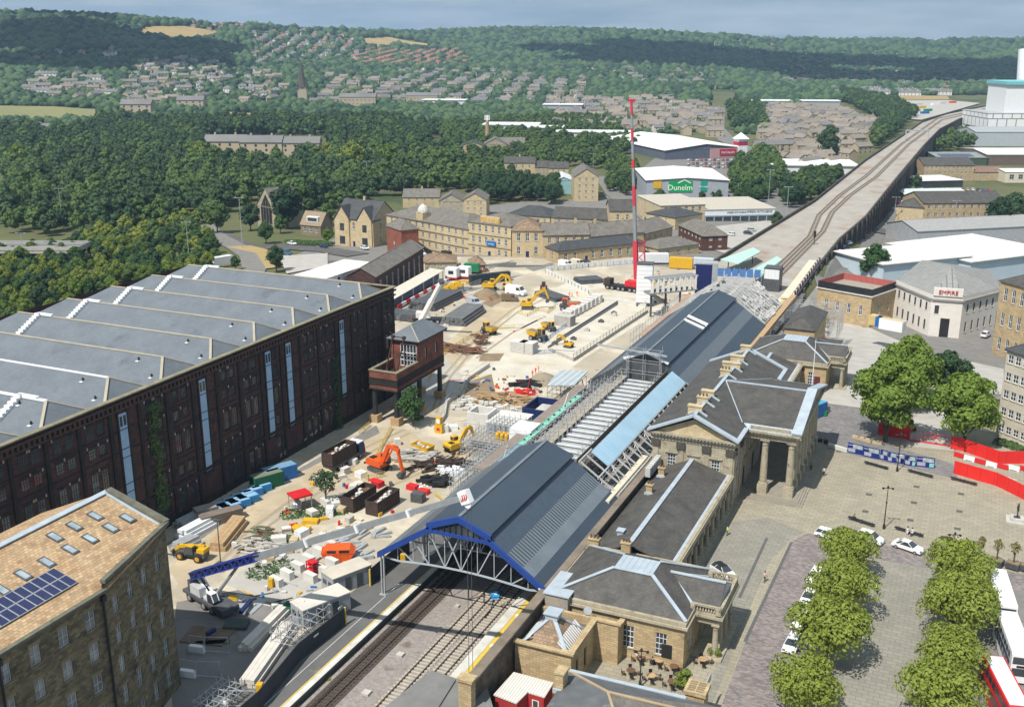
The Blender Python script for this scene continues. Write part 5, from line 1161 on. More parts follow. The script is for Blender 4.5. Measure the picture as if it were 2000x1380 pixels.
for i,(px,py,w)in enumerate(((1251,1291,'brown table against the pavilion wall below its window'),(1287,1298,'table left of the notice board'),(1232,1318,'brown table nearest the annexe door'),(1272,1328,'dark table in the middle of the garden'),(1316,1310,'dark table under the notice board'),(1372,1296,'brown table out in front by the portico'),(1312,1340,'dark table by the planter'))):pubtable(i,px,py,w)
seatp=[(1243,1290,'in pale top at the table below the window',palecl),(1274,1300,'in dark blue at the table left of the notice board',blud),(1250,1300,'in dark clothes with back to camera at the wall table',darkcl)]
for px,py,w,m in seatp:p=G(px,py);person('person '+w,(p.x,p.y,0),1.2,'sit',m,darkcl,'people in the pub garden')
for i,(px,py)in enumerate(((1388,1283),(1400,1285),(1227,1278))):
 t=thing('potted_shrub',f'{("left", "right", "tall")[i]} potted shrub by the pavilion {("portico", "portico step", "door")[i]}','potted plant',g3(px,py));b=MB();b.lathe(0,0,[(.25,0),(.35,.5)],8);b.build('pot',timber,t);link('foliage',quadmesh('foliage',leafcloud([(0,0,.9,.5,.5)],160,.13,np.random.default_rng(i)),leafC),t)
# roofs along the bottom edge
t=thing('red_cabin','red cabin with white ribbed roof behind the stone annexe','cabin',g3(985,1400));rr=M('white_ribbed_roof',(.68,.66,.62),(.56,.54,.50),stripe=(0,.35,(.36,.34,.31),.22),ns=.5)
p0_=G(1000,1380,0)
zr=2.9;q=[G(x,y,zr)for x,y in((1003,1311),(1082,1332),(1064,1360),(1031,1350),(1009,1372),(964,1355))]
b=MB();b.slab([tuple(v)for v in q][::-1],.18);b.build('roof',rr,t,world=True)
b=MB();c_=sum((v for v in q),Vector())/6
qq=[(v.x+(c_.x-v.x)*.05,v.y+(c_.y-v.y)*.05)for v in q];b.prism(qq,0,zr-.2);b.build('wall',M('red_boards',(.40,.035,.035),(.33,.03,.03),stripe=(0,.5,(.2,.02,.02),.06)),t,world=True)
b=MB();a_,c_=Vector(qq[2]+(0,)),Vector(qq[3]+(0,));d=(c_-a_).normalized();n=Vector((-d.y,d.x,0));n=n if n.y<0 else-n
for e0,e1,z0,z1,mi in((.3,.72,1.0,2.1,0),(.36,.66,1.1,2.0,1)):A_=a_.lerp(c_,e0)+n*(.03+mi*.02);B_=a_.lerp(c_,e1)+n*(.03+mi*.02);b.face([(A_.x,A_.y,z0),(B_.x,B_.y,z0),(B_.x,B_.y,z1),(A_.x,A_.y,z1)],mi)
b.build('window',[white,glass],t,world=True)
t=thing('slate_roofed_building','low building at bottom edge with smooth dark slate roof and lead hips','building',g3(1200,1420));z0,z1=4.2,6.2
R_=[G(1113,1310,z0),G(1340,1364,z0),G(1420,1384,z0),G(1420,1500,z0),G(1020,1500,z0),G(1060,1390,z0)];rg=G(1187,1350,z1);rg2=G(1215,1440,z1);rg0=G(1118,1315,z0)
b=MB();b.face([tuple(R_[0]),tuple(R_[5]),tuple(R_[4]),tuple(rg2),tuple(rg)][::1],0);b.face([tuple(R_[0]),tuple(rg),tuple(R_[2]),tuple(R_[1])],0);b.face([tuple(rg),tuple(rg2),tuple(R_[3]),tuple(R_[2])],1);b.beam(tuple(R_[0]),tuple(rg),.35,.15,2);b.beam(tuple(rg),tuple(G(1420,1406,z0+.4)),.35,.15,2);b.beam(tuple(rg),tuple(rg2),.3,.15,2);b.beam(tuple(R_[0]+Vector((0,0,.1))),tuple(R_[1]+Vector((0,0,.1))),.5,.2,3)
b.build('roof',[M('smooth_roof',(.13,.14,.15),(.095,.10,.11),ns=.6,spot=((.19,.2,.21),.5,.62)),slateg,M('tan_tiles',(.42,.32,.20),(.34,.26,.16)),lead],t,world=True)
b=MB();b.prism([tuple(v[:2])for v in R_],0,z0-.1);b.build('wall',honey,t,world=True)
p=G(1097,1310,6.2);chimney(t,p.x,p.y,4.0,1.0,1.6,2.2,honey,0)
t=thing('stone_gatepost','tall stone pier with a slatted planter on top at the bottom edge','pier',g3(1362,1400));p=G(1362,1340,4.6);b=MB();b.box(p.x-1.1,p.x+1.1,p.y-1.1,p.y+1.1,0,4.4);b.box(p.x-1.3,p.x+1.3,p.y-1.3,p.y+1.3,4.1,4.6);b.build('pier',honey,t,world=True)
b=MB()
for i in range(5):
 for j in range(2):b.box(p.x-.95+j*1.0,p.x-.1+j*1.0,p.y-1.0+i*.42,p.y-.7+i*.42,4.6,4.63)
b.build('planter_slots',mdirt,t,world=True);b=MB();b.box(p.x+.7,p.x+.8,p.y+1.3,p.y+3.5,3.6,4.6);b.build('sign_board',steel,t,world=True)
plant_tree(tree_data(41,3.6,1.5,500,.2,leafC,.15,7),g3(1335,1350),'leafy bright green bush beside the slatted stone pier',None,'bush',.9,0,'bush')
t=thing('flat_roofed_block','flat grey felt roof block over the tracks at the bottom edge','flat roof',g3(880,1380));zt=3.6
q=[G(x,y,zt)for x,y in((842,1308),(952,1343),(975,1420),(700,1420))];b=MB();b.slab([tuple(v)for v in q][::-1],.4,0);b.build('roof',M('grey_felt',(.20,.20,.195),(.155,.155,.15),ns=.4,spot=((.12,.12,.12),.6,.62)),t,world=True)
b=MB();b.prism([tuple((v+(Vector((-52,92,0))-v)*.04)[:2])for v in q],-1,zt-.4);b.build('wall',conc,t,world=True)
b=MB();b.beam(tuple(G(893,1323,zt+.03)),tuple(G(845,1400,zt+.03)),.12,.08);b.build('roof_seam',blk,t,world=True);b=MB();v=G(930,1322,3.9);b.box(v.x-.5,v.x+.5,v.y-.5,v.y+.5,2.2,4.4);b.build('roof_cabinet',steel,t,world=True)
# the construction yard: ground
sheet('haul_road',pxw([(330,1110),(440,1010),(560,950),(640,880),(730,835),(800,840),(840,870),(930,880),(860,930),(760,950),(700,940),(600,960),(520,1010),(430,1100),(360,1160)]),mtan,.005,40)
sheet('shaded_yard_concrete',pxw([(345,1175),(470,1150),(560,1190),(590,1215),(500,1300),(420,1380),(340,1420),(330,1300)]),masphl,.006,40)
sheet('gravel_strip',pxw([(440,1140),(540,1060),(640,1060),(700,1090),(640,1140),(590,1165),(520,1175)]),mconcy,.008,40)
sheet('crushed_stone_area',pxw([(860,760),(940,680),(1010,600),(1130,540),(1250,560),(1300,600),(1140,700),(1060,760),(960,790)]),mwhite,.005,40)
sheet('dirt_road',pxw([(780,800),(840,700),(905,640),(980,590),(1010,560),(1040,575),(1000,610),(950,650),(905,690),(860,760),(840,810)]),mtan,.011,40)
sheet('hoist_slab',pxw([(800,735),(870,700),(905,735),(862,800),(815,800)]),mconcy,.014,40)
sheet('dug_earth_patch',pxw([(915,745),(960,730),(968,765),(935,790),(905,775)]),mdirt,.016,40);sheet('brown_earth_patch',pxw([(940,690),(985,690),(975,705),(935,705)]),mdirt,.016,40);sheet('brown_earth_patch',pxw([(940,592),(985,570),(995,580),(960,600)]),mdirt,.017,40)
sheet('wall_foot_paving_painted_shade',pxw([(325,1060),(735,830),(742,845),(560,935),(340,1090)]),masphl,.016,60)  # paving strip coloured darker to stand in for the warehouse's shadow
sheet('curved_site_road',pxw([(772,590),(868,545),(950,520),(1000,503),(1085,512),(1065,522),(990,546),(880,582),(776,616)]),masphl,.02,60)
sheet('street',pxw([(640,470),(820,494),(1000,508),(1090,517),(1000,520),(930,515),(800,505),(620,490)]),masph,.025,60)
sheet('parking_strip',pxw([(1085,505),(1262,497),(1262,515),(1090,527)]),mconcy,.022,60)
b=MB();q=[G(x,y,.9)for x,y in((1072,678),(1204,595),(1266,604),(1120,699))];b.prism([tuple(v[:2])for v in q],0,.9,1,0);struct('new_platform',b,[mwhite,conc])
q2=[G(x,y,.9)for x,y in((1072,678),(1204,595))];b=MB();b.beam(q2[0],q2[1],.7,.5);b.beam(G(1078,672,.5),G(1206,590,.5),.3,.9);struct('platform_kerb',b,steeld)
b=MB();a_,c_=G(1120,699,.9),G(1266,604,.9)
for i in range(26):p=a_.lerp(c_,i/25);b.box(p.x-.04,p.x+.04,p.y-.04,p.y+.04,.9,2.1)
for z in(1.5,2.0):b.beam(a_+Vector((0,0,z-.9)),c_+Vector((0,0,z-.9)),.05)
t=thing('handrail','row of thin steel posts along the edge of the new white platform','railing',tuple(a_));b.build('railing',steeld,t,world=True)
for i,(px,py)in enumerate(((1120,663),(1146,646),(1174,629),(1200,616),(1199,613))):p=G(px,py,.9);tag((lambda b:(b.box(-.7,.7,-.5,.5,0,.6),b.box(-.3,.3,-.3,.3,.6,.9),b.build('concrete_pad',conc if i%2 else steeld,None,loc=p))[2])(MB()),'small block standing on the new white platform','concrete base','bases on the new platform')
# machine builders
def tracks(t,L=3.6,w=.5,g=1.15,h=.85):
 for s in(-1,1):
  b=MB();ext(b,[(-L/2,h*.5),(-L/2+.3,0.02),(L/2-.3,0.02),(L/2,h*.5),(L/2-.3,h),(-L/2+.3,h)],s*g-w/2,s*g+w/2);b.build('track',steeld,t)
 b=MB();b.box(-L*.3,L*.3,-g,g,.35,h+.15);b.build('undercarriage',blk,t)
def excavator(label,loc,rz,col,stick=((1.0,2.0),(3.3,4.6),(5.6,3.9),(6.3,1.6)),sc=1.0,slew=0,group='excavators'):
 t=thing('excavator',label,'excavator',loc,rz,group);tracks(t);c,s=math.cos(slew),math.sin(slew)
 Rm=Matrix.Rotation(slew,4,'Z')
 b=MB();ext(b,[(-2.0,1.1),(-2.05,2.0),(-1.7,2.3),(.9,2.2),(1.3,1.6),(1.3,1.1)],-1.3,1.3);b2=MB().add(b,Rm);b2 .build('house',col,t)
 b=MB();ext(b,[(.0,1.6),(.0,3.0),(1.1,3.0),(1.5,2.1),(1.5,1.4)],.35,1.28);b3=MB().add(b,Rm);b3 .build('cab',glass,t)
 b=MB();b.box(-.05,1.15,.3,1.33,3.0,3.1);
 for q in(.35,1.28):b.beam((0,q,1.5),(0,q,3.0),.1);b.beam((1.1,q,3.0),(1.52,q,2.0),.1)
 MB().add(b,Rm).build('cab_frame',col,t)
 b=MB();b.box(-2.08,-1.9,-1.1,1.1,1.2,1.5);b.box(-1.6,-.6,-.9,.2,2.25,2.4);MB().add(b,Rm).build('counterweight',blk,t)
 P=[Vector((x,-.25,z))for x,z in stick]
 b=MB();b.beam(P[0],P[1],.5,.7);b.beam(P[1],P[2],.45,.6);b.beam(P[0]+Vector((.8,0,.2)),P[1].lerp(P[2],.3)+Vector((0,0,-.5)),.22);MB().add(b,Rm).build('boom',col,t)
 b=MB();b.beam(P[2]+Vector((-.5,0,.5)),P[3],.38,.5);b.beam(P[1].lerp(P[2],.4)+Vector((0,0,.45)),P[2]+Vector((-.4,0,.7)),.2);MB().add(b,Rm).build('stick',col,t)
 b=MB();e=P[3];ext(b,[(e.x-.2,e.z),(e.x+.3,e.z-.1),(e.x+.2,e.z-.9),(e.x-.6,e.z-1.2),(e.x-.95,e.z-.7)],-.85,.35);MB().add(b,Rm).build('bucket',steeld,t)
 t.scale=(sc,)*3;return t
def dumper(label,loc,rz,col,sc=1.0):
 t=thing('site_dumper',label,'dumper',loc,rz,'site dumpers');b=MB();ext(b,[(.1,1.1),(-.3,2.1),(2.6,2.2),(2.1,1.2),(1.5,.9)],-1.05,1.05,0,-.12);b.build('skip',col,t)
 b=MB();b.face([(-.2,-1,2.12),(2.5,-1,2.21),(2.5,1,2.21),(-.2,1,2.12)]);b.build('load',mdirt,t)
 b=MB();ext(b,[(-2.4,.7),(-2.4,1.5),(-1.6,1.7),(-.3,1.3),(1.4,.95),(1.4,.6)],-.6,.6);b.build('chassis',steeld,t)
 b=MB();b.box(-1.7,-.4,-.6,.6,1.7,2.9);b.build('cab',glass,t);b=MB();b.box(-1.75,-.35,-.65,.65,2.9,3.0)
 for x in(-1.7,-.4):
  for y in(-.6,.6):b.beam((x,y,1.4),(x,y,2.95),.1)
 b.build('cab_frame',col,t)
 for x in(-1.5,1.1):
  for s in(-1,1):wheel(t,x,s*1.0,.6,.45)
 t.scale=(sc,)*3;return t
def telehandler(label,loc,rz,col):
 t=thing('telehandler',label,'telehandler',loc,rz);b=MB();ext(b,[(-2.6,.7),(-2.6,1.5),(-1.8,1.7),(1.8,1.2),(2.4,1.1),(2.4,.7)],-.75,.75);b.build('chassis',steeld,t)
 b=MB();ext(b,[(-.9,1.2),(-.8,2.5),(.3,2.5),(.7,1.6),(.7,1.2)],.2,1.05);b.build('cab',glass,t);b=MB();ext(b,[(-.9,2.5),(-.9,2.6),(.35,2.6),(.35,2.5)],.15,1.1)
 b.box(-2.65,-1.4,-.8,.8,1.5,2.1);b.build('engine_cover',col,t)
 b=MB();b.beam((-2.2,-.35,2.2),(2.4,-.35,1.6),.42,.5);b.beam((2.3,-.35,1.6),(3.3,-.35,.9),.4,.5);b.build('boom',col,t)
 b=MB();b.box(3.2,3.35,-1.0,.4,.2,1.1);b.box(3.35,4.5,-.8,-.65,.2,.27);b.box(3.35,4.5,.1,.25,.2,.27);b.build('forks',steeld,t)
 hb=M('orange_hub',(.62,.3,.03),(.5,.25,.03))
 for x in(-1.6,1.5):
  for s in(-1,1):wheel(t,x,s*.95,.66,.42,hb)
 return t
def skip(label,loc,rz,m,L=3.6,W=1.8,H=1.3,fill=mdirt,name='skip',group=None,slope=.5,cat='skip'):
 t=thing(name,label,cat,loc,rz,group);b=MB();l,w,th=L/2,W/2,.07;z0=.1
 B_=[(-l+slope,-w),(l-slope,-w),(l-slope,w),(-l+slope,w)];T_=[(-l,-w),(l,-w),(l,w),(-l,w)]
 for i in range(4):
  j=(i+1)%4;b.face([(*B_[i],z0),(*B_[j],z0),(*T_[j],H),(*T_[i],H)]);b.face([(*B_[j],z0),(*B_[i],z0),(T_[i][0]*.97,T_[i][1]*.95,H),(T_[j][0]*.97,T_[j][1]*.95,H)])
  b.beam((*T_[i],H),(*T_[j],H),.12)
 b.face([(*p,z0)for p in B_][::-1])
 n=int(L/.8)
 for i in range(n):
  for s in(-1,1):x=-l+slope+.2+i*(L-2*slope-.4)/max(1,n-1);b.beam((x,s*w,z0),(x,s*w,H),.1,.1)
 for i in range(4):
  for s in(-1,1):z=z0+.25+i*(H-.4)/4;f=(z-z0)/(H-z0);b.box(s*(l-slope*(1-f))-.05,s*(l-slope*(1-f))+.05,-w,w,z,z+.08)
 b.build('bin',m,t)
 if fill:
  rr_=random.Random(int(loc[0]*10));b=MB();N_=6
  hgt=[[H*rr_.uniform(.45,.8)for _ in range(N_+1)]for _ in range(N_+1)]
  P=lambda i,j:(-l*.93+i*L*.93/N_,-w*.93+j*W*.93/N_,hgt[i][j])
  for i in range(N_):
   for j in range(N_):b.face([P(i,j),P(i+1,j),P(i+1,j+1),P(i,j+1)])
  for _ in range(6):x,y=rr_.uniform(-l*.7,l*.7),rr_.uniform(-w*.6,w*.6);b.box(x-.3,x+.3,y-.25,y+.25,H*.5,H*rr_.uniform(.75,.95),1)
  b.build('load',[fill,concw],t)
 return t
def pipes(label,p,q,n,r,m,layers=2,name='pipe_stack',cat='pipe stack',group=None,sq=False):
 p=Vector(p);q=Vector(q);t=thing(name,label,cat,tuple(p),0,group);d=(q-p).normalized();s=Vector((d.y,-d.x,0));rr_=random.Random(int(abs(p.x*7)))
 for L_ in range(layers):
  for i in range(n-L_):
   o=s*((i+L_*.5)*2.1*r)+Vector((0,0,r+L_*1.85*r));e=d*rr_.uniform(-.25,.25);b=MB()
   if sq:b.beam(p+o+e,q+o+e,2*r,2*r)
   else:b.tube(p+o+e,q+o+e,r,r,8)
   b.build('pipe' if not sq else 'length',m,t,world=True)
 return t
def block(label,p,dims,rz,m=concw,name='stone_block',group=None,cat='concrete block'):
 b=MB();l,w,h=dims;ext(b,[(-l/2,0),(-l/2+.03,h),(l/2-.03,h),(l/2,0)],-w/2,w/2);return tag(b.build(name,m,None,loc=p,rz=rz),label,cat,group)
def fence(name,label,pts,m,h=1.2,step=2.2,rails=3,r=.06,cat='barrier',group=None):
 P=[Vector(g3(*p))for p in pts];t=thing(name,label,cat,tuple(P[0]),0,group);b=MB();bp=MB()
 for a,c in zip(P,P[1:]):
  L=(c-a).length;k=max(1,round(L/step))
  for i in range(k+1):q=a.lerp(c,i/k);bp.beam(q,q+Vector((0,0,h)),r)
  for j in range(rails):z=Vector((0,0,h*(j+1)/rails-.05));b.beam(a+z,c+z,r,r)
  n2=int(L/.45)
  for i in range(n2):q=a.lerp(c,(i+.5)/n2);b.beam(q+Vector((0,0,.15)),q+Vector((0,0,h)),r*.55)
 b.build('mesh_panel',m,t,world=True);bp.build('post',m,t,world=True);return t
# near crane (bottom left)
def crane_carrier(t,axles,L,W,m,deck=1.5,r=.62):
 b=MB();b.box(-L/2,L/2,-W/2,W/2,deck-.45,deck);b.box(-L/2+.4,L/2-.4,-W/2+.25,W/2-.25,.55,deck-.45);b.build('carrier',m,t)
 for x in axles:
  for s in(-1,1):wheel(t,x,s*(W/2-.22),r,.42)
  b=MB();b.tube((x,-W/2,r),(x,W/2,r),.1);b.build('axle',blk,t)
t=thing('mobile_crane','white and blue mobile crane with long grey boom reaching over the train shed','mobile crane',(-92.2,102.6,0),RD(-17));crane_carrier(t,(-3.3,.2,2.2),9.6,2.75,M('deck_grey',(.10,.10,.115),(.07,.07,.08)))
b=MB();b.box(2.7,4.9,-1.35,1.35,.7,1.55);[b.box(4.9,4.96,-1.1+i*.3,-1.0+i*.3,.8,1.45,0)for i in range(8)];b.build('rear_rack',steeld,t)
b=MB();ext(b,[(-2.9,1.6),(-2.9,2.9),(-.6,2.9),(-.4,1.6)],-1.3,-.35);b.box(-3.6,-2.9,-1.2,1.2,1.6,3.3,1);b.lathe(.3,0,[(1.1,1.5),(1.1,1.75)],14);b.build('upper_body',[M('crane_pale_grey',(.52,.53,.55),(.42,.43,.45),rough=.5),steeld],t)
b=MB();ext(b,[(1.2,1.6),(1.1,3.0),(2.2,2.9),(2.7,2.0),(2.5,1.6)],-1.2,-.3);b.build('cab',glass,t)
b=MB();b.box(1.1,2.25,-1.25,-.25,2.95,3.05)
for y in(-1.2,-.3):b.beam((2.2,y,2.95),(2.7,y,2.0),.1);b.beam((1.12,y,1.6),(1.1,y,3.0),.1)
b.beam((-2.6,.5,3.7),(.2,.5,1.7),.22,.3);b.beam((-2.6,-.2,3.7),(.3,-.2,1.7),.22,.3);b.build('frame_arm',white,t)
T0,T1=Vector((-95.6,103.2,3.7)),Vector((-48.6,95.7,27.5));dv_=(T1-T0)
b=MB();b.beam(T0,T0+dv_*.28,.95,1.15);b.build('boom_base',blud,t,world=True)
for i,(f0,f1,w)in enumerate(((.27,.48,.86),(.47,.66,.76),(.65,.83,.66),(.82,.99,.58))):
 b=MB();p,q=T0+dv_*f0,T0+dv_*f1;b.beam(p,q,w,w*1.05,0);b.beam(q,q+dv_*.006,w+.22,w+.25,1);b.build('boom_section',[M('boom_silver',(.40,.42,.44),(.30,.32,.34),rough=.35,metal=.35)if i==0 else bpy.data.materials['boom_silver'],white],t,world=True)
b=MB();s_=Vector((-dv_.y,dv_.x,0)).normalized()
for e in(-.7,-.2):
 o=s_*e
 for k in range(9):a=T0+dv_*(.02+k*.03)+o+Vector((0,0,-.5));c=T0+dv_*(.035+k*.03)+o+Vector((0,0,.6));d2=T0+dv_*(.05+k*.03)+o+Vector((0,0,-.5));b.beam(a,c,.1);b.beam(c,d2,.1)
 b.beam(T0+o+Vector((0,0,.6)),T0+dv_*.3+o+Vector((0,0,.6)),.14);b.beam(T0+o+Vector((0,0,-.5)),T0+dv_*.3+o+Vector((0,0,-.5)),.14)
b.build('fly_jib',M('lattice_blue',(.03,.05,.30),(.025,.04,.24)),t,world=True)
b=MB();b.tube(Vector((-91.2,102.8,2.0)),T0+dv_*.2+Vector((0,0,-.6)),.3,.2);b.build('lift_ram',steel,t,world=True)
b=MB();e=dv_.normalized();b.beam(T1-e*.6,T1+e*.7,.8,1.5,0);b.disc(T1+e*.5+Vector((0,0,-.9)),.5,tuple(s_),.5,10,0)
n=Vector((.5,-.85,.1))
for k in range(3):q=T1-s_*.42+e*(-.2+.3*k);b.beam(q+Vector((0,0,-.4)),q+e*.2,.05,.12,1);b.beam(q+e*.2,q+Vector((0,0,.4)),.05,.12,1)
b.build('boom_head',[white,red],t,world=True)
b=MB();h0=T1+e*.55
for dx in(-.25,.25):b.beam(h0+Vector((dx,0,-.8)),Vector((h0 .x+dx,h0 .y,3.9)),.05)
b.build('hoist_rope',steeld,t,world=True)
b=MB();b.box(h0 .x-.42,h0 .x+.42,h0 .y-.25,h0 .y+.25,2.7,4.0,0);b.face([(h0 .x-.4,h0 .y-.26,2.75),(h0 .x+.4,h0 .y-.26,2.75),(h0 .x+.4,h0 .y-.26,3.5),(h0 .x-.4,h0 .y-.26,3.5)],1)
for k in range(3):b.beam((h0 .x-.38,h0 .y-.28,2.8+k*.24),(h0 .x,h0 .y-.28,3.0+k*.24),.02,.1,2);b.beam((h0 .x,h0 .y-.28,3.0+k*.24),(h0 .x+.38,h0 .y-.28,2.8+k*.24),.02,.1,2)
b.lathe(h0 .x,h0 .y,[(.1,2.1),(.16,2.3),(.1,2.7)],8);b.build('hook_block',[blk,white,red],t,world=True)
for a_,c_ in(((470,1195),(490,1172)),((420,1228),(404,1238))):
 b=MB();p,q=G(*a_,1.0),G(*c_,.9);b.beam(p,q,.5,.5);b.tube(q+Vector((0,0,-.3)),q+Vector((0,0,-.85)),.1);b.lathe(q.x,q.y,[(.4,.05),(.35,.12)],10);b.build('outrigger',blud,t,world=True)
for i,(px,py,l,w)in enumerate(((478,1180,5,4),(405,1242,6,4),(462,1222,3.2,2.2),(415,1255,4.5,1.0))):block(('grey steel mat right of the crane','plywood mat under the front outrigger','dark green mat lying in the mill shadow','narrow timber mat in the mill shadow')[i],g3(px,py),(l,w,.18 if i!=2 else .5),RD(5+i*9),(steel,M('old_timber',(.2,.15,.10),(.14,.105,.075)),M('dark_green_mat',(.07,.09,.085),(.05,.07,.065)),bpy.data.materials['old_timber']if 'old_timber' in bpy.data.materials else timber)[i],'ground_mat',None,'ground mat')
# yard vehicles and plant
t=thing('hook_lorry','blue and white lorry carrying a long dark rusty scrap bin','lorry',g3(672,905),math.atan2(1,.06));crane_carrier(t,(-3.0,-1.7,3.6),9.6,2.4,steeld,1.3,.5)
b=MB();ext(b,[(3.3,.7),(3.2,3.1),(4.7,3.1),(5.1,2.2),(5.15,.7)],-1.22,1.22);b.build('cab',blud,t);b=MB();b.box(3.2,4.7,-1.2,1.2,3.1,3.3);b.build('cab_roof',white,t);b=MB();b.box(4.9,5.25,-1.22,1.22,.6,1.4);b.build('bumper',red,t)
s2=skip('x',(0,0,0),0,rustd,7.4,2.5,2.5,rust,slope=.0);s2 .name='scrap_bin';s2 .parent=t;s2 .location=(-1.3,0,1.3)
for k in('label','category'):del s2[k]
skip('dark rusty open bin, left one of the pair behind the crane boom',g3(702,985),math.atan2(1,.08),rustd,6.6,2.5,2.6,rust,'scrap_bin','pair of rusty bins',0,'scrap bin');skip('dark rusty open bin, right one of the pair behind the crane boom',g3(748,992),math.atan2(1,.06),rustd,6.6,2.5,2.5,rust,'scrap_bin','pair of rusty bins',0,'scrap bin')
excavator('bright orange tracked excavator with arm folded down beside the lorry',g3(742,918),RD(-18),ora,((1.0,2.0),(2.6,5.2),(5.0,4.9),(5.6,1.4)),1.08,RD(4))
excavator('yellow excavator seen from behind beside the steel gas store',g3(888,882),RD(66),yel,((1.0,2.0),(2.9,4.4),(4.4,4.2),(5.2,1.6)),.95)
excavator('large yellow excavator by the earth heap near the dark hoarding',g3(957,567),RD(14),yel,sc=1.15);excavator('yellow excavator with arm raised right in the middle of the yard',g3(1030,603),RD(22),yel,((1.0,2.0),(2.6,4.6),(5.4,6.0),(6.2,3.2)),1.0)
excavator('second yellow excavator arm resting at the dark hoarding end',g3(988,566),RD(120),yel,sc=.7);excavator('small yellow excavator at work on the new platform',g3(1110,678,.9),RD(170),yel,sc=.62)
dumper('grey and yellow dumper alone on the pale stone ground',g3(955,652),RD(-24),yel,1.05);dumper('yellow dumper with raised bright tub in front of the panel stack',g3(1050,664),RD(165),yel,1.15);dumper('yellow dumper standing behind the bright tub dumper',g3(1072,645),RD(155),yel,.9)
t=dumper('orange wheeled loader beside the row of concrete frames',g3(1112,606),RD(12),ora,1.2);telehandler('yellow and black telehandler with forks down by the mill corner',g3(376,1090),RD(186),yel)
for i,(px,py)in enumerate(((874,572),(885,567),(896,562))):
 t=thing('boom_lift',f'yellow folded boom lift, {("left", "middle", "right")[i]} of three beside the palisade fence','boom lift',g3(px,py),RD(15),'yellow boom lifts');b=MB();b.box(-1.2,1.2,-.9,.9,.5,1.0,0);ext(b,[(-1.3,1.0),(-1.3,2.0),(.4,2.0),(.8,1.0)],-.8,.8);b.build('base',yel,t);b=MB();b.beam((-1.0,0,2.2),(2.4,0,2.3),.35,.4);b.box(2.4,3.3,-.6,.6,1.4,2.5);b.build('boom',yel,t)
 for x in(-.9,.9):
  for s in(-1,1):wheel(t,x,s*.85,.42,.3)
t=thing('white_van','white panel van parked by the yard road','van',g3(1002,575),0);bpy.data.objects.remove(t)
car('white high roofed van in the middle of the yard',g3(1008,576),RD(-8),white,'van','white_van',None,1.25,cat='van');car('brown and yellow van parked in front of the white van',g3(996,588),RD(20),M('van_brown',(.20,.16,.09),(.12,.09,.06)),'van','brown_van',None,.95,cat='van');car('silver van with dark windows beside the steel stacks',g3(925,596),RD(-28),M('silver_paint',(.48,.52,.58),(.42,.46,.52),metal=.2,rough=.35),'van','silver_van',None,1.0,cat='van')
t=thing('tractor','red tractor beside the dark pipe racks','tractor',g3(1062,565),1.9);b=MB();ext(b,[(-1,.8),(-.8,1.6),(1.6,1.5),(1.8,.8)],-.45,.45);b.build('body',red,t);b=MB();b.box(-1.2,.1,-.6,.6,1.5,2.6);b.build('cab',glass,t)
for x,r in((-.9,.8),(1.2,.5)):
 for s in(-1,1):wheel(t,x,s*.85,r,.4,red)
t=thing('mobile_crane','white mobile crane with raised white boom behind the hoist house','mobile crane',g3(838,630),RD(20));crane_carrier(t,(-2.5,.8,2.6),9,2.6,blk);b=MB();ext(b,[(-3.5,1.6),(-3.5,3.2),(-.5,3.0),(.5,1.6)],-1.2,1.2);b.build('upper_body',M('crane_white',(.66,.66,.66),(.55,.55,.56)),t);b=MB();b.box(-4.6,-3.5,-1.2,1.2,1,2.6,0);b.box(-4.7,-4.62,-1.1,-.3,1.1,2.4,1);b.build('counterweight',[steeld,red],t)
p=G(822,626,3);q=G(861,552,15.5);b=MB();b.beam(p,p.lerp(q,.55),1.1,1.2);b.beam(p.lerp(q,.5),q,.85,.95);b.beam(q,q+(q-p).normalized()*1.0,1.2,1.2,1);b.build('boom',[white,steeld],t,world=True)
base=g3(1218,567);t=thing('tall_crane','very tall red and grey telescopic crane mast beside the white lift shaft','crane',base,RD(-8));crane_carrier(t,(-5,-3.4,-1.2,.4,2.8,4.4),13,3,blk,1.7,.7)
b=MB();b.box(1.0,5.0,-1.4,1.4,1.8,3.4);b.build('upper_body',red,t);b=MB();b.box(-6.4,-4.2,-1.4,1.4,1.7,3.4);b.build('cab',rustd,t)
F0=G(1240,562,3.0);D_=math.hypot(F0 .x,F0 .y)
def up(px,py,D):r=ray(px,py);k=D/math.hypot(r.x,r.y);return Vector((r.x*k,r.y*k,CH+r.z*k))
mast=[up(x,y,D_+o)for x,y,o in((1243,545,0),(1241,470,.5),(1237,350,1),(1236,250,1.5),(1233,196,2))]
cuts=[(0,.42,'red',2.0),(.42,.53,'g',1.5),(.53,.58,'red',1.4),(.58,.66,'g',1.35),(.66,.715,'red',1.25),(.715,.78,'g',1.2),(.78,.82,'red',1.1),(.82,.93,'g',1.0),(.93,1,'red',.95)]
redc=M('crane_red',(.56,.045,.07),(.48,.035,.055));greyc=M('crane_grey',(.26,.28,.30),(.20,.22,.24),rough=.4)
m0,m1=mast[0],mast[-1]
for f0,f1,c_,w in((0,.22,'r',2.2),(.22,.42,'g',1.5),(.42,.53,'r',1.4),(.53,.63,'g',1.3),(.63,.68,'r',1.25),(.68,.78,'g',1.15),(.78,.85,'r',1.1),(.85,.92,'g',1.0),(.92,1,'r',.95)):
 b=MB();b.beam(m0 .lerp(m1,f0),m0 .lerp(m1,f1),w*.58,w*.62);b.build('mast_section',redc if c_=='r' else greyc,t,world=True)
b=MB();side=Vector((CY,SYW,0))
for k in range(9):a=m0 .lerp(m1,k*.025)+side*(1.0 if k%2 else 2.4);c=m0 .lerp(m1,(k+1)*.025)+side*(2.4 if k%2 else 1.0);b.beam(a,c,.22)
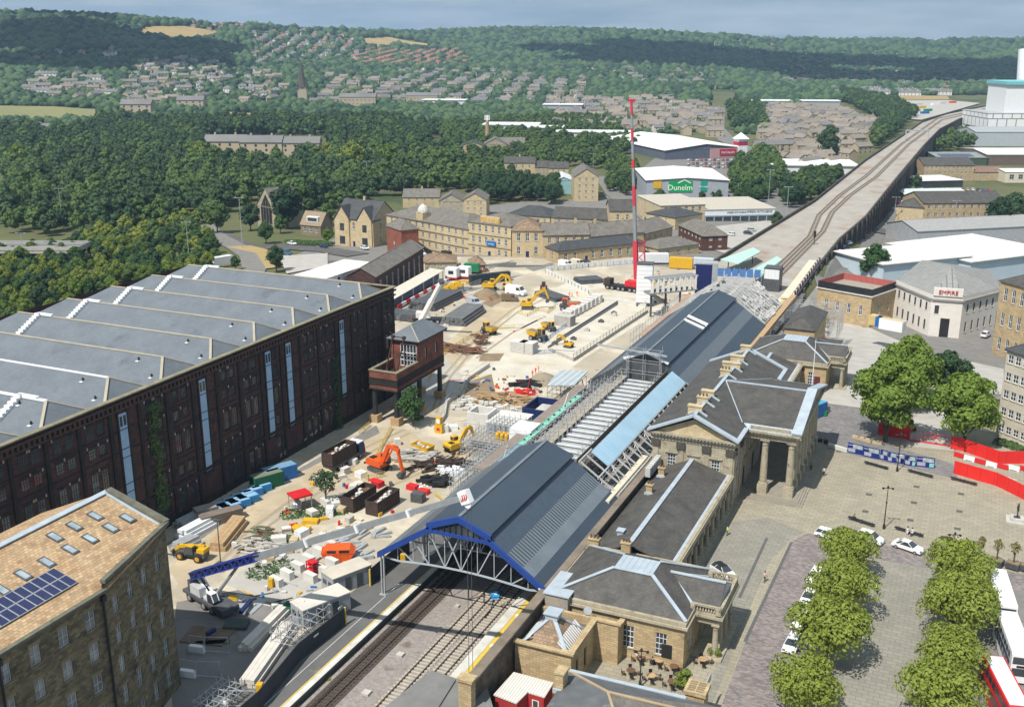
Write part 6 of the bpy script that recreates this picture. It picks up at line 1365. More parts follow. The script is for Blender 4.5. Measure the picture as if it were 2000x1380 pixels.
b.beam(m0+side*2.7,m0 .lerp(m1,.235)+side*2.7,.35);b.beam(m1-side*1,m1+side*1.2,.6,.6);b.build('mast_lattice',redc,t,world=True)
z0=0;c=G(1258,596);t=thing('lift_shaft','tall white sheeted lift shaft standing beside the new footbridge','lift shaft',(c.x,c.y,0),RD(12));b=MB();b.box(-2.3,2.3,-2.0,2.0,1.2,12.6);b.build('sheeting',M('white_cladding',(.80,.81,.82),(.72,.73,.75),stripe=(1,1.2,(.52,.53,.55),.12),ns=.5),t);b=MB();b.box(-2.4,2.4,-2.1,2.1,12.6,12.9);[b.box(x-.15,x+.15,-1.9,-1.6,0,1.2)for x in(-2,2)];b.build('shaft_frame',steeld,t)
a_,c_=G(1268,575,7.0),G(1362,566,7.0);t=thing('footbridge','new footbridge of white ribbed panels between two lift shafts','footbridge',(a_.x,a_.y,0));b=MB();d=(c_-a_).normalized();n=Vector((d.y,-d.x,0));L=(c_-a_).length
for o in(0,3.2):b.beam(a_-n*o+Vector((0,0,.2)),c_-n*o+Vector((0,0,.2)),.4,.5);b.beam(a_-n*o+Vector((0,0,4.2)),c_-n*o+Vector((0,0,4.2)),.4,.5)
b.build('bridge_beam',steel,t,world=True);b=MB();b.beam(a_-n*1.6,c_-n*1.6,3.2,.3);b.beam(a_-n*1.6+Vector((0,0,4.3)),c_-n*1.6+Vector((0,0,4.3)),3.4,.2);b.build('bridge_deck',M('bridge_grey',(.22,.23,.25),(.17,.18,.19)),t,world=True)
for i in range(9):q=a_.lerp(c_,(i+.5)/9)+n*.1;b=MB();b.beam(q+Vector((0,0,.3)),q+Vector((0,0,4.2)),.9,.25);b.build('bridge_panel',concw,t,world=True)
b=MB();b.beam(a_.lerp(c_,.05)+n*.5,G(1300,592,1),1.8,.3);
for f in(.1,.4,.7):q=a_.lerp(c_,f)-n*1.6;b.beam(q,Vector((q.x,q.y,0)),.5)
b.build('bridge_support',steeld,t,world=True)
c=G(1372,590);t=thing('lift_shaft','navy blue lift shaft at the right end of the new footbridge','lift shaft',(c.x,c.y,0),RD(12));b=MB();b.box(-2.4,2.4,-2,2,0,12);b.build('cladding',M('navy_cladding',(.012,.02,.11),(.01,.016,.085),stripe=(0,1.2,(.04,.05,.16),.05)),t);b=MB();b.box(2.4,4.0,-2,2,0,12.4);b.box(-2.5,2.4,-2.1,2.1,12,12.4);b.build('shaft_frame',steel,t)
container('yellow container on the deck behind the new footbridge',g3(1330,523),RD(8),yel,8,2.8,3.6);container('long white and grey container beside the red crane mast',g3(1272,512),RD(26),white2,12,2.8,3.2);container('low blue white tank box right of the yellow container',g3(1374,516),RD(5),M('pale_tank',(.52,.58,.66),(.45,.5,.58)),7,2.4,2.2)
for i,(px,py,k,w)in enumerate(((850,912,'walk','walking past the scrap steel pile'),(1040,735,'stand','in the group of three on the dug ground, left'),(1046,730,'stand','in the group of three on the dug ground, middle'),(1052,727,'stand','in the group of three on the dug ground, right'),(1112,580,'stand','left one of two by the white fence'),(1117,581,'walk','right one of two by the white fence'),(1127,578,'stand','alone in the white fenced corner'),(1207,560,'stand','beside the tall crane wheels'))):
 person('worker in bright orange clothing '+w,g3(px,py),1.3*i,k,hivis,hivis,'workers in orange',head=white)
for i in range(8):px,py=1108+i*8.2,622-i*4.6;p=g3(px,py);t=thing('concrete_portal','pale concrete frame standing in the row beside the new platform','concrete frame',p,RD(-2),'row of concrete frames');b=MB();b.box(-1.5,1.5,-.9,.9,1.9,2.3);b.box(-1.5,-1.1,-.9,.9,0,1.9);b.box(1.1,1.5,-.9,.9,0,1.9);b.build('frame',concw,t)
def panels(label,px,py,rz,l,w,n,m,th=.28):
 t=thing('panel_stack',label,'panel stack',g3(px,py),rz,'stacks of panels')
 for i in range(n):b=MB();b.box(-l/2,l/2,-w/2,w/2,.1+i*(th+.07),.1+i*(th+.07)+th);b.build('panel',m,t)
panels('stack of pale concrete panels left of the small excavator',1015,686,RD(-5),4,3,8,concw);panels('stack of pale concrete panels right beside the first stack',1032,688,RD(-5),4,3,8,concw);panels('stack of grey panels behind the dumpers',1103,634,RD(-5),5,3.4,8,conc)
pipes('dark steel beams racked behind the white crane boom',g3(800,602),g3(858,575),12,.35,steeld,3,'steel_stack','steel beams','dark steel stacks',True);pipes('dark grey steel sections in front of the silver van',g3(862,634),g3(905,606),9,.4,M('grey_sections',(.16,.165,.17),(.11,.115,.12)),3,'steel_stack','steel beams','dark steel stacks',True);pipes('dark steel lattice lying below the site road',g3(778,612),g3(842,622),10,.3,steeld,3,'steel_stack','steel beams','dark steel stacks',True);pipes('black pipes racked beside the red tractor',g3(1070,572),g3(1112,586),8,.35,steeld,2,'steel_stack','steel beams','dark steel stacks',False);pipes('dark sections stacked inside the white fence',g3(1120,548),g3(1165,545),9,.35,steeld,2,'steel_stack','steel beams','dark steel stacks',True)
rr_=random.Random(9)
def heap(label,px,py,n,L,m,spread=(3,2),name='scrap_pile',cat='scrap pile',w=.22,ang=0,hgt=1.0):
 p=Vector(g3(px,py));t=thing(name,label,cat,tuple(p));b=MB()
 for i in range(n):
  o=Vector((rr_.uniform(-spread[0],spread[0]),rr_.uniform(-spread[1],spread[1]),rr_.uniform(.1,hgt)));a=ang+rr_.gauss(0,.35);d=Vector((math.cos(a),math.sin(a),rr_.uniform(-.08,.08)))*(L*rr_.uniform(.5,1)/2);b.beam(p+o-d,p+o+d,w*rr_.uniform(.6,1.3))
 o=b.build('pile',m,t,world=True);o['kind']='stuff';return t
heap('pile of dark rusty rails in front of the yellow excavator',862,912,60,7,rustd,(4,3),ang=.9);heap('heap of rusty bent steel left of the dumper',895,683,70,5,rust,(6,3.5));heap('cage of rusty reinforcement by the yellow fence',938,672,34,3,rust,(1.5,1.5),hgt=2.6);heap('dark tangled steel grab pieces below the orange worker',850,943,46,2.4,blk,(2.2,1.6),w=.45,ang=.6);heap('tangle of pale cable and bags near the barriers',880,925,50,1.4,tarp,(2.6,1.2),'rubble_bags','bags',.5);heap('scattered timber and pipes beside the yellow skip',810,895,60,3.4,conc,(4,3),'debris','debris',.3,.5);heap('grey boards laid flat beside the platform hoarding',700,1062,30,4,steel,(4,5),'board_stack','boards',.5,1.2,.3);heap('bundle of grey fencing feet stacked by the crane boom',507,1075,46,2.2,conc,(3.5,2.2),'fence_stack','fence panels',.3,.4,1.2);heap('red and green barrier frames stacked by the stones',520,1050,46,2,M('mixed_barriers',(.24,.06,.05),(.03,.2,.1),ns=1.2),(3.2,2),'barrier_stack','barriers',.16,.3,1.3)
skip('yellow skip filled with rust brown earth',g3(826,882),RD(-10),yel,4.2,2.2,1.5,rust,'skip');t=skip('orange covered skip with two openings near the cabins',g3(662,1092),RD(28),ora,5.0,2.4,1.6,None,'skip',None,.9)
b=MB();ext(b,[(-2.4,1.6),(-1.8,2.2),(1.8,2.2),(2.4,1.6)],-1.2,1.2);b.build('cover',ora,t);b=MB();b.box(.2,1.7,-1.25,1.25,1.65,2.1);b.box(-1.6,-.3,-1.25,1.25,1.65,2.1);b.build('opening',blk,t)
container('dark green container with yellow emblem beside the blue one',g3(522,950),RD(64),M('dark_green',(.015,.12,.06),(.012,.10,.05)),5.6,2.4,2.6,roofm=M('dusty_green',(.17,.2,.15),(.13,.16,.12)))
container('blue container with dusty top right of the green one',g3(547,936),RD(64),blu,6,2.4,2.6,roofm=M('dusty_blue',(.17,.3,.42),(.13,.24,.36)))
for i in range(11):
 px,py=424+(i%6)*17-(i//6)*8,1002-(i%6)*8.6+(i//6)*13;container(f'low bright blue box, {("first", "second", "third", "fourth", "fifth", "sixth")[i % 6]} from the left in the {("back", "front")[i // 6]} row by the warehouse',g3(px,py),RD(64),M('stack_blue',(.05,.25,.52),(.04,.2,.44))if i==0 else bpy.data.materials['stack_blue'],3.6,1.7,1.3,'storage_box','storage box','low blue boxes along the warehouse',M('stack_blue_top',(.26,.44,.62),(.2,.36,.54))if i==0 else bpy.data.materials['stack_blue_top'],False)
for i,(a_,c_,n,r,m)in enumerate((((340,1030),(400,1000),5,.25,steel),((345,1050),(405,1018),5,.28,white2),((338,1075),(372,1058),5,.3,steel),((410,1075),(455,1020),4,.35,timber))):pipes(('grey steel tubes at the warehouse foot','white roofing sheets bundled beside the mill','pale grey rails bundled at the mill corner','tan timber baulks by the blue boxes')[i],g3(*a_),g3(*c_),n,r,m,3 if i<3 else 2,'pipe_stack','material stack','stacks of material along the warehouse',True)
panels('stack of pallets under the warehouse wall',402,1010,RD(60),3.5,2,7,M('pallet_grey',(.34,.30,.26),(.26,.23,.2)),.2);panels('dark stack of shuttering by the warehouse',432,1018,RD(60),7,2,5,M('shutter_brown',(.2,.165,.14),(.15,.125,.105)),.3)
k=0
for i in range(7):
 for j in range(2 if i else 1):
  px,py=540+i*21+j*46,1142-i*14.5+j*6
  if px>660:continue
  block(f'pale concrete barrier block in row {("one nearest the yellow bin", "two", "three", "four", "five", "six", "seven by the orange skip")[i]}, {("left", "right")[j]}',g3(px,py),(2.3,.9,1.25),RD(-15),concw,'barrier_block','rows of concrete barrier blocks');k+=1
for i,(px,py)in enumerate(((640,985),(655,990),(668,1000),(645,1005),(690,960),(700,950),(712,955),(660,915),(675,925),(690,905),(640,930),(705,930),(560,1040),(545,1060),(575,1062),(590,1045),(520,1092),(610,1008))):
 block('rough cream stone block in the salvage heap beside the rusty bins',g3(px,py),(rr_.uniform(1.2,2.6),rr_.uniform(1.0,1.6),rr_.uniform(.8,1.7)),rr_.uniform(0,3),(concw,concw,honey2,tarp)[i%4],'stone_block','salvaged stone blocks','stone block')
for i in range(16):block('pale tumbled stone lying along the crane boom line',g3(505+i*12+rr_.uniform(-6,6),1108-i*5.8+rr_.uniform(-6,8)),(rr_.uniform(.8,1.7),rr_.uniform(.6,1.1),rr_.uniform(.4,1.0)),rr_.uniform(0,3),(conc,concw,honey2)[i%3],'stone_block','tumbled stones along the verge','stone')
o=link('verge_grass',quadmesh('verge_grass',leafcloud([(0,0,.2,2.6,.5),(3,3,.2,2.4,.5),(-3,-2,.2,2,.5)],900,.22,np.random.default_rng(2)),hedgem),None,g3(612,1003));tag(o,'strip of rough green grass below the small tree','grass clump')
o=link('verge_grass',quadmesh('verge_grass',leafcloud([(0,0,.2,2.2,.5),(2,3,.2,2.4,.5)],500,.22,np.random.default_rng(3)),hedgem),None,g3(508,1120));tag(o,'rough green grass beside the tumbled stones at the boom foot','grass clump')
plant_tree(tree_data(51,6.5,2.6,700,.26,leafB,.3,8,coreR=.2),g3(637,985),'small thin tree among the salvaged stones',None,'small_tree');plant_tree(tree_data(52,9.0,3.3,1800,.32,leafA,.05,10,coreR=.5),g3(806,832),'green bush growing up between the hoist columns',None,'bush',cat='bush')
t=thing('gazebo','red roofed site shelter with a grey machine beside the haul road','shelter',g3(587,990),RD(60));b=MB();b.box(-1.7,1.7,-1.5,1.5,2.3,2.6);b.build('roof',red,t);b=MB();[b.box(x-.06,x+.06,y-.06,y+.06,0,2.3)for x in(-1.5,1.5)for y in(-1.3,1.3)];b.build('post',steel,t);b=MB();b.lathe(-.6,0,[(.8,.2),(.9,1.0),(.4,1.6)],8);b.build('machine',steel,t)
for i,(px,py,m,d,w)in enumerate(((735,948,red,(2.6,1.6,1.0),'red topped tank behind the rusty bins'),(806,955,red,(2,1.3,.9),'red plastic bin in front of the dark grab pieces'),(828,963,redh,(2,1.2,.8),'second red bin beside the barriers'),(817,978,steeld,(2.2,1.6,1.6),'dark grey box near the shed roof edge'),(588,1036,yel,(3.0,1.6,.7),'yellow plastic chutes stacked on the stones'),(530,1146,yel,(.7,.7,1.4),'small yellow wheeled bin at the end of the block row'),(607,1020,yel,(2.6,1.4,.6),'yellow plastic chutes nearest the white bags'),(508,1352,yel,(.8,.8,1.3),'yellow salt bin against the dark hoarding'),(787,1096,yel,(.8,.8,1.3),'yellow salt bin under the shed eaves'),(866,842,concw,(2,1.6,1.5),'pale grey generator by the hoist columns'),(884,838,white,(2,1.2,.9),'white small trailer beside the generator'),(776,868,concw,(1.2,1.2,1.3),'grey cabinet beside the timber casing'),(564,1186,M('dark_green_lid',(.012,.10,.055),(.01,.08,.045)),(4.2,2.6,.35),'dark green sheet lid by the white cabin'))):
 block(w,g3(px,py),d,RD(-12+i*5),m,'site_box',None,'site box')
t=thing('cable_rack','red three shelf rack standing by the concrete blocks','rack',g3(611,1120),RD(-15));b=MB()
for z in(.1,.8,1.5,2.0):b.box(-.75,.75,-.6,.6,z,z+.12)
[b.box(x-.06,x+.06,y-.06,y+.06,0,2.1)for x in(-.7,.7)for y in(-.55,.55)];b.build('frame',red,t)
def cabin(label,px,py,rz,L,W,H,m,rm,door=True):
 t=thing('site_cabin',label,'cabin',g3(px,py),rz,'grey site cabins by the platform');b=MB();b.box(-L/2,L/2,-W/2,W/2,.1,H);b.build('body',m,t);b=MB();b.box(-L/2-.1,L/2+.1,-W/2-.1,W/2+.1,H,H+.15);b.build('roof',rm,t)
 for x in(-L*.12,L*.18):b=MB();b.box(x-.5,x+.5,-W/2-.05,-W/2+.01,.2,2.2);b.build('door',steeld,t)
 for y in(-W*.22,W*.22):b=MB();b.box(-L/2-.05,-L/2+.01,y-.45,y+.45,1.2,1.9);b.build('window',glass,t)
 return t
rr2=M('cabin_roof',(.66,.63,.57),(.55,.52,.47),stripe=(1,.4,(.36,.34,.31),.2),ns=.6)
cg_=M('cabin_grey',(.36,.38,.41),(.29,.31,.335));cabin('grey cabin with ribbed pale roof and two doors, nearer one',628,1200,RD(66),7.5,3.2,2.7,cg_,rr2);cabin('grey cabin with plain pale roof, farther one',678,1142,RD(66),6.5,3.2,2.7,cg_,M('cabin_roof_plain',(.55,.5,.42),(.46,.42,.36)))
dkh=M('dark_grey_hoarding',(.048,.056,.066),(.036,.042,.05),stripe=(0,2.4,(.02,.024,.03),.02),ns=.5)
fence_run('hoarding','dark grey site hoarding along the near platform with white notices',[(400,1480),(508,1385),(585,1290),(674,1219)],2.6,dkh);fence_run('hoarding','dark grey hoarding panels between the cabins and the shed',[(722,1133),(724,1143),(800,1078)],2.7,dkh)
b=MB()
for px,py in((664,1200),(617,1255),(569,1296),(523,1346)):p=G(px,py+8);b.box(p.x+.12,p.x+.18,p.y-.5,p.y+.5,1.7,1.95)
tag(b.build('notice_strip',white),'small white notices fixed along the dark hoarding','notice')
b=MB();p=G(674,1219);b.box(p.x-.1,p.x+.14,p.y-.0,p.y+.2,0,2.6);p=G(724,1143);b.box(p.x-.1,p.x+.12,p.y-.2,p.y-.02,0,2.7);tag(b.build('yellow_edge_strip',mliney),'yellow edge strips on the ends of the dark hoardings','edge strip')
for i,(px,py)in enumerate(((385,1272),(367,1320),(432,1378))):
 t=thing('water_barrier',f'white plastic barrier with mesh gate on top, {("farthest", "middle", "nearest")[i]} from the crane','barrier',g3(px,py),RD(12),'white water barriers by the mill');b=MB();ext(b,[(-1.1,0),(-1.0,.9),(1.0,.9),(1.1,0)],-.3,.3);b.build('base',white,t);b=MB()
 for a_,c_ in(((-1.0,.9),(-1.0,2.3)),((1.0,.9),(1.0,2.3)),((-1.0,2.3),(1.0,2.3)),((1.2,.3),(1.2,2.3)),((1.2,2.3),(4.4,2.5)),((4.4,2.5),(4.4,.3)),((1.2,.3),(4.4,.3))):b.beam((a_[0],0,a_[1]),(c_[0],0 if c_[0]<3 else .3,c_[1]),.07)
 b.build('mesh_gate',steel,t)
pipes('bundles of pale scaffold boards lying beside the hoarding',g3(470,1340),g3(552,1225),4,.3,M('pale_boards',(.62,.59,.54),(.5,.47,.43)),2,'board_stack','scaffold boards',None,True);pipes('second run of pale scaffold boards on concrete feet nearer the crane',g3(470,1270),g3(545,1195),3,.3,bpy.data.materials['pale_boards'],2,'board_stack','scaffold boards',None,True)
t=thing('scaffolding','small scaffold stair and barriers behind the dark hoarding','scaffolding',g3(600,1235));p=G(600,1235);b=MB();scaff(b,p.x-2,p.x+1,p.y-5,p.y+4,0,2.4,1.5,1.5,1.2,.07);b.build('frame',steel,t,world=True)
p=G(438,1362);t=thing('scaffolding','pale scaffold frames stacked at the bottom edge by the hoarding','scaffolding',(p.x,p.y,0));b=MB();scaff(b,p.x-1,p.x+2,p.y-4,p.y+1,0,1.8,1,1,.9,.07);b.build('frame',steel,t,world=True)
t=thing('flood_light','thin black lamp mast with floodlights beside the telehandler','lamp post',g3(432,1110));b=MB();b.lathe(0,0,[(.1,0),(.07,8.0)],6);b.box(-.6,.6,-.15,.15,7.7,8.1);b.box(-.8,.8,-.6,.6,.05,.9);b.build('mast',steeld,t)
fence('yellow_barrier','long yellow mesh barrier curving round the haul road corner',[(838,745),(855,700),(905,668),(950,645),(1005,640)],M('barrier_yellow',(.62,.47,.10),(.52,.39,.08)),1.1);by=bpy.data.materials['barrier_yellow']
fence('yellow_barrier','yellow mesh barrier from the timber casing down to the blue excavator track',[(765,838),(748,868),(735,895)],by,1.1);fence('yellow_barrier','yellow mesh barrier along the foot of the orange excavator',[(690,925),(720,938),(752,930)],by,1.1);fence('yellow_barrier','yellow mesh barrier between the hoist casing and the warehouse',[(702,848),(722,832)],by,1.1);fence('yellow_barrier','yellow mesh barrier around the yellow excavator tracks',[(1010,612),(1030,618),(1052,606),(1070,612),(1085,600)],by,1.0);fence('yellow_barrier','yellow mesh barrier below the shed roof edge',[(905,972),(870,985),(850,968)],by,1.0)
fence('blue_barrier','blue mesh barrier panels in front of the panel stacks',[(1046,692),(1080,690),(1122,693)],blu,1.1,cat='barrier');fence('blue_barrier','blue mesh barrier between the dumpers and new platform',[(1060,672),(1085,652),(1110,636)],blu,1.1);fence('red_barrier','red mesh barrier round the red cage on the dug ground',[(1012,752),(1035,748),(1030,768)],red,1.1);fence('red_barrier','red mesh barrier by the silver van',[(905,582),(915,590),(945,580),(960,588)],red,1.1)
def barrier_wall(label,pts,h,w,m,z=0):
 P=[Vector(g3(*p))for p in pts];t=thing('concrete_barrier',label,'barrier wall',tuple(P[0]));b=MB()
 for a,c in zip(P,P[1:]):b.beam(a+Vector((0,0,h/2)),c+Vector((0,0,h/2)),w,h)
 b.build('barrier',m,t,world=True);b=MB()
 for a,c in zip(P,P[1:]):b.beam(a+Vector((0,0,h+.9)),c+Vector((0,0,h+.9)),.06);b.beam(a,a+Vector((0,0,h+1)),.07)
 b.build('railing',steel,t,world=True);return t
barrier_wall('curving pale concrete barrier with rail beside the hoist slab',[(850,842),(868,815),(872,790),(900,768),(912,745),(955,716)],.9,.5,conc);barrier_wall('white barrier wall sweeping round the red crane base',[(1162,578),(1175,588),(1215,592),(1262,600)],1.0,.5,concw)
fence_run('white_hoarding','long white hoarding fence running down from the parked vans',[(1066,533),(1110,553),(1150,573),(1160,590)],1.6,M('white_fence_panels',(.72,.72,.70),(.62,.62,.6),stripe=(0,1.1,(.42,.42,.42),.12)),foot=steel,cat='fence');fence_run('white_hoarding','white fence in front of the vans and long railway building',[(1066,530),(1150,521),(1235,514)],1.6,bpy.data.materials['white_fence_panels'],foot=steel,cat='fence')
fence('palisade_fence','pale palisade fence along the site road behind the steel stacks',[(776,628),(850,593),(905,568),(965,545)],steel,1.8,2.5,2,.07,'fence')
for i in range(12):
 a_=Vector(g3(780,600)).lerp(Vector(g3(868,553)),i/11);t=thing('traffic_barrier',f'{"red" if i % 2 == 0 else "white"} barrier block in the line beside the curved site road','barrier',tuple(a_),math.atan2(1.0,-.25),'red and white barriers on the site road');b=MB();d=Vector(g3(868,553))-Vector(g3(780,600));t.rotation_euler.z=math.atan2(d.y,d.x);L=d.length/11.5;ext(b,[(-L/2,0),(-L/2,1.0),(L/2,1.0),(L/2,0)],-.3,.3,0,.12);b.build('block',red if i%2==0 else white,t)
c=G(942,842);t=thing('concrete_shaft','pale square concrete shaft box open at the top','concrete shaft',(c.x,c.y,0),0);b=MB();w=2.3
for x0,x1,y0,y1 in((-w,w,-w,-w+.4),(-w,w,w-.4,w),(-w,-w+.4,-w+.4,w-.4),(w-.4,w,-w+.4,w-.4)):b.box(x0,x1,y0,y1,0,4.6)
b.box(-w-.06,w+.06,-w-.06,w+.06,2.3,2.4);b.build('shaft_wall',concw,t)
c=G(985,850);t=thing('works_block','pale boarded concrete block with white top beside the shaft','concrete block',(c.x,c.y,0));b=MB();q=[G(x,y,3.6)for x,y in((976,797),(1040,778),(1042,788),(1012,803))];b.box(-2.5,4.2,-3,4.5,0,3.4,0);b.box(-2.7,4.4,-3.2,4.7,3.4,3.6,1);b.build('block',[M('blue_grey_shutter',(.33,.38,.42),(.26,.3,.34)),concw],t)
c=G(1075,790);t=thing('works_canopy','low grey ribbed metal roof over the works beside the shed','canopy',(c.x,c.y,0));b=MB();q=[G(x,y,5)for x,y in((1068,752),(1092,722),(1148,724),(1122,752))];b.slab([tuple(v)for v in q],.2);b.build('roof',M('ribbed_grey',(.36,.42,.45),(.3,.35,.38),stripe=(0,1.4,(.55,.58,.6),.15)),t,world=True);b=MB();cc=sum(q,Vector())/4;scaff(b,cc.x-3,cc.x+3,cc.y-4,cc.y+4,0,4.6,3,2.6,2.2,.1,False);b.build('frame',steel,t,world=True)
c=G(1060,815);t=thing('works_pit','dark lined concrete pit with pale slab beside the mint membrane','pit',(c.x,c.y,0));b=MB()
for x0,x1,y0,y1 in((-3,3,-4,-3.7),(-3,3,3.7,4),(-3,-2.7,-3.7,3.7),(2.7,3,-3.7,3.7)):b.box(x0,x1,y0,y1,0,3)
b.build('pit_wall',blud,t);b=MB();b.box(-.5,2.6,-3,1,2.4,2.7);b.box(-2.8,2.8,-3.8,3.8,.1,.2);b.build('slab',conc,t)
p=G(950,880);t=thing('scaffolding','dense grey scaffold store with yellow bottles left of the wrapped box','scaffolding',(p.x,p.y,0));b=MB();scaff(b,p.x-3.5,p.x+5.5,p.y-4,p.y+4,0,3.0,1.1,1.3,1.1,.08);scaff(b,p.x-1,p.x+6,p.y+3,p.y+8,0,4.4,1.1,1.3,1.4,.08);b.build('frame',steel,t,world=True);b=MB();b.box(p.x-3,p.x+6,p.y-1,p.y+4,2.1,2.2);b.build('deck',plank,t,world=True)
for i in range(8):q=Vector((p.x+2.2+(i%4)*.95,p.y+.3+(i//4)*1.0,2.2));t=thing('gas_bottle','tall yellow gas bottle standing on the scaffold store','gas bottle',tuple(q),0,'yellow gas bottles');b=MB();b.lathe(0,0,[(.4,0),(.4,1.5),(.15,1.9)],8);b.build('bottle',yel,t);b=MB();b.lathe(0,0,[(.15,1.9),(.15,2.2)],6);b.build('valve',steel,t)
p=G(1025,905,0);t=thing('wrapped_box','tall box wrapped in white plastic sheeting beside the shed scaffold','wrapped box',(p.x,p.y,2));c=G(1026,850,4.5);b=MB();ext(b,[(-2.4,-2.2),(-2.2,2.6),(2.2,2.6),(2.4,-2.2)],-2.6,2.6,0,.05);t.location=(c.x,c.y,3.9);b.build('wrapping',tarp,t)
b=MB();p=G(925,905);t=thing('scaffolding','vertical scaffold screen rising from the yard to the near shed roof edge','scaffolding',(p.x,p.y,0));scaff(b,-77,-75,146,164,0,5.4,1.3,1.3,1.1,.07);b.build('frame',steel,t,world=True)
heap('jumble of timber formwork between the shaft and the pit',985,785,60,3.5,timber,(6,3),'formwork','formwork',.3,.2,1.6);heap('broken pale rubble and stone around the works',955,800,50,1.6,concw,(7,4),'rubble','rubble',.7,.5,.8);heap('dark formwork sleepers near the group of workers',1030,752,24,3,blk,(3,2),'formwork','formwork',.5,.1,.9);heap('red scaffold cage lying by the works',1022,775,30,3,redh,(2,1.5),'cage','cage',.25,.4,1.6)
b=MB();p=G(950,580);b.lathe(p.x,p.y,[(4.5,0),(3.2,1.4),(1.2,2.4),(.2,2.8)],12);tag(b.build('earth_heap',mdirt),'brown earth heap beside the large yellow excavator','earth heap');b=MB();p=G(1062,745);b.lathe(p.x,p.y,[(4,0),(2.6,1.2),(.4,2.2)],12);tag(b.build('earth_heap',M('grey_earth',(.3,.25,.18),(.24,.2,.15))),'grey brown earth heap behind the ribbed roof','earth heap')
t=thing('site_gate','yellow site gate tower at the end of the curving barrier','gate',g3(858,845));b=MB();b.box(-.8,.8,-.4,.4,0,2.0,0);b.box(-.5,.5,-.45,.45,2.0,3.4,0);b.box(-.35,.35,-.47,-.44,2.2,3.1,1);b.box(-.4,.3,-.43,-.41,.6,1.2,2);b.build('tower',[yel,white,red],t)
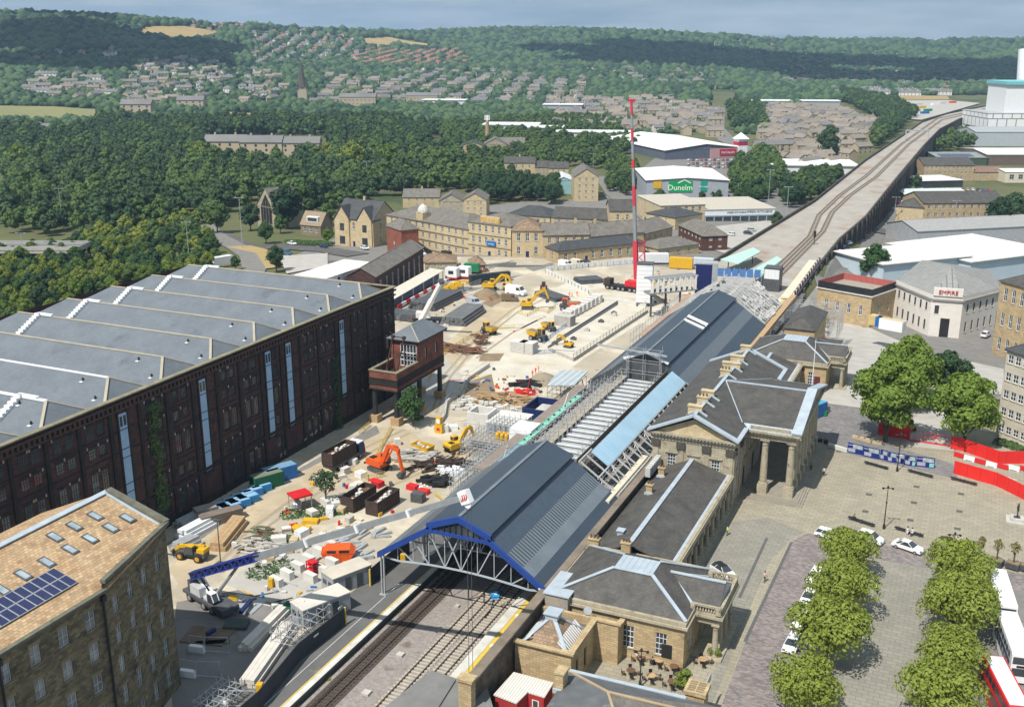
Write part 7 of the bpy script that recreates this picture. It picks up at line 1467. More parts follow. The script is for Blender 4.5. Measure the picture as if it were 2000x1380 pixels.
# generic building
def hz(P,py):
 lo,hi=-30,120
 for _ in range(40):
  m=(lo+hi)/2
  if PX(P[0],P[1],m)[1]>py:lo=m
  else:hi=m
 return lo
ms=dict(id='ms',n=(2,2),f=white,g=glass,s=buff,t=.09,fb=.12,y=.08)
def bldg(name,label,fl,fr,top,depth,wm=honey2,rm=slateg,rh=3,kind='gable',nf=2,nc=4,ww=1.1,wh=.5,side=2,chim=0,door=None,st=ms,cat='building',group=None,world=False,z0=None,ov=.35):
 P0,P1=(Vector(fl),Vector(fr))if world else(GT(*fl),GT(*fr));h=(hz(P0,top)if top>40 or not world else top+P0 .z);zb=min(P0 .z,P1 .z)if z0 is None else z0;H=h-zb
 u=(P1-P0);L=math.hypot(u.x,u.y);rz=math.atan2(u.y,u.x);t=thing(name,label,cat,(P0 .x,P0 .y,zb),rz,group);b=MB();D=depth
 def rows(n):return[(i*H/n+H/n*(1-wh)*.5+(.1 if i else .3)*(H/n>2.5),i*H/n+H/n*(1+wh)*.5)for i in range(n)]
 W_=grid(ev(L,nc,ww),rows(nf))if nc else[]
 if door is not None and W_:W_=[w for w in W_ if not(w[2]<H/nf and abs((w[0]+w[1])/2-door*L)<1.6)]
 dd=[(door*L-.6,door*L+.6,0,min(2.4,H/nf*.8),blud)]if door is not None else[]
 S_=grid(ev(D,side,ww),rows(nf))if side else[]
 facade(t,b,(0,0),(L,0),0,H,W_,st,dd,world=False);facade(t,b,(L,0),(L,D),0,H,S_,st,world=False);facade(t,b,(L,D),(0,D),0,H,[],st,world=False);facade(t,b,(0,D),(0,0),0,H,S_,st,world=False)
 b.prism([(-.05,-.05),(L+.05,-.05),(L+.05,D+.05),(-.05,D+.05)],-4,0);b.box(-.12,L+.12,-.12,-.003,H-.3,H-.02)
 r=MB();o=ov;m=D/2
 if kind=='gable':
  for x in(0,L):f=[(x,0,H),(x,D,H),(x,m,H+rh)];b.face(f if x else f[::-1])
  k=rh/m*o;r.slab([(-o,-o,H-k+.15),(L+o,-o,H-k+.15),(L+o,m,H+rh+.15),(-o,m,H+rh+.15)],.2);r.slab([(-o,m,H+rh+.15),(L+o,m,H+rh+.15),(L+o,D+o,H-k+.15),(-o,D+o,H-k+.15)],.2);r.box(-o,L+o,m-.12,m+.12,H+rh+.1,H+rh+.24,1)
 elif kind=='gablef':
  m=L/2
  for y in(0,D):f=[(0,y,H),(L,y,H),(m,y,H+rh)];b.face(f if not y else f[::-1])
  k=rh/m*o;r.slab([(-o,-o,H-k+.15),(m,-o,H+rh+.15),(m,D+o,H+rh+.15),(-o,D+o,H-k+.15)],.2);r.slab([(m,-o,H+rh+.15),(L+o,-o,H-k+.15),(L+o,D+o,H-k+.15),(m,D+o,H+rh+.15)],.2);r.box(m-.12,m+.12,-o,D+o,H+rh+.1,H+rh+.24,1)
 elif kind=='hip':
  q=min(L,D)/2;O=[(-o,-o,H),(L+o,-o,H),(L+o,D+o,H),(-o,D+o,H)]
  A_,B_=((q,m,H+rh),(L-q,m,H+rh))if L>=D else((L/2,q,H+rh),(L/2,D-q,H+rh))
  if L>=D:r.face([O[0],O[1],B_,A_]);r.face([O[1],O[2],B_]);r.face([O[2],O[3],A_,B_]);r.face([O[3],O[0],A_])
  else:r.face([O[0],O[1],A_]);r.face([O[1],O[2],B_,A_]);r.face([O[2],O[3],B_]);r.face([O[3],O[0],A_,B_])
  for c,e in((O[0],A_),(O[3],A_ if L>=D else B_),(O[1],B_ if L>=D else A_),(O[2],B_)):r.beam(c,e,.3,.14,1)
  r.prism([p[:2]for p in O],H-.25,H-.005,1)
 else:
  r.box(-o,L+o,-o,D+o,H,H+.3,1);r.box(0,L,0,D,H+.3,H+.33,0)
 b.build('wall',wm,t);r.build('roof',[rm,rm if kind!='flat' else concw],t)
 for i in range(chim):x=(i+.5)*L/chim;y=m if kind=='gable' else D*.5;c=MB();zz=H+rh*(.75 if kind!='flat' else 0);c.box(x-.5,x+.5,y-.4,y+.4,zz,H+rh+1.3);[c.lathe(x+e,y,[(.13,H+rh+1.3),(.1,H+rh+1.8)],6)for e in(-.25,.25)];c.build('chimney',wm,t)
 t['H']=H;t['L']=L;return t
b_=bldg
hb=b_('stone_hotel','long four storey sandstone building with a small dome on its roof',(757,487),(915,497),419,20,honey2,slateg,4.0,'hip',4,12,1.3,.55,3,0,.42);L,H=hb['L'],hb['H']
b=MB();b.box(L*.42-2,L*.42+2,.2,4.2,H-.5,H+3.2);b.build('turret',honey2,hb);b=MB();b.lathe(L*.42,2.2,[(2.3,H+3.2),(2.2,H+4.1),(1.7,H+5.2),(.9,H+6),(.2,H+6.4)],12);b.build('dome',M('pale_dome',(.62,.60,.55),(.5,.48,.44)),hb)
b=MB();[b.box(-.1,L+.1,-.3,-.003,H*k-.15,H*k+.1)for k in(.25,.5,.75,.985)];b.build('string_course',buffd,hb)
pb=b_('sign_building','three storey sandstone building with gold letters standing on its roof edge',(915,497),(998,500),432,18,honey2,slateg,3.2,'hip',3,6,1.3,.6,2,0,.5);L,H=pb['L'],pb['H']
b=MB();b.box(L*.28,L*.72,.5,1.4,H,H+2.6);b.build('sign_wall',honey2,pb);text(pb,'PENNINE',2.3,(L*.5,.44,H+.6),0,gold,.1);b=MB();b.box(L*.45,L*.66,-.5,-.2,H*.36,H*.5);b.build('door_sign',blu,pb);text(pb,'LETTING',.7,(L*.555,-.55,H*.4),0,inkw);b=MB();[b.box(-.1,L+.1,-.25,-.003,H*k-.1,H*k+.1)for k in(.33,.66,.985)];b.build('string_course',buffd,pb)
b_('stone_house','two storey sandstone building with green door and hipped stone roof',(1000,503),(1060,501),450,14,honey2,stslate2,3.2,'hip',2,3,1.4,.6,2,0,.5)
b_('stone_terrace','sandstone terrace with three skylights behind the long railway building',(1060,502),(1150,500),459,12,honey2,slateg,3.4,'gable',2,5,1.2,.5,1,2);b_('stone_terrace','sandstone terrace with a white dormer behind the long railway building',(1150,500),(1256,492),462,12,honey2,slateg,3.6,'gable',2,5,1.2,.5,1,2);b_('stone_house','low grey roofed stone house with tall chimney right of the crane mast',(1258,490),(1312,480),456,14,honey2,slateg,3.2,'gable',2,4,1.1,.4,1,1)
b_('railway_building','long single storey sandstone building with grey slate roof along the parked cars',(1090,515),(1258,500),490,9,honey,slated,2.4,'hip',1,9,1.3,.62,1,0,.32);b_('railway_building','small hipped stone building right of the crane mast',(1285,502),(1364,494),486,12,honey2,slateg,2.6,'hip',1,3,1.2,.5,1)
b_('brick_block','dark brown brick two storey building with grey hipped roof',(1372,489),(1420,488),461,26,M('brown_brick',(.12,.055,.04),(.085,.042,.033),ns=1),slateg,3.5,'hip',2,2,1.3,.35,6);b_('stone_house','grey roofed stone shop behind the brown brick building',(1318,448),(1370,444),425,18,honey2,slated,3,'hip',2,3,1.2,.4,2)
ws=b_('white_showroom','long white flat roofed showroom with black lettering and glazed front',(1376,431),(1512,431),410,40,M('white_render',(.74,.75,.76),(.66,.67,.68)),M('beige_flat_roof',(.50,.46,.39),(.42,.385,.33)),0,'flat',1,0,door=None,side=0);L,H=ws['L'],ws['H']
b=MB();b.box(0,L,-.3,-.01,.2,H*.42,0);[b.box(i*L/8,i*L/8+.5,-.5,-.3,.1,H*.45,1)for i in range(9)];b.box(0,L,-.6,-.01,H*.45,H*.55,1);b.build('shop_front',[glass,M('blue_grey_trim',(.28,.38,.46),(.22,.31,.38))],ws);text(ws,'WREN KITCHENS',1.7,(L*.78,-.12,H*.68),0,inkb);text(ws,'WREN KITCHENS',1.3,(L*.45,-.12,H*.68),0,inkb)
b_('curved_shop','cream flat roofed shop end at the left of the white showroom',(1290,432),(1376,431),402,36,honey2,bpy.data.materials['beige_flat_roof'],0,'flat',2,6,1.6,.6,2)
def store(name,label,fl,fr,top,depth,wm,rh=1.5):return b_(name,label,fl,fr,top,depth,wm,M('white_roof_'+name,(.76,.76,.74),(.66,.66,.65),stripe=(0,9,(.45,.45,.45),.03)),rh,'gablef',1,0,side=0,ov=.8)
d1=store('green_sign_store','grey shed store with white roof and a big green sign',(1262,392),(1421,392),352,58,M('grey_cladding',(.36,.39,.43),(.30,.33,.37),stripe=(0,1.5,(.28,.30,.33),.06)));L,H=d1['L'],d1['H']
b=MB();b.box(L*.27,L*.56,-.3,-.02,H*.42,H*.98,0);b.box(L*.66,L*.74,-.3,-.02,H*.45,H*.98,1);b.box(L*.08,L*.18,-.3,-.02,H*.6,H*.98,2);b.build('sign',[M('sign_green',(.0,.30,.08),(.0,.26,.07)),teal,yel],d1);text(d1,'Dunelm',H*.38,(L*.41,-.35,H*.52),0,inkw);text(d1,'the range',H*.12,(L*.7,-.35,H*.66),0,inkw);b=MB();b.beam((L*.38,-.36,H*.86),(L*.46,-.36,H*1.02),.1,.5);b.beam((L*.46,-.36,H*1.02),(L*.54,-.36,H*.86),.1,.5);b.build('roof_logo',inkw,d1)
m1=store('red_sign_store','wide white roofed store with red sign and small corner tower',(1298,312),(1456,306),294,120,M('dark_cladding',(.12,.14,.18),(.09,.105,.14)),4);L,H=m1['L'],m1['H']
b=MB();b.box(L*.55,L,-1.5,-.02,0,H);b.build('red_front',M('pale_red_front',(.5,.3,.3),(.42,.25,.25)),m1);b=MB();b.box(L*.66,L*.86,-2,-1.5,H*.3,H*.95);b.build('sign',M('sign_red',(.42,.02,.06),(.38,.018,.05)),m1);text(m1,'MATALAN',H*.36,(L*.76,-2.1,H*.46),0,inkw)
b=MB();b.box(L-8,L,-2,6,0,H+7,0);b.box(L-8.1,L+.1,-2.1,6.1,H+2,H+5,1);b.face([(L-9,-3,H+7),(L+1,-3,H+7),(L-4,2,H+12)],2);b.face([(L+1,-3,H+7),(L+1,7,H+7),(L-4,2,H+12)],2);b.face([(L-9,7,H+7),(L-9,-3,H+7),(L-4,2,H+12)],2);b.build('corner_tower',[white,bpy.data.materials['sign_red'],white],m1)
b_('gabled_mill','tall sandstone gabled building with a black fire escape',(1121,392),(1168,392),345,30,honey2,slateg,4.5,'gablef',4,3,1.3,.45,4);b_('teal_shed','low building with a pale teal gable beside the tall gabled mill',(1083,378),(1117,378),352,26,M('pale_teal_wall',(.28,.48,.52),(.23,.41,.45)),white2,2,'gablef',1,0,side=0)
for i,(fl,fr,top,dp,kind,nf,nc,rm,w)in enumerate((((787,405),(858,405),385,16,'gable',2,4,slateg,'plain brown roofed stone building behind the dome'),((858,425),(905,425),392,18,'gablef',3,3,slateg,'grey stone gable left of a gabled pair'),((905,425),(950,425),390,18,'gablef',3,3,slateg,'grey stone gable right of a gabled pair'),((990,452),(1074,452),418,16,'hip',2,6,slated,'grey hipped roof building with small square windows'),((1078,456),(1188,456),424,14,'gable',2,6,slateb,'long cream building with brown slate roof'),((1190,460),(1240,460),412,18,'gable',2,2,slateb,'low dark stone block left of the mast top'),((985,345),(1045,345),318,14,'gable',2,4,slateb,'three storey stone row standing above the dark trees'),((1045,345),(1070,345),326,12,'gable',2,2,slateb,'short stone house in the row above the dark trees'),((1072,350),(1110,350),328,12,'gable',2,3,slateb,'stone house at the right end of the row above the dark trees'),((900,305),(945,305),285,16,'gablef',1,0,slated,'grey school roof with light blue gable among trees'),((945,300),(990,300),282,20,'gablef',1,0,slateg,'tan gabled hall beside the thin brick chimney'),((965,298),(1025,298),283,24,'gable',1,0,slateg,'long pale roofed hall with brown gable end'))):
 b_('stone_building',w,fl,fr,top,dp,(honey2,buff,honey2)[i%3],rm,3.5 if dp<20 else 5,kind,nf,nc,1.2,.45,2,1 if i in(0,6)else 0)
c_=b_('church','stone church with tall dark traceried gable window beside the trees',(504,440),(541,446),400,16,buff,slateg,9,'gablef',1,0,side=0);L,H=c_['L'],c_['H'];b=MB();w=L*.28;b.face([(L/2-w,-.06,2),(L/2+w,-.06,2),(L/2+w,-.06,H),(L/2,-.06,H+6),(L/2-w,-.06,H)]);[b.beam((L/2+e*w,-.1,2),(L/2+e*w,-.1,H+3),.25,.2,1)for e in(-.5,0,.5)];b.build('gable_window',[blk,buffd],c_)
p_=b_('presbytery','large stone house with twin steep gables and arched windows',(655,478),(730,482),424,18,honey2,slated,7,'gable',2,5,1.3,.5,2,1,.5);L,H=p_['L'],p_['H']
for x in(L*.22,L*.8):b=MB();b.face([(x-3.6,-.6,0),(x+3.6,-.6,0),(x+3.6,-.6,H),(x,-.6,H+5.2),(x-3.6,-.6,H)]);b.box(x-3.6,x+3.6,-.59,0,0,H);b.box(x-1.1,x+1.1,-.66,-.6,H*.56,H*.82,1);b.box(x-1.4,x+1.4,-.66,-.6,H*.08,H*.36,1);b.build('gable_wall',[honey2,glass],p_);b=MB();[b.slab([(x,-1,H+5.5),(x+s*4.2,-1,H-.4),(x+s*4.2,6,H-.4),(x,6,H+5.5)][::-s],.25)for s in(-1,1)];b.build('gable_roof',slated,p_)
g_=b_('dormer_house','small brown roofed house with white dormer behind clipped hedges',(588,457),(627,460),437,9,M('brown_stone',(.26,.20,.14),(.2,.155,.11)),M('brown_tiles',(.30,.235,.165),(.24,.185,.13),brick=(.4,.3,(.8,.8,.8),.1)),5.5,'gable',1,3,1.6,.55,1);L,H=g_['L'],g_['H'];b=MB();b.box(L*.28,L*.82,.7,3.5,H+1.2,H+3.6,0);b.box(L*.32,L*.78,.62,.7,H+1.6,H+3.2,1);b.build('dormer',[white,glass],g_)
for(x0,y0),(x1,y1),w in(((560,476),(620,478),'clipped hedge along the street below the dormer house'),((620,478),(645,480),'short clipped hedge by the garden gate')):
 A_,B_=GT(x0,y0),GT(x1,y1);d=(B_-A_);b=MB();t=thing('clipped_hedge',w,'hedge',tuple(A_),math.atan2(d.y,d.x));rngh=np.random.default_rng(x0);link('leaves',quadmesh('leaves',leafcloud([(i*d.length/6+1,0,.9,2.1,1.1)for i in range(6)],1400,.3,rngh),hedgem),t)
F0,F1=GT(540,600),GT(730,562)
mo=thing('modular_offices','three storey stack of white modular offices with letters on the wall','office block',(0,0,0));A_=G(732,570,-1);B_=G(545,640,-1);d=(A_-B_).normalized();n=Vector((d.y,-d.x,0));L=(A_-B_).length;ang=math.atan2(d.y,d.x);mo.location=tuple(B_);mo.rotation_euler.z=ang;XF[mo.name]=(tuple(B_),ang)
b=MB();H=9.3;wn=[]
facade(mo,b,(0,0),(L,0),0,H,grid([(L-4-i*5.2,L-4-i*5.2+1.3)for i in range(7)],[(1.3,2.5),(4.4,5.6),(7.5,8.7)]),dict(id='mo',n=(1,1),f=blud,g=glass,s=white,sill=0),world=False);facade(mo,b,(L,0),(L,11),0,H,[],ms,world=False);b.face([(0,11,0),(0,0,0),(0,0,H),(0,11,H)]);b.face([(L,11,0),(0,11,0),(0,11,H),(L,11,H)]);b.build('wall',M('modular_white',(.66,.70,.76),(.58,.62,.68)),mo)
b=MB();[b.box(-.1,L+.1,-.12,-.003,z,z+.35)for z in(0,3.0,6.1)];b.build('blue_band',blud,mo);b=MB();b.box(-.3,L+.3,-.3,11.3,H,H+.25);b.build('roof',M('modular_roof',(.78,.77,.74),(.68,.67,.64),stripe=(0,3,(.40,.40,.42),.10)),mo)
text(mo,'P E N N I N E',2.0,(L-14,-.1,3.75),0,inkb,.08,sx=1.25)
A_,B_=GT(748,604),GT(820,545);br=b_('brick_range','long low soot stained brick range with patched slate roof and arched openings',(735,600),(828,540),540,9,brickd,slateg,2.4,'gable',1,8,1.6,.6,1)
tw=b_('brick_tower','square red brick tower with pyramid slate roof',(757,498),(785,503),440,7.5,brickr,slateg,3.2,'hip',1,1,1.2,.12,1);b_('stone_building','low stone roofed building beside the white huts',(830,530),(892,525),512,12,buff,stslate2,2,'hip',1,5,1,.4,1);b_('brick_hut','small red brick hut with hipped roof near the site entrance',(922,534),(948,532),517,8,brickr,stslate2,2,'hip',1,2,1,.4,1)
A_,B_=G(760,606),G(862,545);d=(B_-A_);L=d.length;t=thing('covered_walkway','long pale roofed row of blue grey cabins with white posts','cabins',tuple(A_),math.atan2(d.y,d.x));b=MB();b.box(0,L,.8,3.6,0,2.7);b.build('cabin_wall',M('walk_blue',(.16,.2,.28),(.12,.15,.22)),t);b=MB();b.slab([(-.5,-.8,3.0),(L+.5,-.8,3.0),(L+.5,4,3.4),(-.5,4,3.4)],.15);b.build('roof',M('walk_roof',(.62,.58,.50),(.52,.49,.42)),t)
for i in range(6):b=MB();b.box(i*L/5-.12,i*L/5+.12,-.7,-.45,0,2.9);b.build('post',white,t)
for i,(px,py)in enumerate(((884,542),(907,540))):t=thing('white_hut',f'white gatehouse cabin with red skirt, {("left", "right")[i]} of two','cabin',g3(px,py),RD(5),'white gatehouse cabins');b=MB();b.box(-2,2,-1.5,1.5,.4,3.4,0);b.box(-2.05,2.05,-1.55,1.55,0,.4,1);b.box(-.9,.9,-1.56,-1.5,1.5,2.6,2);b.build('cabin',[white,red,glass],t)
container('green container behind the white huts',g3(922,530),RD(10),grn,5,2.4,2.8);fence_run('hoarding','dark hoarding with green capping at the yard entrance',[(918,556),(955,551),(995,547)],3,M('dark_green_hoarding',(.03,.045,.05),(.022,.035,.04)),1.8)
sheet('side_street',pxt([(1612,622),(1702,650),(1800,700),(1790,730),(1700,700),(1640,690),(1600,660)]),mconcy,.06,8)
strip('viaduct_street',[GT(x,y)[:2]for x,y in((1655,610),(1630,560),(1655,505),(1690,450),(1720,415),(1760,350),(1800,300))],17,masphl,.08);strip('cross_street',[GT(x,y)[:2]for x,y in((1690,446),(1790,452),(1900,452),(2010,452))],14,masph,.1);strip('road_marking',[GT(x,y)[:2]for x,y in((1642,575),(1640,545),(1668,505))],.3,mline,.12)
qb=b_('stone_block','low sandstone building with black hoarding round its roof and red panels behind',(1594,600),(1697,640),562,17,honey,M('grey_deck',(.33,.3,.26),(.27,.245,.21)),0,'flat',1,4,1.2,.35,2);L,H=qb['L'],qb['H'];b=MB();[b.box(*q,H+.3,H+2.4,m)for q,m in(((0,L,0,.2),0),((L-.2,L,.2,16),0),((0,L,15.8,16),1),((0,.2,.2,15.8),1))];b.build('roof_hoarding',[blk,M('faded_red_panels',(.42,.12,.10),(.36,.1,.085),stripe=(0,2,(.3,.08,.07),.08))],qb)
em=thing('white_cinema','white rendered corner building with red letters over its entrance','cinema',tuple(GT(1830,662)));pts=[GT(*p)for p in((1742,622),(1812,655),(1872,660),(1942,640))];zb=min(p.z for p in pts);hh=hz(pts[1],575);pts2=[(p.x,p.y)for p in pts];dpt=Vector((pts[0].x-pts[1].x,pts[0].y-pts[1].y));bk=[(pts[3].x-3,pts[3].y+26),(pts[0].x+6,pts[0].y+20)];ring=pts2+bk
b=MB()
for i in range(5):
 A_,B_=ring[i],ring[i+1];L=math.dist(A_,B_);H=hh-zb;wn=grid(ev(L,(6,2,5,3,3)[i],1.0),[(zb+H*.58,zb+H*.78),(zb+H*.12,zb+H*.36)])if i!=1 else[(1.0,2.2,zb+H*.55,zb+H*.75)]
 facade(em,b,A_,B_,zb,hh,wn,dict(id='em',n=(1,2),f=M('dark_frames',(.1,.09,.08),(.07,.065,.06))if i==0 else bpy.data.materials['dark_frames'],g=glass,s=cream),[(L*.35,L*.65,zb,zb+H*.45,blk)]if i==1 else[])
b.face([(*ring[5],zb),(*ring[0],zb),(*ring[0],hh),(*ring[5],hh)]);b.prism(ring,zb-4,zb);b.build('wall',M('white_render_warm',(.74,.70,.65),(.66,.62,.58),ns=.4,brick=(1.4,.5,(.9,.9,.9),.03)),em,world=True)
b=MB();[b.beam((*ring[i],hh-1.4),(*ring[i+1],hh-1.4),.9,.5)for i in range(4)];b.build('cornice',M('grey_cornice',(.34,.32,.30),(.26,.25,.24)),em,world=True)
u=Vector((pts2[2][0]-pts2[1][0],pts2[2][1]-pts2[1][1])).normalized();mid=Vector(((pts2[1][0]+pts2[2][0])/2,(pts2[1][1]+pts2[2][1])/2));b=MB();b.beam((mid.x-u.x*4,mid.y-u.y*4,hh+1),(mid.x+u.x*4,mid.y+u.y*4,hh+1),.7,2.4);b.build('name_panel',bpy.data.materials['white_render_warm'],em,world=True);text(em,'EMPIRE',1.7,(mid.x+u.y*.5,mid.y-u.x*.5,hh+.4),math.atan2(u.y,u.x),inkr,.12,world=True)
rib=M('ribbed_grey_roof',(.30,.30,.29),(.23,.23,.225),stripe=(0,1.6,(.13,.13,.135),.18));b=MB();r0,r1=Vector((*ring[0],hh)).lerp(Vector((*ring[5],hh)),.5),None;c=Vector((sum(p[0]for p in ring)/6,sum(p[1]for p in ring)/6,hh+5));c2=c+Vector((8,8,0))
b.face([(*ring[0],hh-.5),(*ring[1],hh-.5),(c.x,c.y,c.z),(*bk[1],hh+3)]);b.face([(*ring[1],hh-.5),(*ring[2],hh-.5),tuple(c)]);b.face([(*ring[2],hh-.5),(*ring[3],hh-.5),tuple(c)]);b.face([(*ring[3],hh-.5),(*bk[0],hh),tuple(c)]);b.face([(*bk[0],hh),(*bk[1],hh+3),tuple(c)]);b.build('roof',rib,em,world=True)
container('yellow roofed yellow container beside the black hoarded building',g3(1716,636),RD(-22),M('pale_yellow',(.6,.46,.2),(.5,.38,.17)),5,2.4,2.8);container('blue container end between yellow and white cabins',g3(1722,638),RD(-22),blu,3,2.4,2.8);container('white cabin with steps at the end of the container row',g3(1742,644),RD(-18),white,6.5,2.8,2.9,roofm=M('tan_roof',(.55,.45,.3),(.46,.38,.26)))
b_('stone_office','tan sandstone office with white windows and slate roof at the right edge',(1936,690),(2060,722),548,30,honey,slateb,6,'hip',3,7,1.3,.55,3);so=b_('pale_stone_block','pale stone classical block at the right edge with rusticated corner',(1944,850),(2080,905),682,40,M('pale_ashlar',(.56,.52,.43),(.48,.44,.36),brick=(1,.4,(.8,.8,.8),.05)),slated,5,'hip',5,9,1.3,.5,8)
wm_=M('pale_blue_cladding',(.50,.60,.66),(.43,.53,.59),rough=.4,ns=.2);wr=M('market_roof',(.74,.74,.72),(.64,.64,.62),stripe=(0,8,(.55,.55,.54),.03));b_('white_warehouse','large pale blue warehouse with white flat roof and rounded eaves, left half',(1722,560),(1890,545),517,26,wm_,wr,0,'flat',1,0,side=0,ov=.9);b_('white_warehouse','pale blue warehouse with white roof continuing to the right edge',(1892,552),(2060,534),512,40,wm_,wr,0,'flat',1,0,side=0,ov=.9);b_('grey_warehouse','grey roofed shed with rust red patch behind the white warehouse',(1790,478),(2040,470),452,24,steel,M('grey_sheet',(.33,.33,.33),(.27,.27,.27),spot=((.35,.12,.08),.05,.62)),3,'gable',1,0,side=0)
tb=b_('tan_mill','long tan stone three storey mill with brown roof and roller door',(1800,441),(1960,441),397,26,honey,slateb,4,'gable',3,11,1.5,.5,2);b_('tan_mill','cream ended lower wing of the tan mill',(1748,437),(1800,441),402,24,honey2,slateb,3.5,'hip',2,0,side=0);b_('tan_mill','far tan stone mill of three storeys behind the car showroom',(1803,352),(1900,352),323,24,honey,slateb,4,'gable',3,11,1.4,.5,2);b_('stone_building','low brown roofed tan block joined to the far mill',(1900,352),(1962,352),336,18,honey,M('red_brown_tiles',(.24,.15,.11),(.19,.12,.09)),2.5,'gable',2,7,1.2,.4,1);b_('white_unit','white fronted unit with dark openings at the right edge',(1962,356),(2040,356),336,20,cream,white,1,'gable',1,4,3,.5,0);b_('car_showroom','white roofed car showroom with glass front',(1800,366),(1880,364),354,26,glass,white,.6,'flat',1,0,side=0);b_('pale_shed','low pale curved roof shed above the tan mill',(1770,388),(1895,386),382,26,steel,M('pale_teal_roof',(.55,.62,.62),(.48,.55,.55)),2,'gable',1,0,side=0)
gs=b_('green_shed','dark green shed with rows of solar panels on its roof',(1830,322),(1930,322),308,40,M('shed_green',(.07,.10,.07),(.05,.08,.055)),M('shed_roof',(.25,.28,.28),(.2,.23,.23)),2,'gable',1,0,side=0);L,H=gs['L'],gs['H'];b=MB();b.slab([(L*.1,3,H+.7),(L*.75,3,H+.7),(L*.75,13,H+1.6),(L*.1,13,H+1.6)],.1);b.build('solar_array',solar,gs)
b_('brown_shed','long white roofed shed with brown walls at the right edge',(1926,322),(2060,322),302,50,M('brown_cladding',(.16,.12,.10),(.12,.09,.08)),white,2,'gable',1,0,side=0)
ic=b_('incinerator','white panelled energy plant with tall white chimney at the right edge',(1925,270),(2060,270),222,60,M('white_panels',(.80,.81,.82),(.74,.75,.76),brick=(9,9,(.35,.36,.38),.02)),steel,0,'flat',1,0,side=0);L,H=ic['L'],ic['H'];b=MB();b.box(L*.28,L,10,50,H,H+26);b.box(L*.26,L,8,52,H+26,H+29,1);b.build('upper_block',[white,M('teal_trim',(.2,.5,.55),(.17,.44,.48))],ic);b=MB();q=up(1992,190,1000);bs=GT(1996,260);ct=up(2000,95,math.hypot(bs.x,bs.y));b.tube((bs.x,bs.y,0),(ct.x,ct.y,ct.z),9,5,14);b.build('chimney',white,ic,world=True)
b_('grey_shed','pale grey shed in front of the white energy plant',(1903,285),(2060,285),258,40,M('pale_grey_cladding',(.44,.48,.52),(.38,.42,.46)),steel,3,'gable',1,0,side=0)
LP=[(1380,524),(1480,462),(1590,395),(1690,315),(1760,268),(1800,240),(1850,223),(1935,206)];RP=[(1540,602),(1600,520),(1640,470),(1690,427),(1755,345),(1805,285),(1835,254),(1875,233),(1940,218)]
Lw=[G(*p)for p in LP];Rw=[G(*p)for p in RP];va=thing('viaduct','long curving railway viaduct with dark stone piers','viaduct',tuple(Rw[2]));va.location=(0,0,0);XF[va.name]=((0,0,0),0)
b=MB()
for a,c in zip(Rw,Rw[1:]):b.face([(a.x,a.y,-20),(c.x,c.y,-20),(c.x,c.y,.9),(a.x,a.y,.9)]);b.beam(a+Vector((0,0,.5)),c+Vector((0,0,.5)),.8,1.3)
for a,c in zip(Lw,Lw[1:]):b.face([(c.x,c.y,-20),(a.x,a.y,-20),(a.x,a.y,.9),(c.x,c.y,.9)]);b.beam(a+Vector((0,0,.6)),c+Vector((0,0,.6)),.8,1.5)
b.build('viaduct_wall',M('viaduct_stone',(.09,.08,.07),(.04,.036,.032),ns=.3,spot=((.16,.14,.11),.25,.58)),va)
ar=MB();prm=M('pier_stone',(.15,.135,.11),(.08,.072,.062),ns=.5)
for a,c in zip(Rw[:5],Rw[1:6]):
 d=(c-a);L=d.length;n=max(1,int(L/11));d.normalize();o=Vector((d.y,-d.x,0))
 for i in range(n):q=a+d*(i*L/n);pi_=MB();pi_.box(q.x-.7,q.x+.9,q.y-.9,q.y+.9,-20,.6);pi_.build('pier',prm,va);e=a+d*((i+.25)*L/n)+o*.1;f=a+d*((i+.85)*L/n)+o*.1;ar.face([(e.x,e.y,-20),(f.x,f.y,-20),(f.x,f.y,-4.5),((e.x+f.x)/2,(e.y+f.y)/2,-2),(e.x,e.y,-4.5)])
ar.build('arch_shade_face',M('arch_painted_shade',(.02,.02,.02),(.03,.03,.03)),va)  # flat dark faces on the wall paint the shade inside the arches
b=MB();b.face([(p.x,p.y,.0)for p in Rw]+[(p.x,p.y,.0)for p in Lw[::-1]]);b.build('viaduct_deck',M('deck_ballast',(.40,.37,.33),(.30,.275,.245),ns=.15,detail=8,spot=((.30,.20,.15),.05,.55)),va)
for k,P in enumerate(([(1500,540),(1525,517),(1582,462),(1600,420),(1640,382),(1690,345),(1760,282),(1830,232),(1930,211)],[(1512,548),(1535,525),(1607,452),(1625,415),(1660,382),(1712,345),(1775,282),(1840,234),(1935,213)])):
 Q=[G(*p)for p in P];b=MB()
 for a,c in zip(Q,Q[1:]):
  d=(c-a).normalized();o=Vector((d.y,-d.x,0));b.beam(a+Vector((0,0,.03)),c+Vector((0,0,.03)),2.6,.06,1)
  for s in(-.75,.75):b.beam(a+o*s+Vector((0,0,.15)),c+o*s+Vector((0,0,.15)),.2,.2,0)
 t=thing('railway_track',('left','right')[k]+' track curving along the viaduct deck','railway track',tuple(Q[0]));b.build('rails',[M('worn_rails',(.13,.10,.08),(.09,.07,.055))if k==0 else bpy.data.materials['worn_rails'],M('brown_ballast',(.27,.23,.19),(.2,.17,.14),ns=.4)if k==0 else bpy.data.materials['brown_ballast']],t,world=True)
strip('deck_walkway',[G(*p)[:2]for p in((1632,472),(1680,430),(1745,345),(1795,288))],4,M('brown_deck_strip',(.33,.24,.18),(.25,.185,.14),ns=.2),.0)if False else None
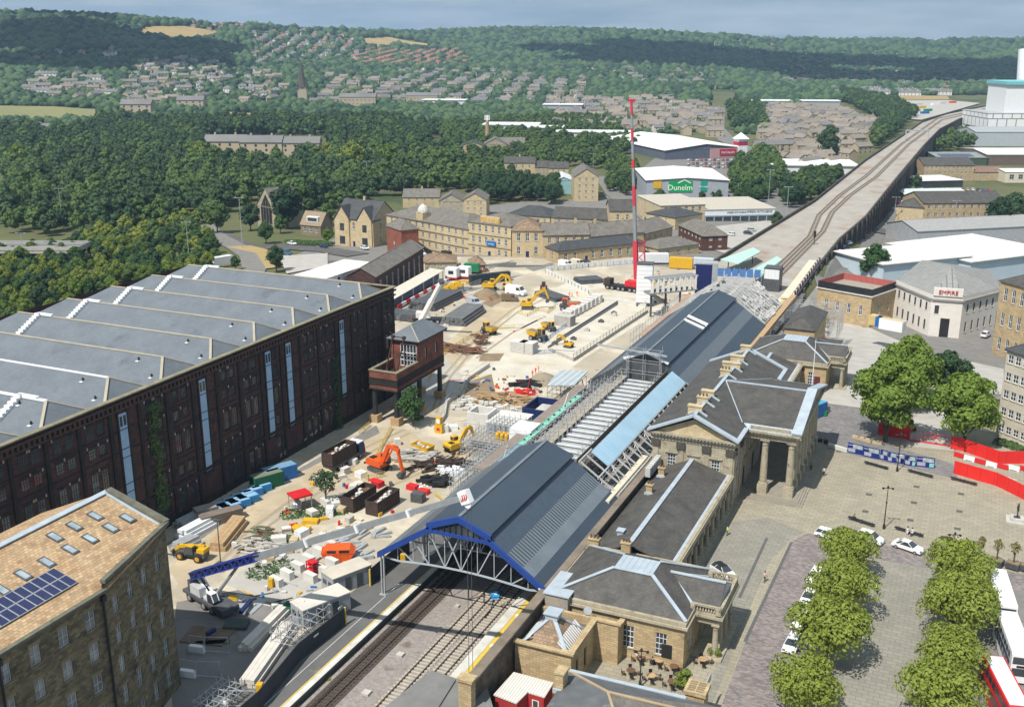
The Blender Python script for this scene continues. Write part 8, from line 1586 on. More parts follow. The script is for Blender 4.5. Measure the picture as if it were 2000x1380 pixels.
for w,P in(('pale mint platform canopy roof at the far station end, left',((1407,506),(1471,483),(1486,491),(1442,515))),('pale mint platform canopy roof at the far station end, right',((1464,530),(1517,500),(1528,506),(1488,537)))):
 q=[G(x,y,4)for x,y in P];t=thing('platform_canopy',w,'canopy',(q[0].x,q[0].y,0),0,'mint platform canopies');b=MB();b.slab([tuple(p)for p in q][::-1],.3);b.build('roof',M('mint_roof',(.42,.60,.55),(.36,.53,.48))if 'mint_roof' not in bpy.data.materials else bpy.data.materials['mint_roof'],t,world=True);b=MB();[b.box(p.x-.15,p.x+.15,p.y-.15,p.y+.15,0,3.7)for p in(q[0].lerp(q[2],.2),q[0].lerp(q[2],.8))];b.build('post',steeld,t,world=True)
c=G(1508,566);t=thing('lift_tower','grey glazed lift tower beyond the bare steel ribs','lift tower',(c.x,c.y,0));b=MB();b.box(-2.5,2.5,-2.5,2.5,0,7.5,0);b.box(-2.3,2.3,-2.55,-2.5,4,7,1);b.build('tower',[steeld,white2],t)
t=thing('bridge_girder','blue ended girder bridge parapet with cream deck beside the viaduct','bridge',g3(1535,585));A_,B_=G(1536,585,0),G(1590,512,0);b=MB();b.beam(A_+Vector((0,0,.5)),B_+Vector((0,0,.5)),3.5,.5,0);o=Vector((1.9,-.6,1));b.beam(A_+o,B_+o,.5,2.4,1);[b.beam(A_.lerp(B_,i/12)+o*1.1-Vector((0,0,1)),A_.lerp(B_,i/12)+o*1.1+Vector((0,0,1.3)),.5,.5,2)for i in range(13)];b.build('girder',[cream,M('maroon_girder',(.2,.1,.1),(.15,.08,.08)),white2],t,world=True)
p=G(1440,552);t=thing('blue_netting','blue debris netting on scaffold beyond the shed ribs','netting',(p.x,p.y,0));A_,B_=G(1400,556),G(1486,560);b=MB();[b.beam(A_.lerp(B_,i/6)+Vector((0,0,4.2)),A_.lerp(B_,(i+.85)/6)+Vector((0,0,4.2)),.2,2.6)for i in range(6)];b.build('net',M('net_blue',(.06,.16,.42),(.1,.24,.5),ns=2),t,world=True);b=MB();[b.beam(A_.lerp(B_,i/8),A_.lerp(B_,i/8)+Vector((0,0,6)),.12)for i in range(9)];b.build('pole',steel,t,world=True)
t=thing('signal','black railway signal post on the viaduct between the tracks','signal',g3(1590,478),0);b=MB();b.box(-.12,.12,-.12,.12,0,4);b.box(-.45,.45,-.3,.3,3,5.4);b.build('signal_head',blk,t)
A_,B_=G(1768,276),G(1812,276);t=thing('gantry','steel signal gantry spanning the far viaduct tracks','gantry',tuple(A_));b=MB();[b.box(p.x-.4,p.x+.4,p.y-.4,p.y+.4,0,8.5)for p in(A_,B_)];b.beam(A_+Vector((0,0,8.2)),B_+Vector((0,0,8.2)),1.2,1.0);b.build('frame',steel,t,world=True)
strip('flyover_road',[tuple(G(x,y,-3)[:2])for x,y in((-60,478),(150,478))],15,masphl,0);A_,B_=G(-60,484,-3),G(150,484,-3);fo=thing('flyover','pale concrete flyover carrying a dual road through the trees','flyover',tuple(A_));d=(B_-A_).normalized();n=Vector((-d.y,d.x,0));b=MB();b.beam(A_+n*7+Vector((0,0,-1)),B_+n*7+Vector((0,0,-1)),18,1.8,0);b.beam(A_+n*7+Vector((0,0,-.06)),B_+n*7+Vector((0,0,-.06)),16,.12,1);b.beam(A_-n*1.9+Vector((0,0,.0)),B_-n*1.9+Vector((0,0,0)),.5,1.4,0);b.beam(A_+n*7+Vector((0,0,.5)),B_+n*7+Vector((0,0,.5)),.3,.7,2);b.build('deck',[conc,masphl,steel],fo,world=True);b=MB();[b.box(p.x-1,p.x+1,p.y-1,p.y+1,-12,-4)for p in(A_.lerp(B_,.3)+n*7,A_.lerp(B_,.8)+n*7)];b.build('pier',conc,fo,world=True)
strip('curved_road',[tuple(GT(x,y)[:2])for x,y in((400,440),(425,462),(462,482),(490,500),(497,525),(480,560))],9,masphl,.15);strip('street_road',[tuple(GT(x,y)[:2])for x,y in((420,455),(480,482),(560,482),(640,488),(700,498))],11,masph,.12);sheet('verge',pxt([(440,482),(500,495),(520,525),(560,520),(540,492),(490,480)]),mdry,.18,8);sheet('car_park',pxt([(545,500),(640,495),(640,520),(560,535)]),mconcy,.2,8)
t=thing('box_lorry','white box lorry on the curved road behind the warehouse','lorry',tuple(GT(438,520)),RD(70));b=MB();b.box(-5,3.2,-1.25,1.25,.9,4.1);b.build('box',white,t);b=MB();ext(b,[(3.4,.6),(3.4,3.4),(4.9,3.2),(5.4,2),(5.4,.6)],-1.2,1.2);b.build('cab',white,t);[wheel(t,x,s*1.05,.5,.35)for x in(-3.6,-2.4,4.2)for s in(-1,1)]
for px,py,m,k,w in((571,478,white,'saloon','silver white saloon on the street by the hedge'),(632,484,blud,'hatch','dark car on the street below the stone houses'),(820,500,white,'van','white van parked in front of the long sandstone building'),(870,502,blk,'van','black van parked in front of the sandstone building'),(1105,522,white,'van','white van facing the yard by the railway building'),(1128,520,cream,'van','cream van beside the white van by the railway building'),(1147,517,blk,'hatch','dark car at the end of the row by the railway building'),(713,487,white,'hatch','white car parked right of the twin gabled house'),(1689,463,red,'hatch','red car at the top of the viaduct street'),(1657,478,white,'hatch','white car farthest along the viaduct wall'),(1648,486,blud,'hatch','dark car parked along the viaduct wall'),(1642,497,white,'mpv','white car parked along the viaduct wall'),(1655,530,steel,'hatch','silver car driving up the viaduct street'),(1925,658,white,'mpv','white car beside the tan corner office'),(1427,460,white,'hatch','white car in front of the showroom'),(1461,458,blk,'hatch','black car in front of the showroom'),(1468,452,steel,'hatch','silver car in front of the showroom'),(560,498,M('box_blue',(.07,.14,.2),(.055,.11,.16)),'van','dark blue box van in the roadside car park')):
 p=GT(px,py);car(w,(p.x,p.y,p.z+.15),RD(random.choice((-20,-15,160)))if px<1600 else RD(70),m,k,'parked_car','cars on the streets',1.0,cat='van' if k=='van' else 'car')
for i in range(26):px,py=1690+(i%9)*9+(i//9)*7-8,412-(i//9)*13-(i%9)*.3;p=GT(px+20,py);car('small parked car in the car park beside the viaduct',(p.x,p.y,p.z+.1),RD(95),(white,blk,steel,blud,red)[i%5],'hatch','parked_car','cars parked beside the viaduct')
for i in range(40):px,py=1800+(i%14)*10+(i//14)*3,372+(i//14)*5;p=GT(px,py);car('car on the showroom forecourt',(p.x,p.y,p.z+.1),RD(95),(white,blu,steel,blk,red)[(i*3)%5],'hatch','parked_car','cars on the showroom forecourt')
for i in range(36):px,py=1345+(i%12)*8.4,314+(i//12)*7;p=GT(px,py);car('car in the car park of the red sign store',(p.x,p.y,p.z+.1),RD(95),(white,steel,blk,blud,red)[(i*3)%5],'hatch','parked_car','cars at the red sign store')
lp=MB();lp.lathe(0,0,[(.16,0),(.1,14)],6);lpm=lp.mesh('post',steel);la=MB();la.beam((-1.6,0,14),(1.6,0,14),.12);[la.box(s*1.6-.5,s*1.6+.5,-.2,.2,13.9,14.1)for s in(-1,1)];lam=la.mesh('lamp_arm',steel)
for i,(px,py,ty,w)in enumerate(((124,447,368,'over the dark trees at far left'),(474,485,386,'at the bend behind the warehouse'),(370,512,434,'among bushes behind the warehouse roof'),(48,515,455,'in front of the flyover'),(253,420,380,'short one above the bushes'),(345,395,352,'behind the bushes left of the church'),(207,438,405,'nearest the flyover end'),(718,372,315,'left one over the bright trees'),(790,358,330,'right one over the bright trees'),(1500,405,332,'right of the white store'),(1535,440,365,'behind the viaduct parapet'),(1440,395,358,'by the trees at the white store'),(1990,445,385,'at the right edge by the tan mill'),(1862,450,392,'in front of the tan mill'),(1745,440,385,'beside the cream mill end'),(1158,342,300,'behind the gabled mill'))):
 p=GT(px,py);h=hz(p,ty)-p.z;t=thing('lamp_column','tall pale street lamp column '+w,'street lamp',tuple(p),YAW,'tall lamp columns');s=h/14;t.scale=(1,1,s);link('post',lpm,t);link('lamp_arm',lam,t)
ob=bldg('station_outbuilding','small stone block with dark hipped roof beside the bare steel ribs',(-42.5,264,0),(-35,264,0),6,20,honey,slateb,2.4,'hip',1,2,1.2,.4,2,world=True)
bldg('station_outbuilding','square slate roofed stone block with lead pyramid behind the far pavilion',(-40,250.2,0),(-28,250.2,0),5,10,honey,slateb,1.6,'hip',1,2,1.2,.4,2,world=True)
t=thing('scaffolding','tall tangled scaffold right of the bare steel ribs','scaffolding',(-40,290,0));b=MB();scaff(b,-46,-32,284,298,-2,5.5,2.2,2.2,1.9,.09);b.build('frame',steel,t,world=True)
t2=MB();[t2 .box(x,x+3,y,y+.7,z,z+.08)for x,y,z in((random.uniform(-46,-36),random.uniform(284,297),random.choice((-.1,1.8,3.7,5.55)))for _ in range(30))];t2 .build('boards',plank,t,world=True)
t=thing('brown_beam','long tan timber topped walkway along the right eaves of the ribs','walkway',(-47,262,5));b=MB();b.box(-47.2,-45.6,236,300,5.4,6.2);b.build('walkway_deck',timber,t,world=True)
for px,py,w in((1605,662,'left'),(1618,676,'middle'),(1622,690,'right')):p=GT(px,py);t=thing('traffic_barrier',f'red plastic barrier on the pale forecourt, {w} of three','barrier',tuple(p),.6,'red barriers on the forecourt');b=MB();ext(b,[(-1.0,0),(-1.0,.9),(1.0,.9),(1.0,0)],-.22,.22,0,.12);b.build('block',red,t)
mr=M('wheel_ruts',(.36,.29,.2),(.29,.235,.16),ns=1.2,detail=8)
for P in([(420,1110),(480,1040),(570,975),(650,930),(700,880),(790,838)],[(433,1118),(492,1050),(582,985),(662,938),(712,888),(800,845)],[(760,950),(840,915),(905,885)],[(845,800),(870,730),(930,660),(1000,605),(1060,575)],[(852,806),(880,735),(940,665),(1010,610),(1070,580)],[(930,700),(1000,650),(1060,620)],[(960,640),(1020,640),(1050,625)]):strip('wheel_ruts',[G(*p)[:2]for p in P],.7,mr,.022,6)
lm=[concw,conc,timber,rust,steel,steeld,tarp,yel,ora,blu,red];lb=MB();rl=random.Random(12)
Z_=[[(430,1060),(560,960),(700,900),(830,860),(920,890),(860,960),(760,1010),(640,1060),(520,1110)],[(860,760),(960,690),(1040,600),(1160,540),(1230,570),(1160,620),(1060,690),(1040,790),(930,860)],[(880,720),(1020,730),(1080,780),(990,840),(900,830)],[(780,620),(900,560),(960,590),(880,650)],[(1140,560),(1260,520),(1400,510),(1390,590),(1270,600)],[(440,1180),(560,1120),(640,1080),(700,1090),(560,1190)]]
for Z in Z_:
 xs=[p[0]for p in Z];ys=[p[1]for p in Z];k=0
 while k<120:
  x,y=rl.uniform(min(xs),max(xs)),rl.uniform(min(ys),max(ys));k+=1
  if not inpoly(x,y,Z):continue
  p=G(x,y);a=rl.uniform(0,3.1);L=rl.choice((.4,.6,.9,1.4,2.6));w=rl.uniform(.15,.7)if L<2 else .15;d=Vector((math.cos(a),math.sin(a),0))*L/2;h=rl.uniform(.15,.7)if L<2 else .15;z=Vector((0,0,h/2));lb.beam(p+z-d,p+z+d,w,h,rl.choice((0,0,0,1,1,2,3,4,4,5,5,6,7,8,9,10)))
o=lb.build('site_litter',lm);o['kind']='stuff'
for i,(y,z0,z1,w,s_)in enumerate(((118.6,1,22.5,1.7,leafA),(169.6,0,17,1.5,leafB),(182.5,2,12,1.8,leafB))):
 rg=np.random.default_rng(i);n=int((z1-z0)/1.5);V=leafcloud([(.25,rg.uniform(-.5,.5),z0+j*1.5,w*rg.uniform(.5,1),1.2)for j in range(n)],n*95,.24,rg);V[:,0]=np.abs(V[:,0])*.5
 o=link('creeper',quadmesh('creeper',V,s_),None,(xf+.2,y,0));tag(o,('tall bright ivy curtain climbing the near part of the warehouse wall','dark ivy climbing between loading doors near the hoist tower','dark creeper on the warehouse wall behind the hoist tower')[i],'ivy')
CL2=[]
CLEAR=[(*GT(x,y)[:2],r)for x,y,r in((480,308,26),(520,310,28),(560,310,26),(490,325,18),(545,325,18),(262,345,12),(520,440,22),(540,430,20),(420,455,11),(445,470,11),(470,485,11),(405,443,10),(480,280,15),(520,282,16),(560,284,14),(262,330,10),(340,305,10),(370,300,12),(360,320,10),(600,455,12),(690,465,16),(780,395,20),(830,395,20),(720,372,10),(760,362,10),(905,300,22),(945,300,22),(995,292,22),(1015,340,18),(1090,345,16),(1095,365,18),(1140,380,18),(1030,262,30),(1000,258,34),(1160,272,36),(1100,218,30))]
# ground colours of the town, fields
sheet('town_ground',pxt([(560,640),(1600,640),(1600,560),(1690,430),(1560,400),(1500,300),(1290,300),(1180,385),(1000,395),(735,430),(640,470),(570,500)]),masphl,-.2,12);sheet('street_ground',pxt([(1560,640),(1600,560),(1690,430),(1760,400),(2060,400),(2060,780),(1700,780)]),masphl,-.1,9)
sheet('works_ground',[(-46,226),(-18,226),(-18,262),(-30,330),(-47,352),(-47,240)],mconcy,.05,7);sheet('forecourt',pxt([(1570,600),(1700,640),(1830,692),(1960,720),(1960,770),(1800,765),(1680,735),(1600,705),(1588,660)]),mconcy,.03,7);sheet('showroom_forecourt',pxt([(1370,445),(1370,480),(1430,500),(1545,440),(1515,428)]),mconcy,.05,7);strip('main_street',[tuple(GT(x,y)[:2])for x,y in((1405,210),(1400,250),(1420,275),(1480,300),(1480,340),(1500,400),(1540,430))],16,masphl,.3);strip('hill_street',[tuple(GT(x,y)[:2])for x,y in((1175,345),(1200,380),(1260,420),(1320,470))],10,masphl,.25)
for nm,P,m in(('hill_field',[(255,68),(290,52),(360,52),(425,62),(428,74),(400,78),(340,80)],mdry),('hill_field',[(700,76),(760,73),(838,86),(842,95),(720,94)],mdry),('pale_field',[(-20,208),(110,210),(190,216),(180,235),(130,238),(-20,232)],mfield),('pale_field',[(440,220),(500,224),(512,238),(470,236)],mdry),('earth_bank',[(1655,187),(1850,189),(1855,196),(1660,197)],mdry),('depot_ground',[(1680,198),(1850,197),(1915,203),(1800,236),(1780,235)],mconcy),('embankment_slope',[(1815,262),(1880,235),(1905,222),(1900,275),(1840,290)],mfield)):sheet(nm,pxt(P),m,1.2,60)
for i,(px,py,c)in enumerate(((1712,203,blul),(1725,206,white2),(1738,209,white2),(1750,212,white2),(1762,216,white2),(1790,207,concw),(1800,213,yel),(1812,219,grn),(1806,224,blu),(1840,204,concw),(1860,203,ora),(1825,207,white))):p=GT(px,py);container('coloured depot container or stock beside the far track curve',tuple(p),.9,c,20 if i<6 else 12,4,4,'depot_unit','container','containers in the far depot',None,False)
# trees
ZO=[('wood','in the wood between flyover and church',[(0,462),(160,462),(400,432),(500,405),(660,425),(735,402),(800,388),(870,374),(900,345),(830,305),(650,305),(645,322),(405,322),(400,310),(0,325)],11.2,(10,19),'ABBABABA'),('farwood','in the dark belt above the wood',[(-40,325),(400,310),(405,264),(645,264),(650,305),(830,305),(850,262),(760,240),(500,242),(200,240),(190,262),(-40,262)],11.5,(11,18),'BBAB'),('scrub','in the scrub behind the warehouse roof',[(-40,660),(60,640),(370,540),(420,535),(425,470),(395,430),(215,440),(150,485),(-40,525)],6.5,(5,9),'CACAB'),('midwood','among the sheds beyond the sandstone street',[(870,345),(865,376),(945,384),(1000,366),(1000,330),(1180,330),(1250,290),(1180,240),(1080,235),(860,250)],11,(9,13),'ABA'),('darktrees','in the dark clump above the stone roofs',[(945,400),(1000,392),(1085,400),(1090,375),(1000,365),(950,372)],8,(11,14),'BBB'),('storetrees','beside the white roofed stores',[(1188,385),(1250,380),(1240,325),(1185,310)],8,(8,11),'ABA'),('storetrees','beside the white roofed stores',[(1270,396),(1420,396),(1418,389),(1272,388)],9,(6,8),'AAB'),('storetrees','between the white stores and the viaduct',[(1425,400),(1500,400),(1530,340),(1500,300),(1440,320),(1420,350)],8,(9,12),'ABA'),('storetrees','left of the viaduct parapet',[(1520,412),(1590,395),(1660,345),(1600,345),(1535,365)],8,(9,12),'BAB'),('belt','in the belt along the far viaduct',[(1690,300),(1730,280),(1795,230),(1750,205),(1680,190),(1640,182),(1650,200),(1720,240)],11,(13,17),'BAB'),('towntrees','among the far sandstone terraces',[(1430,255),(1500,255),(1480,205),(1420,205)],12,(11,15),'BAB'),('towntrees','at the right edge behind the tan mill',[(1790,300),(1900,290),(1890,268),(1820,270)],10,(9,13),'ABA'),('edgetrees','around the tan stone mill',[(1920,456),(2010,450),(2010,430),(1925,432)],9,(13,17),'BBA')]
SP={}
for k,m in(('A',leafA),('B',leafB),('C',leafC)):SP[k]=[tree_data(60+ord(k)*3+i,10,3.7+.3*i,1500,.40,m,.14,12,coreR=.80)for i in range(2)]
SL={k:(tree_data(90+ord(k),10,3.9,420,.62,m,.12,10,coreR=.86)[0])for k,m in(('A',leafA),('B',leafB),('C',leafC))}
rt=random.Random(4);cand=[]
for zn,lb,P,spc,(h0,h1),kinds in ZO:
 W_=[tuple(GT(*p)[:2])for p in P];xs=[p[0]for p in W_];ys=[p[1]for p in W_];y=min(ys)
 while y<max(ys):
  x=min(xs)
  while x<max(xs):
   a,c=x+rt.uniform(-.42,.42)*spc,y+rt.uniform(-.42,.42)*spc
   if inpoly(a,c,W_)and not any(math.hypot(a-q[0],c-q[1])<q[2]for q in CLEAR):cand.append((math.hypot(a,c)*(1 if zn in('wood','scrub','farwood')else .72),a,c,rt.uniform(h0,h1),rt.choice(kinds),zn,lb,rt.random()*6))
   x+=spc
  y+=spc
extra=[(540,530,9,'B','beside the white modular offices'),(460,527,5,'A','at the end of the warehouse roof'),(425,455,14,'A','over the curved road'),(520,475,9,'A','at the church road corner'),(640,475,6,'C','in the garden of the dormer house'),(688,478,5,'A','in front of the twin gabled house'),(1705,552,13,'A','standing beside the white cinema'),(1618,312,24,'B','standing alone among the terraces'),(1788,372,9,'B','in front of the car showroom'),(1910,462,8,'C','at the tan mill corner'),(1945,460,16,'B','at the tan mill right end'),(1978,452,17,'B','at the right edge by the tan mill'),(1515,445,7,'B','behind the viaduct parapet wall'),(562,446,19,'B','right of the church gable'),(584,436,20,'A','behind the dormer house'),(608,432,19,'B','behind the dormer house chimney'),(40,345,20,'C','standing out pale in the dark wood at far left'),(395,330,18,'C','by the wood road below the villas'),(690,345,22,'C','broad and bright above the stone houses'),(760,345,20,'C','bright beside the tall lamp columns'),(540,325,13,'C','in front of the villas'),(450,322,11,'A','in front of the left villa'),(600,322,12,'A','in front of the right villa'),(640,318,14,'C','at the end of the villa row'),(490,450,12,'B','left of the church gable'),(640,440,10,'A','left of the twin gabled house'),(548,455,8,'A','in front of the church wall')]
lab={'A':'mid green','B':'dark green','C':'yellow green'}
for px,py,h,k,w in extra:p=GT(px,py);plant_tree(SP[k][0],tuple(p),f'{lab[k]} tree {w}',None,'tree',h/10*1.15,rt.random()*6)
cand.sort();n_=280
for d,a,c,h,k,zn,lb,r in cand[:n_]:s=h/10;plant_tree(SP[k][int(r*10)%2],(a,c,T(a,c)),f'{lab[k]} tree {lb}',f'{lab[k]} trees {lb}','tree',(s*rt.uniform(.85,1.15),s*rt.uniform(.85,1.15),s),r)
def merged(name,items,protos,mats):
 Vs,Fs,Ms,k=[],[],[],0
 pr={}
 for key,me in protos.items():
  v=np.empty(len(me.vertices)*3);me.vertices.foreach_get('co',v);pr[key]=(v.reshape(-1,3),[tuple(p.vertices)for p in me.polygons])
 for a,c,z,s,key,r in items:
  v,f=pr[key];cs,sn=math.cos(r),math.sin(r);sv=np.broadcast_to(np.array(s if isinstance(s,tuple)else(s,s,s)),(3,))
  w=v*sv;Vs.append(np.stack([w[:,0]*cs-w[:,1]*sn+a,w[:,0]*sn+w[:,1]*cs+c,w[:,2]+z],1));Fs.append((f,k));Ms+=[mats.index(key)]*len(f);k+=len(v)
 me=bpy.data.meshes.new(name);V=np.concatenate(Vs);me.vertices.add(len(V));me.vertices.foreach_set('co',V.ravel())
 li,st=[],[0]
 for f,o in Fs:
  for q in f:li+=[i+o for i in q];st.append(len(li))
 me.loops.add(len(li));me.loops.foreach_set('vertex_index',li);me.polygons.add(len(st)-1);me.polygons.foreach_set('loop_start',st[:-1]);me.polygons.foreach_set('material_index',Ms);return me
me=merged('woodland',[(a,c,T(a,c),h/10,k,r)for d,a,c,h,k,zn,lb,r in cand[n_:]],SL,['A','B','C'])
for m in(leafA,leafB,leafC):me.materials.append(m)
me.update(calc_edges=True);o=link('woodland',me);o['kind']='stuff'
# far houses
def house_mesh(L,D,H,rh,wm,rm,n,chim=True):
 b=MB();b.box(-L/2,L/2,-D/2,D/2,-3,H,0);[b.face([(s*L/2,-D/2*s,H),(s*L/2,D/2*s,H),(s*L/2,0,H+rh)],0)for s in(1,-1)]
 b.slab([(-L/2-.3,-D/2-.4,H-.2),(L/2+.3,-D/2-.4,H-.2),(L/2+.3,0,H+rh+.1),(-L/2-.3,0,H+rh+.1)],.2,1);b.slab([(-L/2-.3,0,H+rh+.1),(L/2+.3,0,H+rh+.1),(L/2+.3,D/2+.4,H-.2),(-L/2-.3,D/2+.4,H-.2)],.2,1)
 for i in range(n):
  x=-L/2+(i+.5)*L/n
  for z in(.9,H*.56):[b.box(x-.6,x+.6,s*D/2-.04,s*D/2+.04,z,z+1.3,2)for s in(1,-1)]
  if chim and i%2==0:b.box(x-.9+L/n/2,x+.1+L/n/2,-.4,.4,H+rh*.6,H+rh+1.2,0)
 return b.mesh('house',[wm,rm,glass])
fst=M('far_stone',(.46,.39,.29),(.38,.32,.235),ns=.05);fwh=M('far_render',(.72,.70,.65),(.60,.58,.54),ns=.05);frd=M('far_brick',(.36,.20,.14),(.28,.16,.115),ns=.05);fsl=M('far_slate',(.20,.195,.195),(.135,.132,.138),ns=.03);fs2=M('far_brown_roofs',(.27,.235,.20),(.19,.165,.145),ns=.03);frt=M('far_red_tiles',(.29,.155,.11),(.22,.12,.09),ns=.05)
HM={'t':house_mesh(16,8.5,6.4,2.8,fst,fs2,3),'s':house_mesh(22,8.5,5.8,3,fst,fsl,4),'w':house_mesh(11,8,5.4,2.8,fwh,fsl,2),'r':house_mesh(13,8,5.4,2.8,frd,frt,2),'x':house_mesh(10,8,5.4,2.8,fst,frt,2),'m':house_mesh(45,14,10,4,fst,fsl,9,False),'W':house_mesh(34,9,6,3,fwh,fsl,6)}
hn={'t':('terraced_house','brown roofed sandstone terrace','house'),'s':('terraced_house','grey slate roofed stone terrace','house'),'w':('house','white walled house with slate roof','house'),'r':('house','red roofed brick house','house'),'x':('house','red roofed stone house','house'),'m':('mill_building','long stone mill building','mill'),'W':('council_house','long white council terrace','house')}
HZ=[('in the sandstone streets left of the viaduct',[(1490,318),(1600,345),(1690,300),(1720,245),(1660,225),(1500,205),(1490,250)],21,'ttts',.75,60,.8),('in the tan terraces beyond the red sign store',[(1060,250),(1400,268),(1400,215),(1300,195),(1060,200)],24,'tttsw',.4,40,.75),('in the white row above the depot',[(1630,188),(1860,190),(1850,180),(1640,178)],40,'W',.2,20,.9),('in the grey terraces below the far wood',[(760,205),(980,205),(1150,198),(1160,168),(980,140),(780,138)],30,'stsw',.35,60,.7),('in the terraces at upper left',[(40,202),(215,196),(205,150),(55,148)],30,'stsW',.25,30,.7),('on the slope left of the church spire',[(235,205),(560,205),(560,150),(400,118),(250,118)],29,'twtws',.4,60,.5),('on the slope right of the church spire',[(600,205),(760,200),(780,160),(640,150)],28,'ts',.5,40,.65),('along the upper left hillside road',[(40,122),(280,118),(270,98),(120,100)],34,'wx',.4,40,.4),('in the red brick streets under the tan field',[(680,128),(920,130),(900,98),(700,96)],27,'rrx',.3,15,.9),('in the pale estate below the skyline',[(490,130),(700,118),(690,66),(560,60),(490,62)],32,'wwx',.5,50,.75),('at the top of the left hill',[(365,62),(480,60),(480,36),(380,36)],36,'rwx',.3,40,.8),('below the central wooded hill',[(1130,160),(1240,165),(1400,175),(1400,140),(1140,135)],38,'wxs',.4,50,.45),('on the right skyline',[(1370,112),(1520,118),(1540,76),(1390,84)],48,'wwx',.4,40,.6),('among the shaded trees of the right hill',[(1520,165),(1760,168),(1860,140),(1740,102),(1540,100)],42,'rwxs',.4,40,.55),('at the far right edge of the hills',[(1800,102),(2020,105),(2020,88),(1800,86)],70,'w',.4,40,.4),('near the right hand depot',[(1700,178),(1900,180),(1880,150),(1760,160)],44,'wrs',.3,40,.35)]
allh=[];hx=[]
for lb,P,spc,kinds,ang,jit,pr in HZ:
 W_=[tuple(GT(*p)[:2])for p in P];xs=[p[0]for p in W_];ys=[p[1]for p in W_];c_,s_=math.cos(ang),math.sin(ang);mx_,my_=sum(xs)/len(xs),sum(ys)/len(ys);R_=max(max(xs)-min(xs),max(ys)-min(ys))*.75;sx_=spc*(1.2 if kinds[0]in 'sW' else 1)
 y=-R_
 while y<R_:
  x=-R_
  while x<R_:
   a=mx_+(x+rt.uniform(-.15,.15)*spc)*c_-y*s_;e=my_+x*s_+(y+rt.uniform(-.15,.15)*spc)*c_
   if inpoly(a,e,W_)and rt.random()<pr:allh.append((math.hypot(a,e),a,e,rt.choice(kinds),ang+RD(rt.uniform(-jit,jit))*.4+(math.pi/2 if rt.random()<jit/150 else 0),lb))
   x+=sx_
  y+=spc
allh.sort();hset={}
for i,(d,a,e,k,r,lb)in enumerate(allh):
 hset.setdefault((int(a//30),int(e//30)),[]).append((a,e))
 if i<290:
  nm,l_,ct=hn[k];o=link(nm,HM[k],None,(a,e,T(a,e)),r);tag(o,f'{l_} {lb}',ct,f'{l_}s {lb}')
 else:hx.append((a,e,T(a,e),1.0,k,r))
if hx:
 me=bpy.data.meshes.new('far_houses');b=MB();ks=list(HM);ms_=[fst,fsl,glass,fwh,frd,frt,fs2]
 for a,e,z,s,k,r in hx:
  q=HM[k];w=MB();w.v=[tuple(v.co)for v in q.vertices];w.f=[tuple(p.vertices)for p in q.polygons];w.m=[ms_.index(q.materials[p.material_index])for p in q.polygons];b.add(w,Matrix.Translation((a,e,z))@Matrix.Rotation(r,4,'Z'))
 o=b.build('far_houses',ms_);o['kind']='stuff'
for px,py,k,sc_,w in((825,203,'m',1.0,'long stone mill building left of the white sheds'),(700,208,'m',1.1,'long dark stone mill right of the church spire'),(270,222,'s',1.6,'big grey stone block among dark trees'),(375,212,'s',1.5,'brown roofed stone hall behind the wood'),(445,304,'s',1.5,'stone villa terrace in the wood, left'),(515,306,'s',1.5,'stone villa terrace in the wood, middle'),(590,306,'s',1.4,'stone villa terrace in the wood, right'),(262,335,'s',1.0,'stone house with three chimneys sunk in the wood'),(340,312,'x',1.0,'small gabled house beside the wood road'),(95,265,'s',1.1,'slate roofed house in the dark wood at far left')):p=GT(px,py);o=link(hn[k][0],HM[k],None,tuple(p+Vector((0,0,3.5 if 'villa' in w else 2))),.4);tag(o,w,hn[k][2]);o.scale=(sc_,)*3;CL2 .append((p.x,p.y))
for px,py,L,D,H,w in((870,208,60,24,9,'white and glass flat roofed college block'),(1000,258,55,30,8,'pale grey flat shed left of the trees'),(1060,262,40,25,7,'white roofed shed among the middle trees'),(1160,272,70,22,7,'long blue grey shed behind the trees'),(1100,218,50,24,9,'white gabled shed in the terraces'),(1500,208,60,30,8,'white roofed works beside the main street'),(1600,210,50,26,9,'white shopfront block near the far belt'),(1580,335,60,36,6,'pale roofed filling station shed by the trees')):p=GT(px,py);t=thing('flat_shed',w,'shed',tuple(p),.3);b=MB();b.box(-L/2,L/2,-D/2,D/2,-3,H);b.build('wall',white2 if L>50 else steel,t);b=MB();b.box(-L/2-1,L/2+1,-D/2-1,D/2+1,H,H+.8);b.build('roof',white,t)
p=GT(592,200);hs_=hz(p,118)-p.z;t=thing('church_spire','tall dark stone church spire rising above the trees','church spire',tuple(p),.5);w=hs_*.11;b=MB();b.box(-w,w,-w,w,-2,hs_*.36);b.build('tower',fst,t);b=MB();b.lathe(0,0,[(w*1.25,hs_*.36),(w*.75,hs_*.55),(.3,hs_)],8);[b.lathe(x,y,[(w*.28,hs_*.34),(.1,hs_*.52)],5)for x in(-w,w)for y in(-w,w)];b.build('spire',M('spire_stone',(.10,.09,.075),(.07,.065,.055)),t)
p=GT(952,285);hs_=hz(p,225)-p.z;t=thing('phone_mast','thin brick chimney carrying pale mobile phone aerials','chimney',tuple(p));b=MB();b.lathe(0,0,[(2,0),(1.5,hs_*.8)],8);b.build('stack',timber,t);b=MB();b.lathe(0,0,[(.4,hs_*.8),(.3,hs_)],6);[b.box(x-.4,x+.4,-.4,.4,hs_*.84,hs_)for x in(-2,-.7,.7,2)];b.build('aerials',white,t)
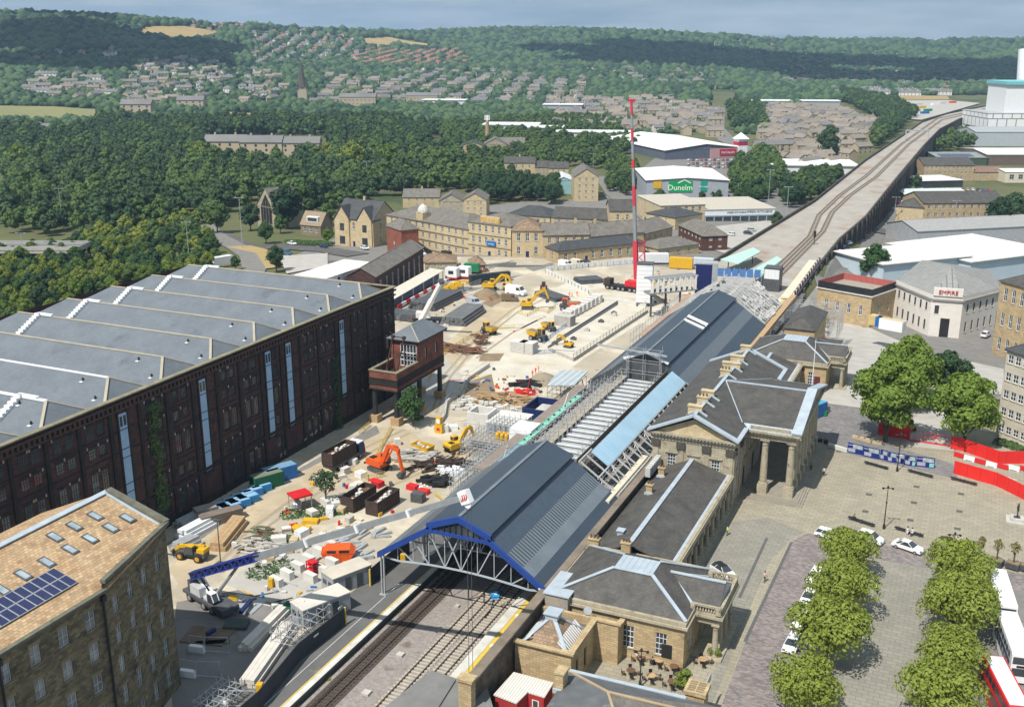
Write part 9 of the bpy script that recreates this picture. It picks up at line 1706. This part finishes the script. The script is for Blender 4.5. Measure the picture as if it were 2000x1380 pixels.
p=GT(198,24);hs_=hz(p,1)-p.z;t=thing('pylon','lattice pylon on the left skyline','pylon',tuple(p));b=MB();[b.beam((x,y,0),(x*.15,y*.15,hs_),1.4)for x in(-6,6)for y in(-6,6)];[b.beam((-8,0,hs_*f),(8,0,hs_*f),1.2)for f in(.7,.82,.93)];b.build('lattice',steeld,t)
# far woods
bl={}
for k in range(3):
 rg=np.random.default_rng(k);v=ICV*rg.uniform(.72,1.2,(len(ICV),1))*np.array([1,1,.85])+np.array([0,0,.35]);me=bpy.data.meshes.new('b');me.from_pydata(v.tolist(),[],ICF.tolist());bl[k]=me
OPEN=[[(255,68),(290,52),(360,52),(425,62),(428,74),(400,78),(340,80)],[(700,76),(760,73),(838,86),(842,95),(720,94)],[(-20,206),(190,212),(190,236),(-20,236)],[(440,219),(512,222),(512,239),(440,236)],[(1650,186),(1920,188),(1930,205),(1790,240),(1680,200)]]
items=[];rn=np.random.default_rng(8)
for px,dns in[(x,1)for x in range(-60,2080,5)]:
 r=640.0
 while r<6500:
  jx=px+rn.uniform(-4,4);yc=r*math.cos(math.atan((jx-1000)/FPX));xc=yc*(jx-1000)/FPX;X,Y=xc*CY-yc*SYW,xc*SYW+yc*CY;z=T(X,Y)
  sx_,sy_=PX(X,Y,z);step=r*.0105
  if sy_<262 and rn.random()<.9:
   inh=False;cell=(int(X//30),int(Y//30))
   for i in(-1,0,1):
    for j in(-1,0,1):
     for(a,e)in hset.get((cell[0]+i,cell[1]+j),()):
      if(a-X)**2+(e-Y)**2<110:inh=True
   inz=any(inpoly(sx_,sy_,z_[1])for z_ in HZ);p_=.55 if inz else(.93 if sy_<170 else .75)
   if not inh and rn.random()<p_ and not any(inpoly(sx_,sy_,q)for q in OPEN)and not(1660<sx_ and sy_>186)and not(1560<sx_ and sy_>200)and not(1385<sx_<1440 and sy_>175)and not any((X-a)**2+(Y-e)**2<500 for a,e in CL2):
    s=max(3.6,r*.0036)*rn.uniform(.75,1.35)*(.8 if inz else 1);items.append((X,Y,z,(s,s,s*rn.uniform(.9,1.4)),int(rn.integers(3)),rn.uniform(0,6)))
  r+=step*rn.uniform(.8,1.5)
me=merged('hill_woods',items,bl,[0,0,0,0])if False else merged('hill_woods',items,bl,[0,1,2]);[me.materials.append(m)for m in(leafF,M('leaves_far_light',(.056,.104,.042),(.078,.126,.05),ns=.02,rough=.85,detail=6),M('leaves_far_dark',(.022,.052,.027),(.032,.068,.032),ns=.02,rough=.85,detail=6))]
me.update(calc_edges=True);o=link('hill_woods',me);o['kind']='stuff';print('woods',len(items),'houses',len(allh),'trees',len(cand))
# clouds that shade the hills
rc=random.Random(6);cm=M('cloud_white',(.8,.8,.8),(.75,.75,.76),rough=1)
for cx,cy_,wdt in((1750,140,620),(1330,120,360),(60,60,420),(330,30,260)):
 p=GT(cx,cy_);h=1500;k=h/math.tan(SUN_EL);s_=Vector((SX,SY,0)).normalized();c=p+s_*k;b=MB()
 for i in range(16):q=Vector((c.x+rc.uniform(-1,1)*wdt,c.y+rc.uniform(-.8,.8)*wdt,h+rc.uniform(-30,60)));r=wdt*rc.uniform(.25,.5);k0=len(b.v);b.v+=[(q.x+v[0]*r,q.y+v[1]*r,q.z+v[2]*r*.4)for v in ICV];b.f+=[tuple(int(i)+k0 for i in f)for f in ICF];b.m+=[0]*len(ICF)
 o=b.build('cloud',cm,smooth=True);o['kind']='structure'
# haze
b=MB();b.box(-8600,8600,-8600,8600,-60,330);hm=bpy.data.materials.new('haze_air');hm.use_nodes=True;t=hm.node_tree;t.nodes.remove(t.nodes['Principled BSDF']);pv=t.nodes.new('ShaderNodeVolumePrincipled');pv.inputs['Color'].default_value=(.45,.66,.95,1);pv.inputs['Density'].default_value=.00009;t.links.new(pv.outputs[0],t.nodes['Material Output'].inputs['Volume'])
o=b.build('haze',hm);o['kind']='stuff'
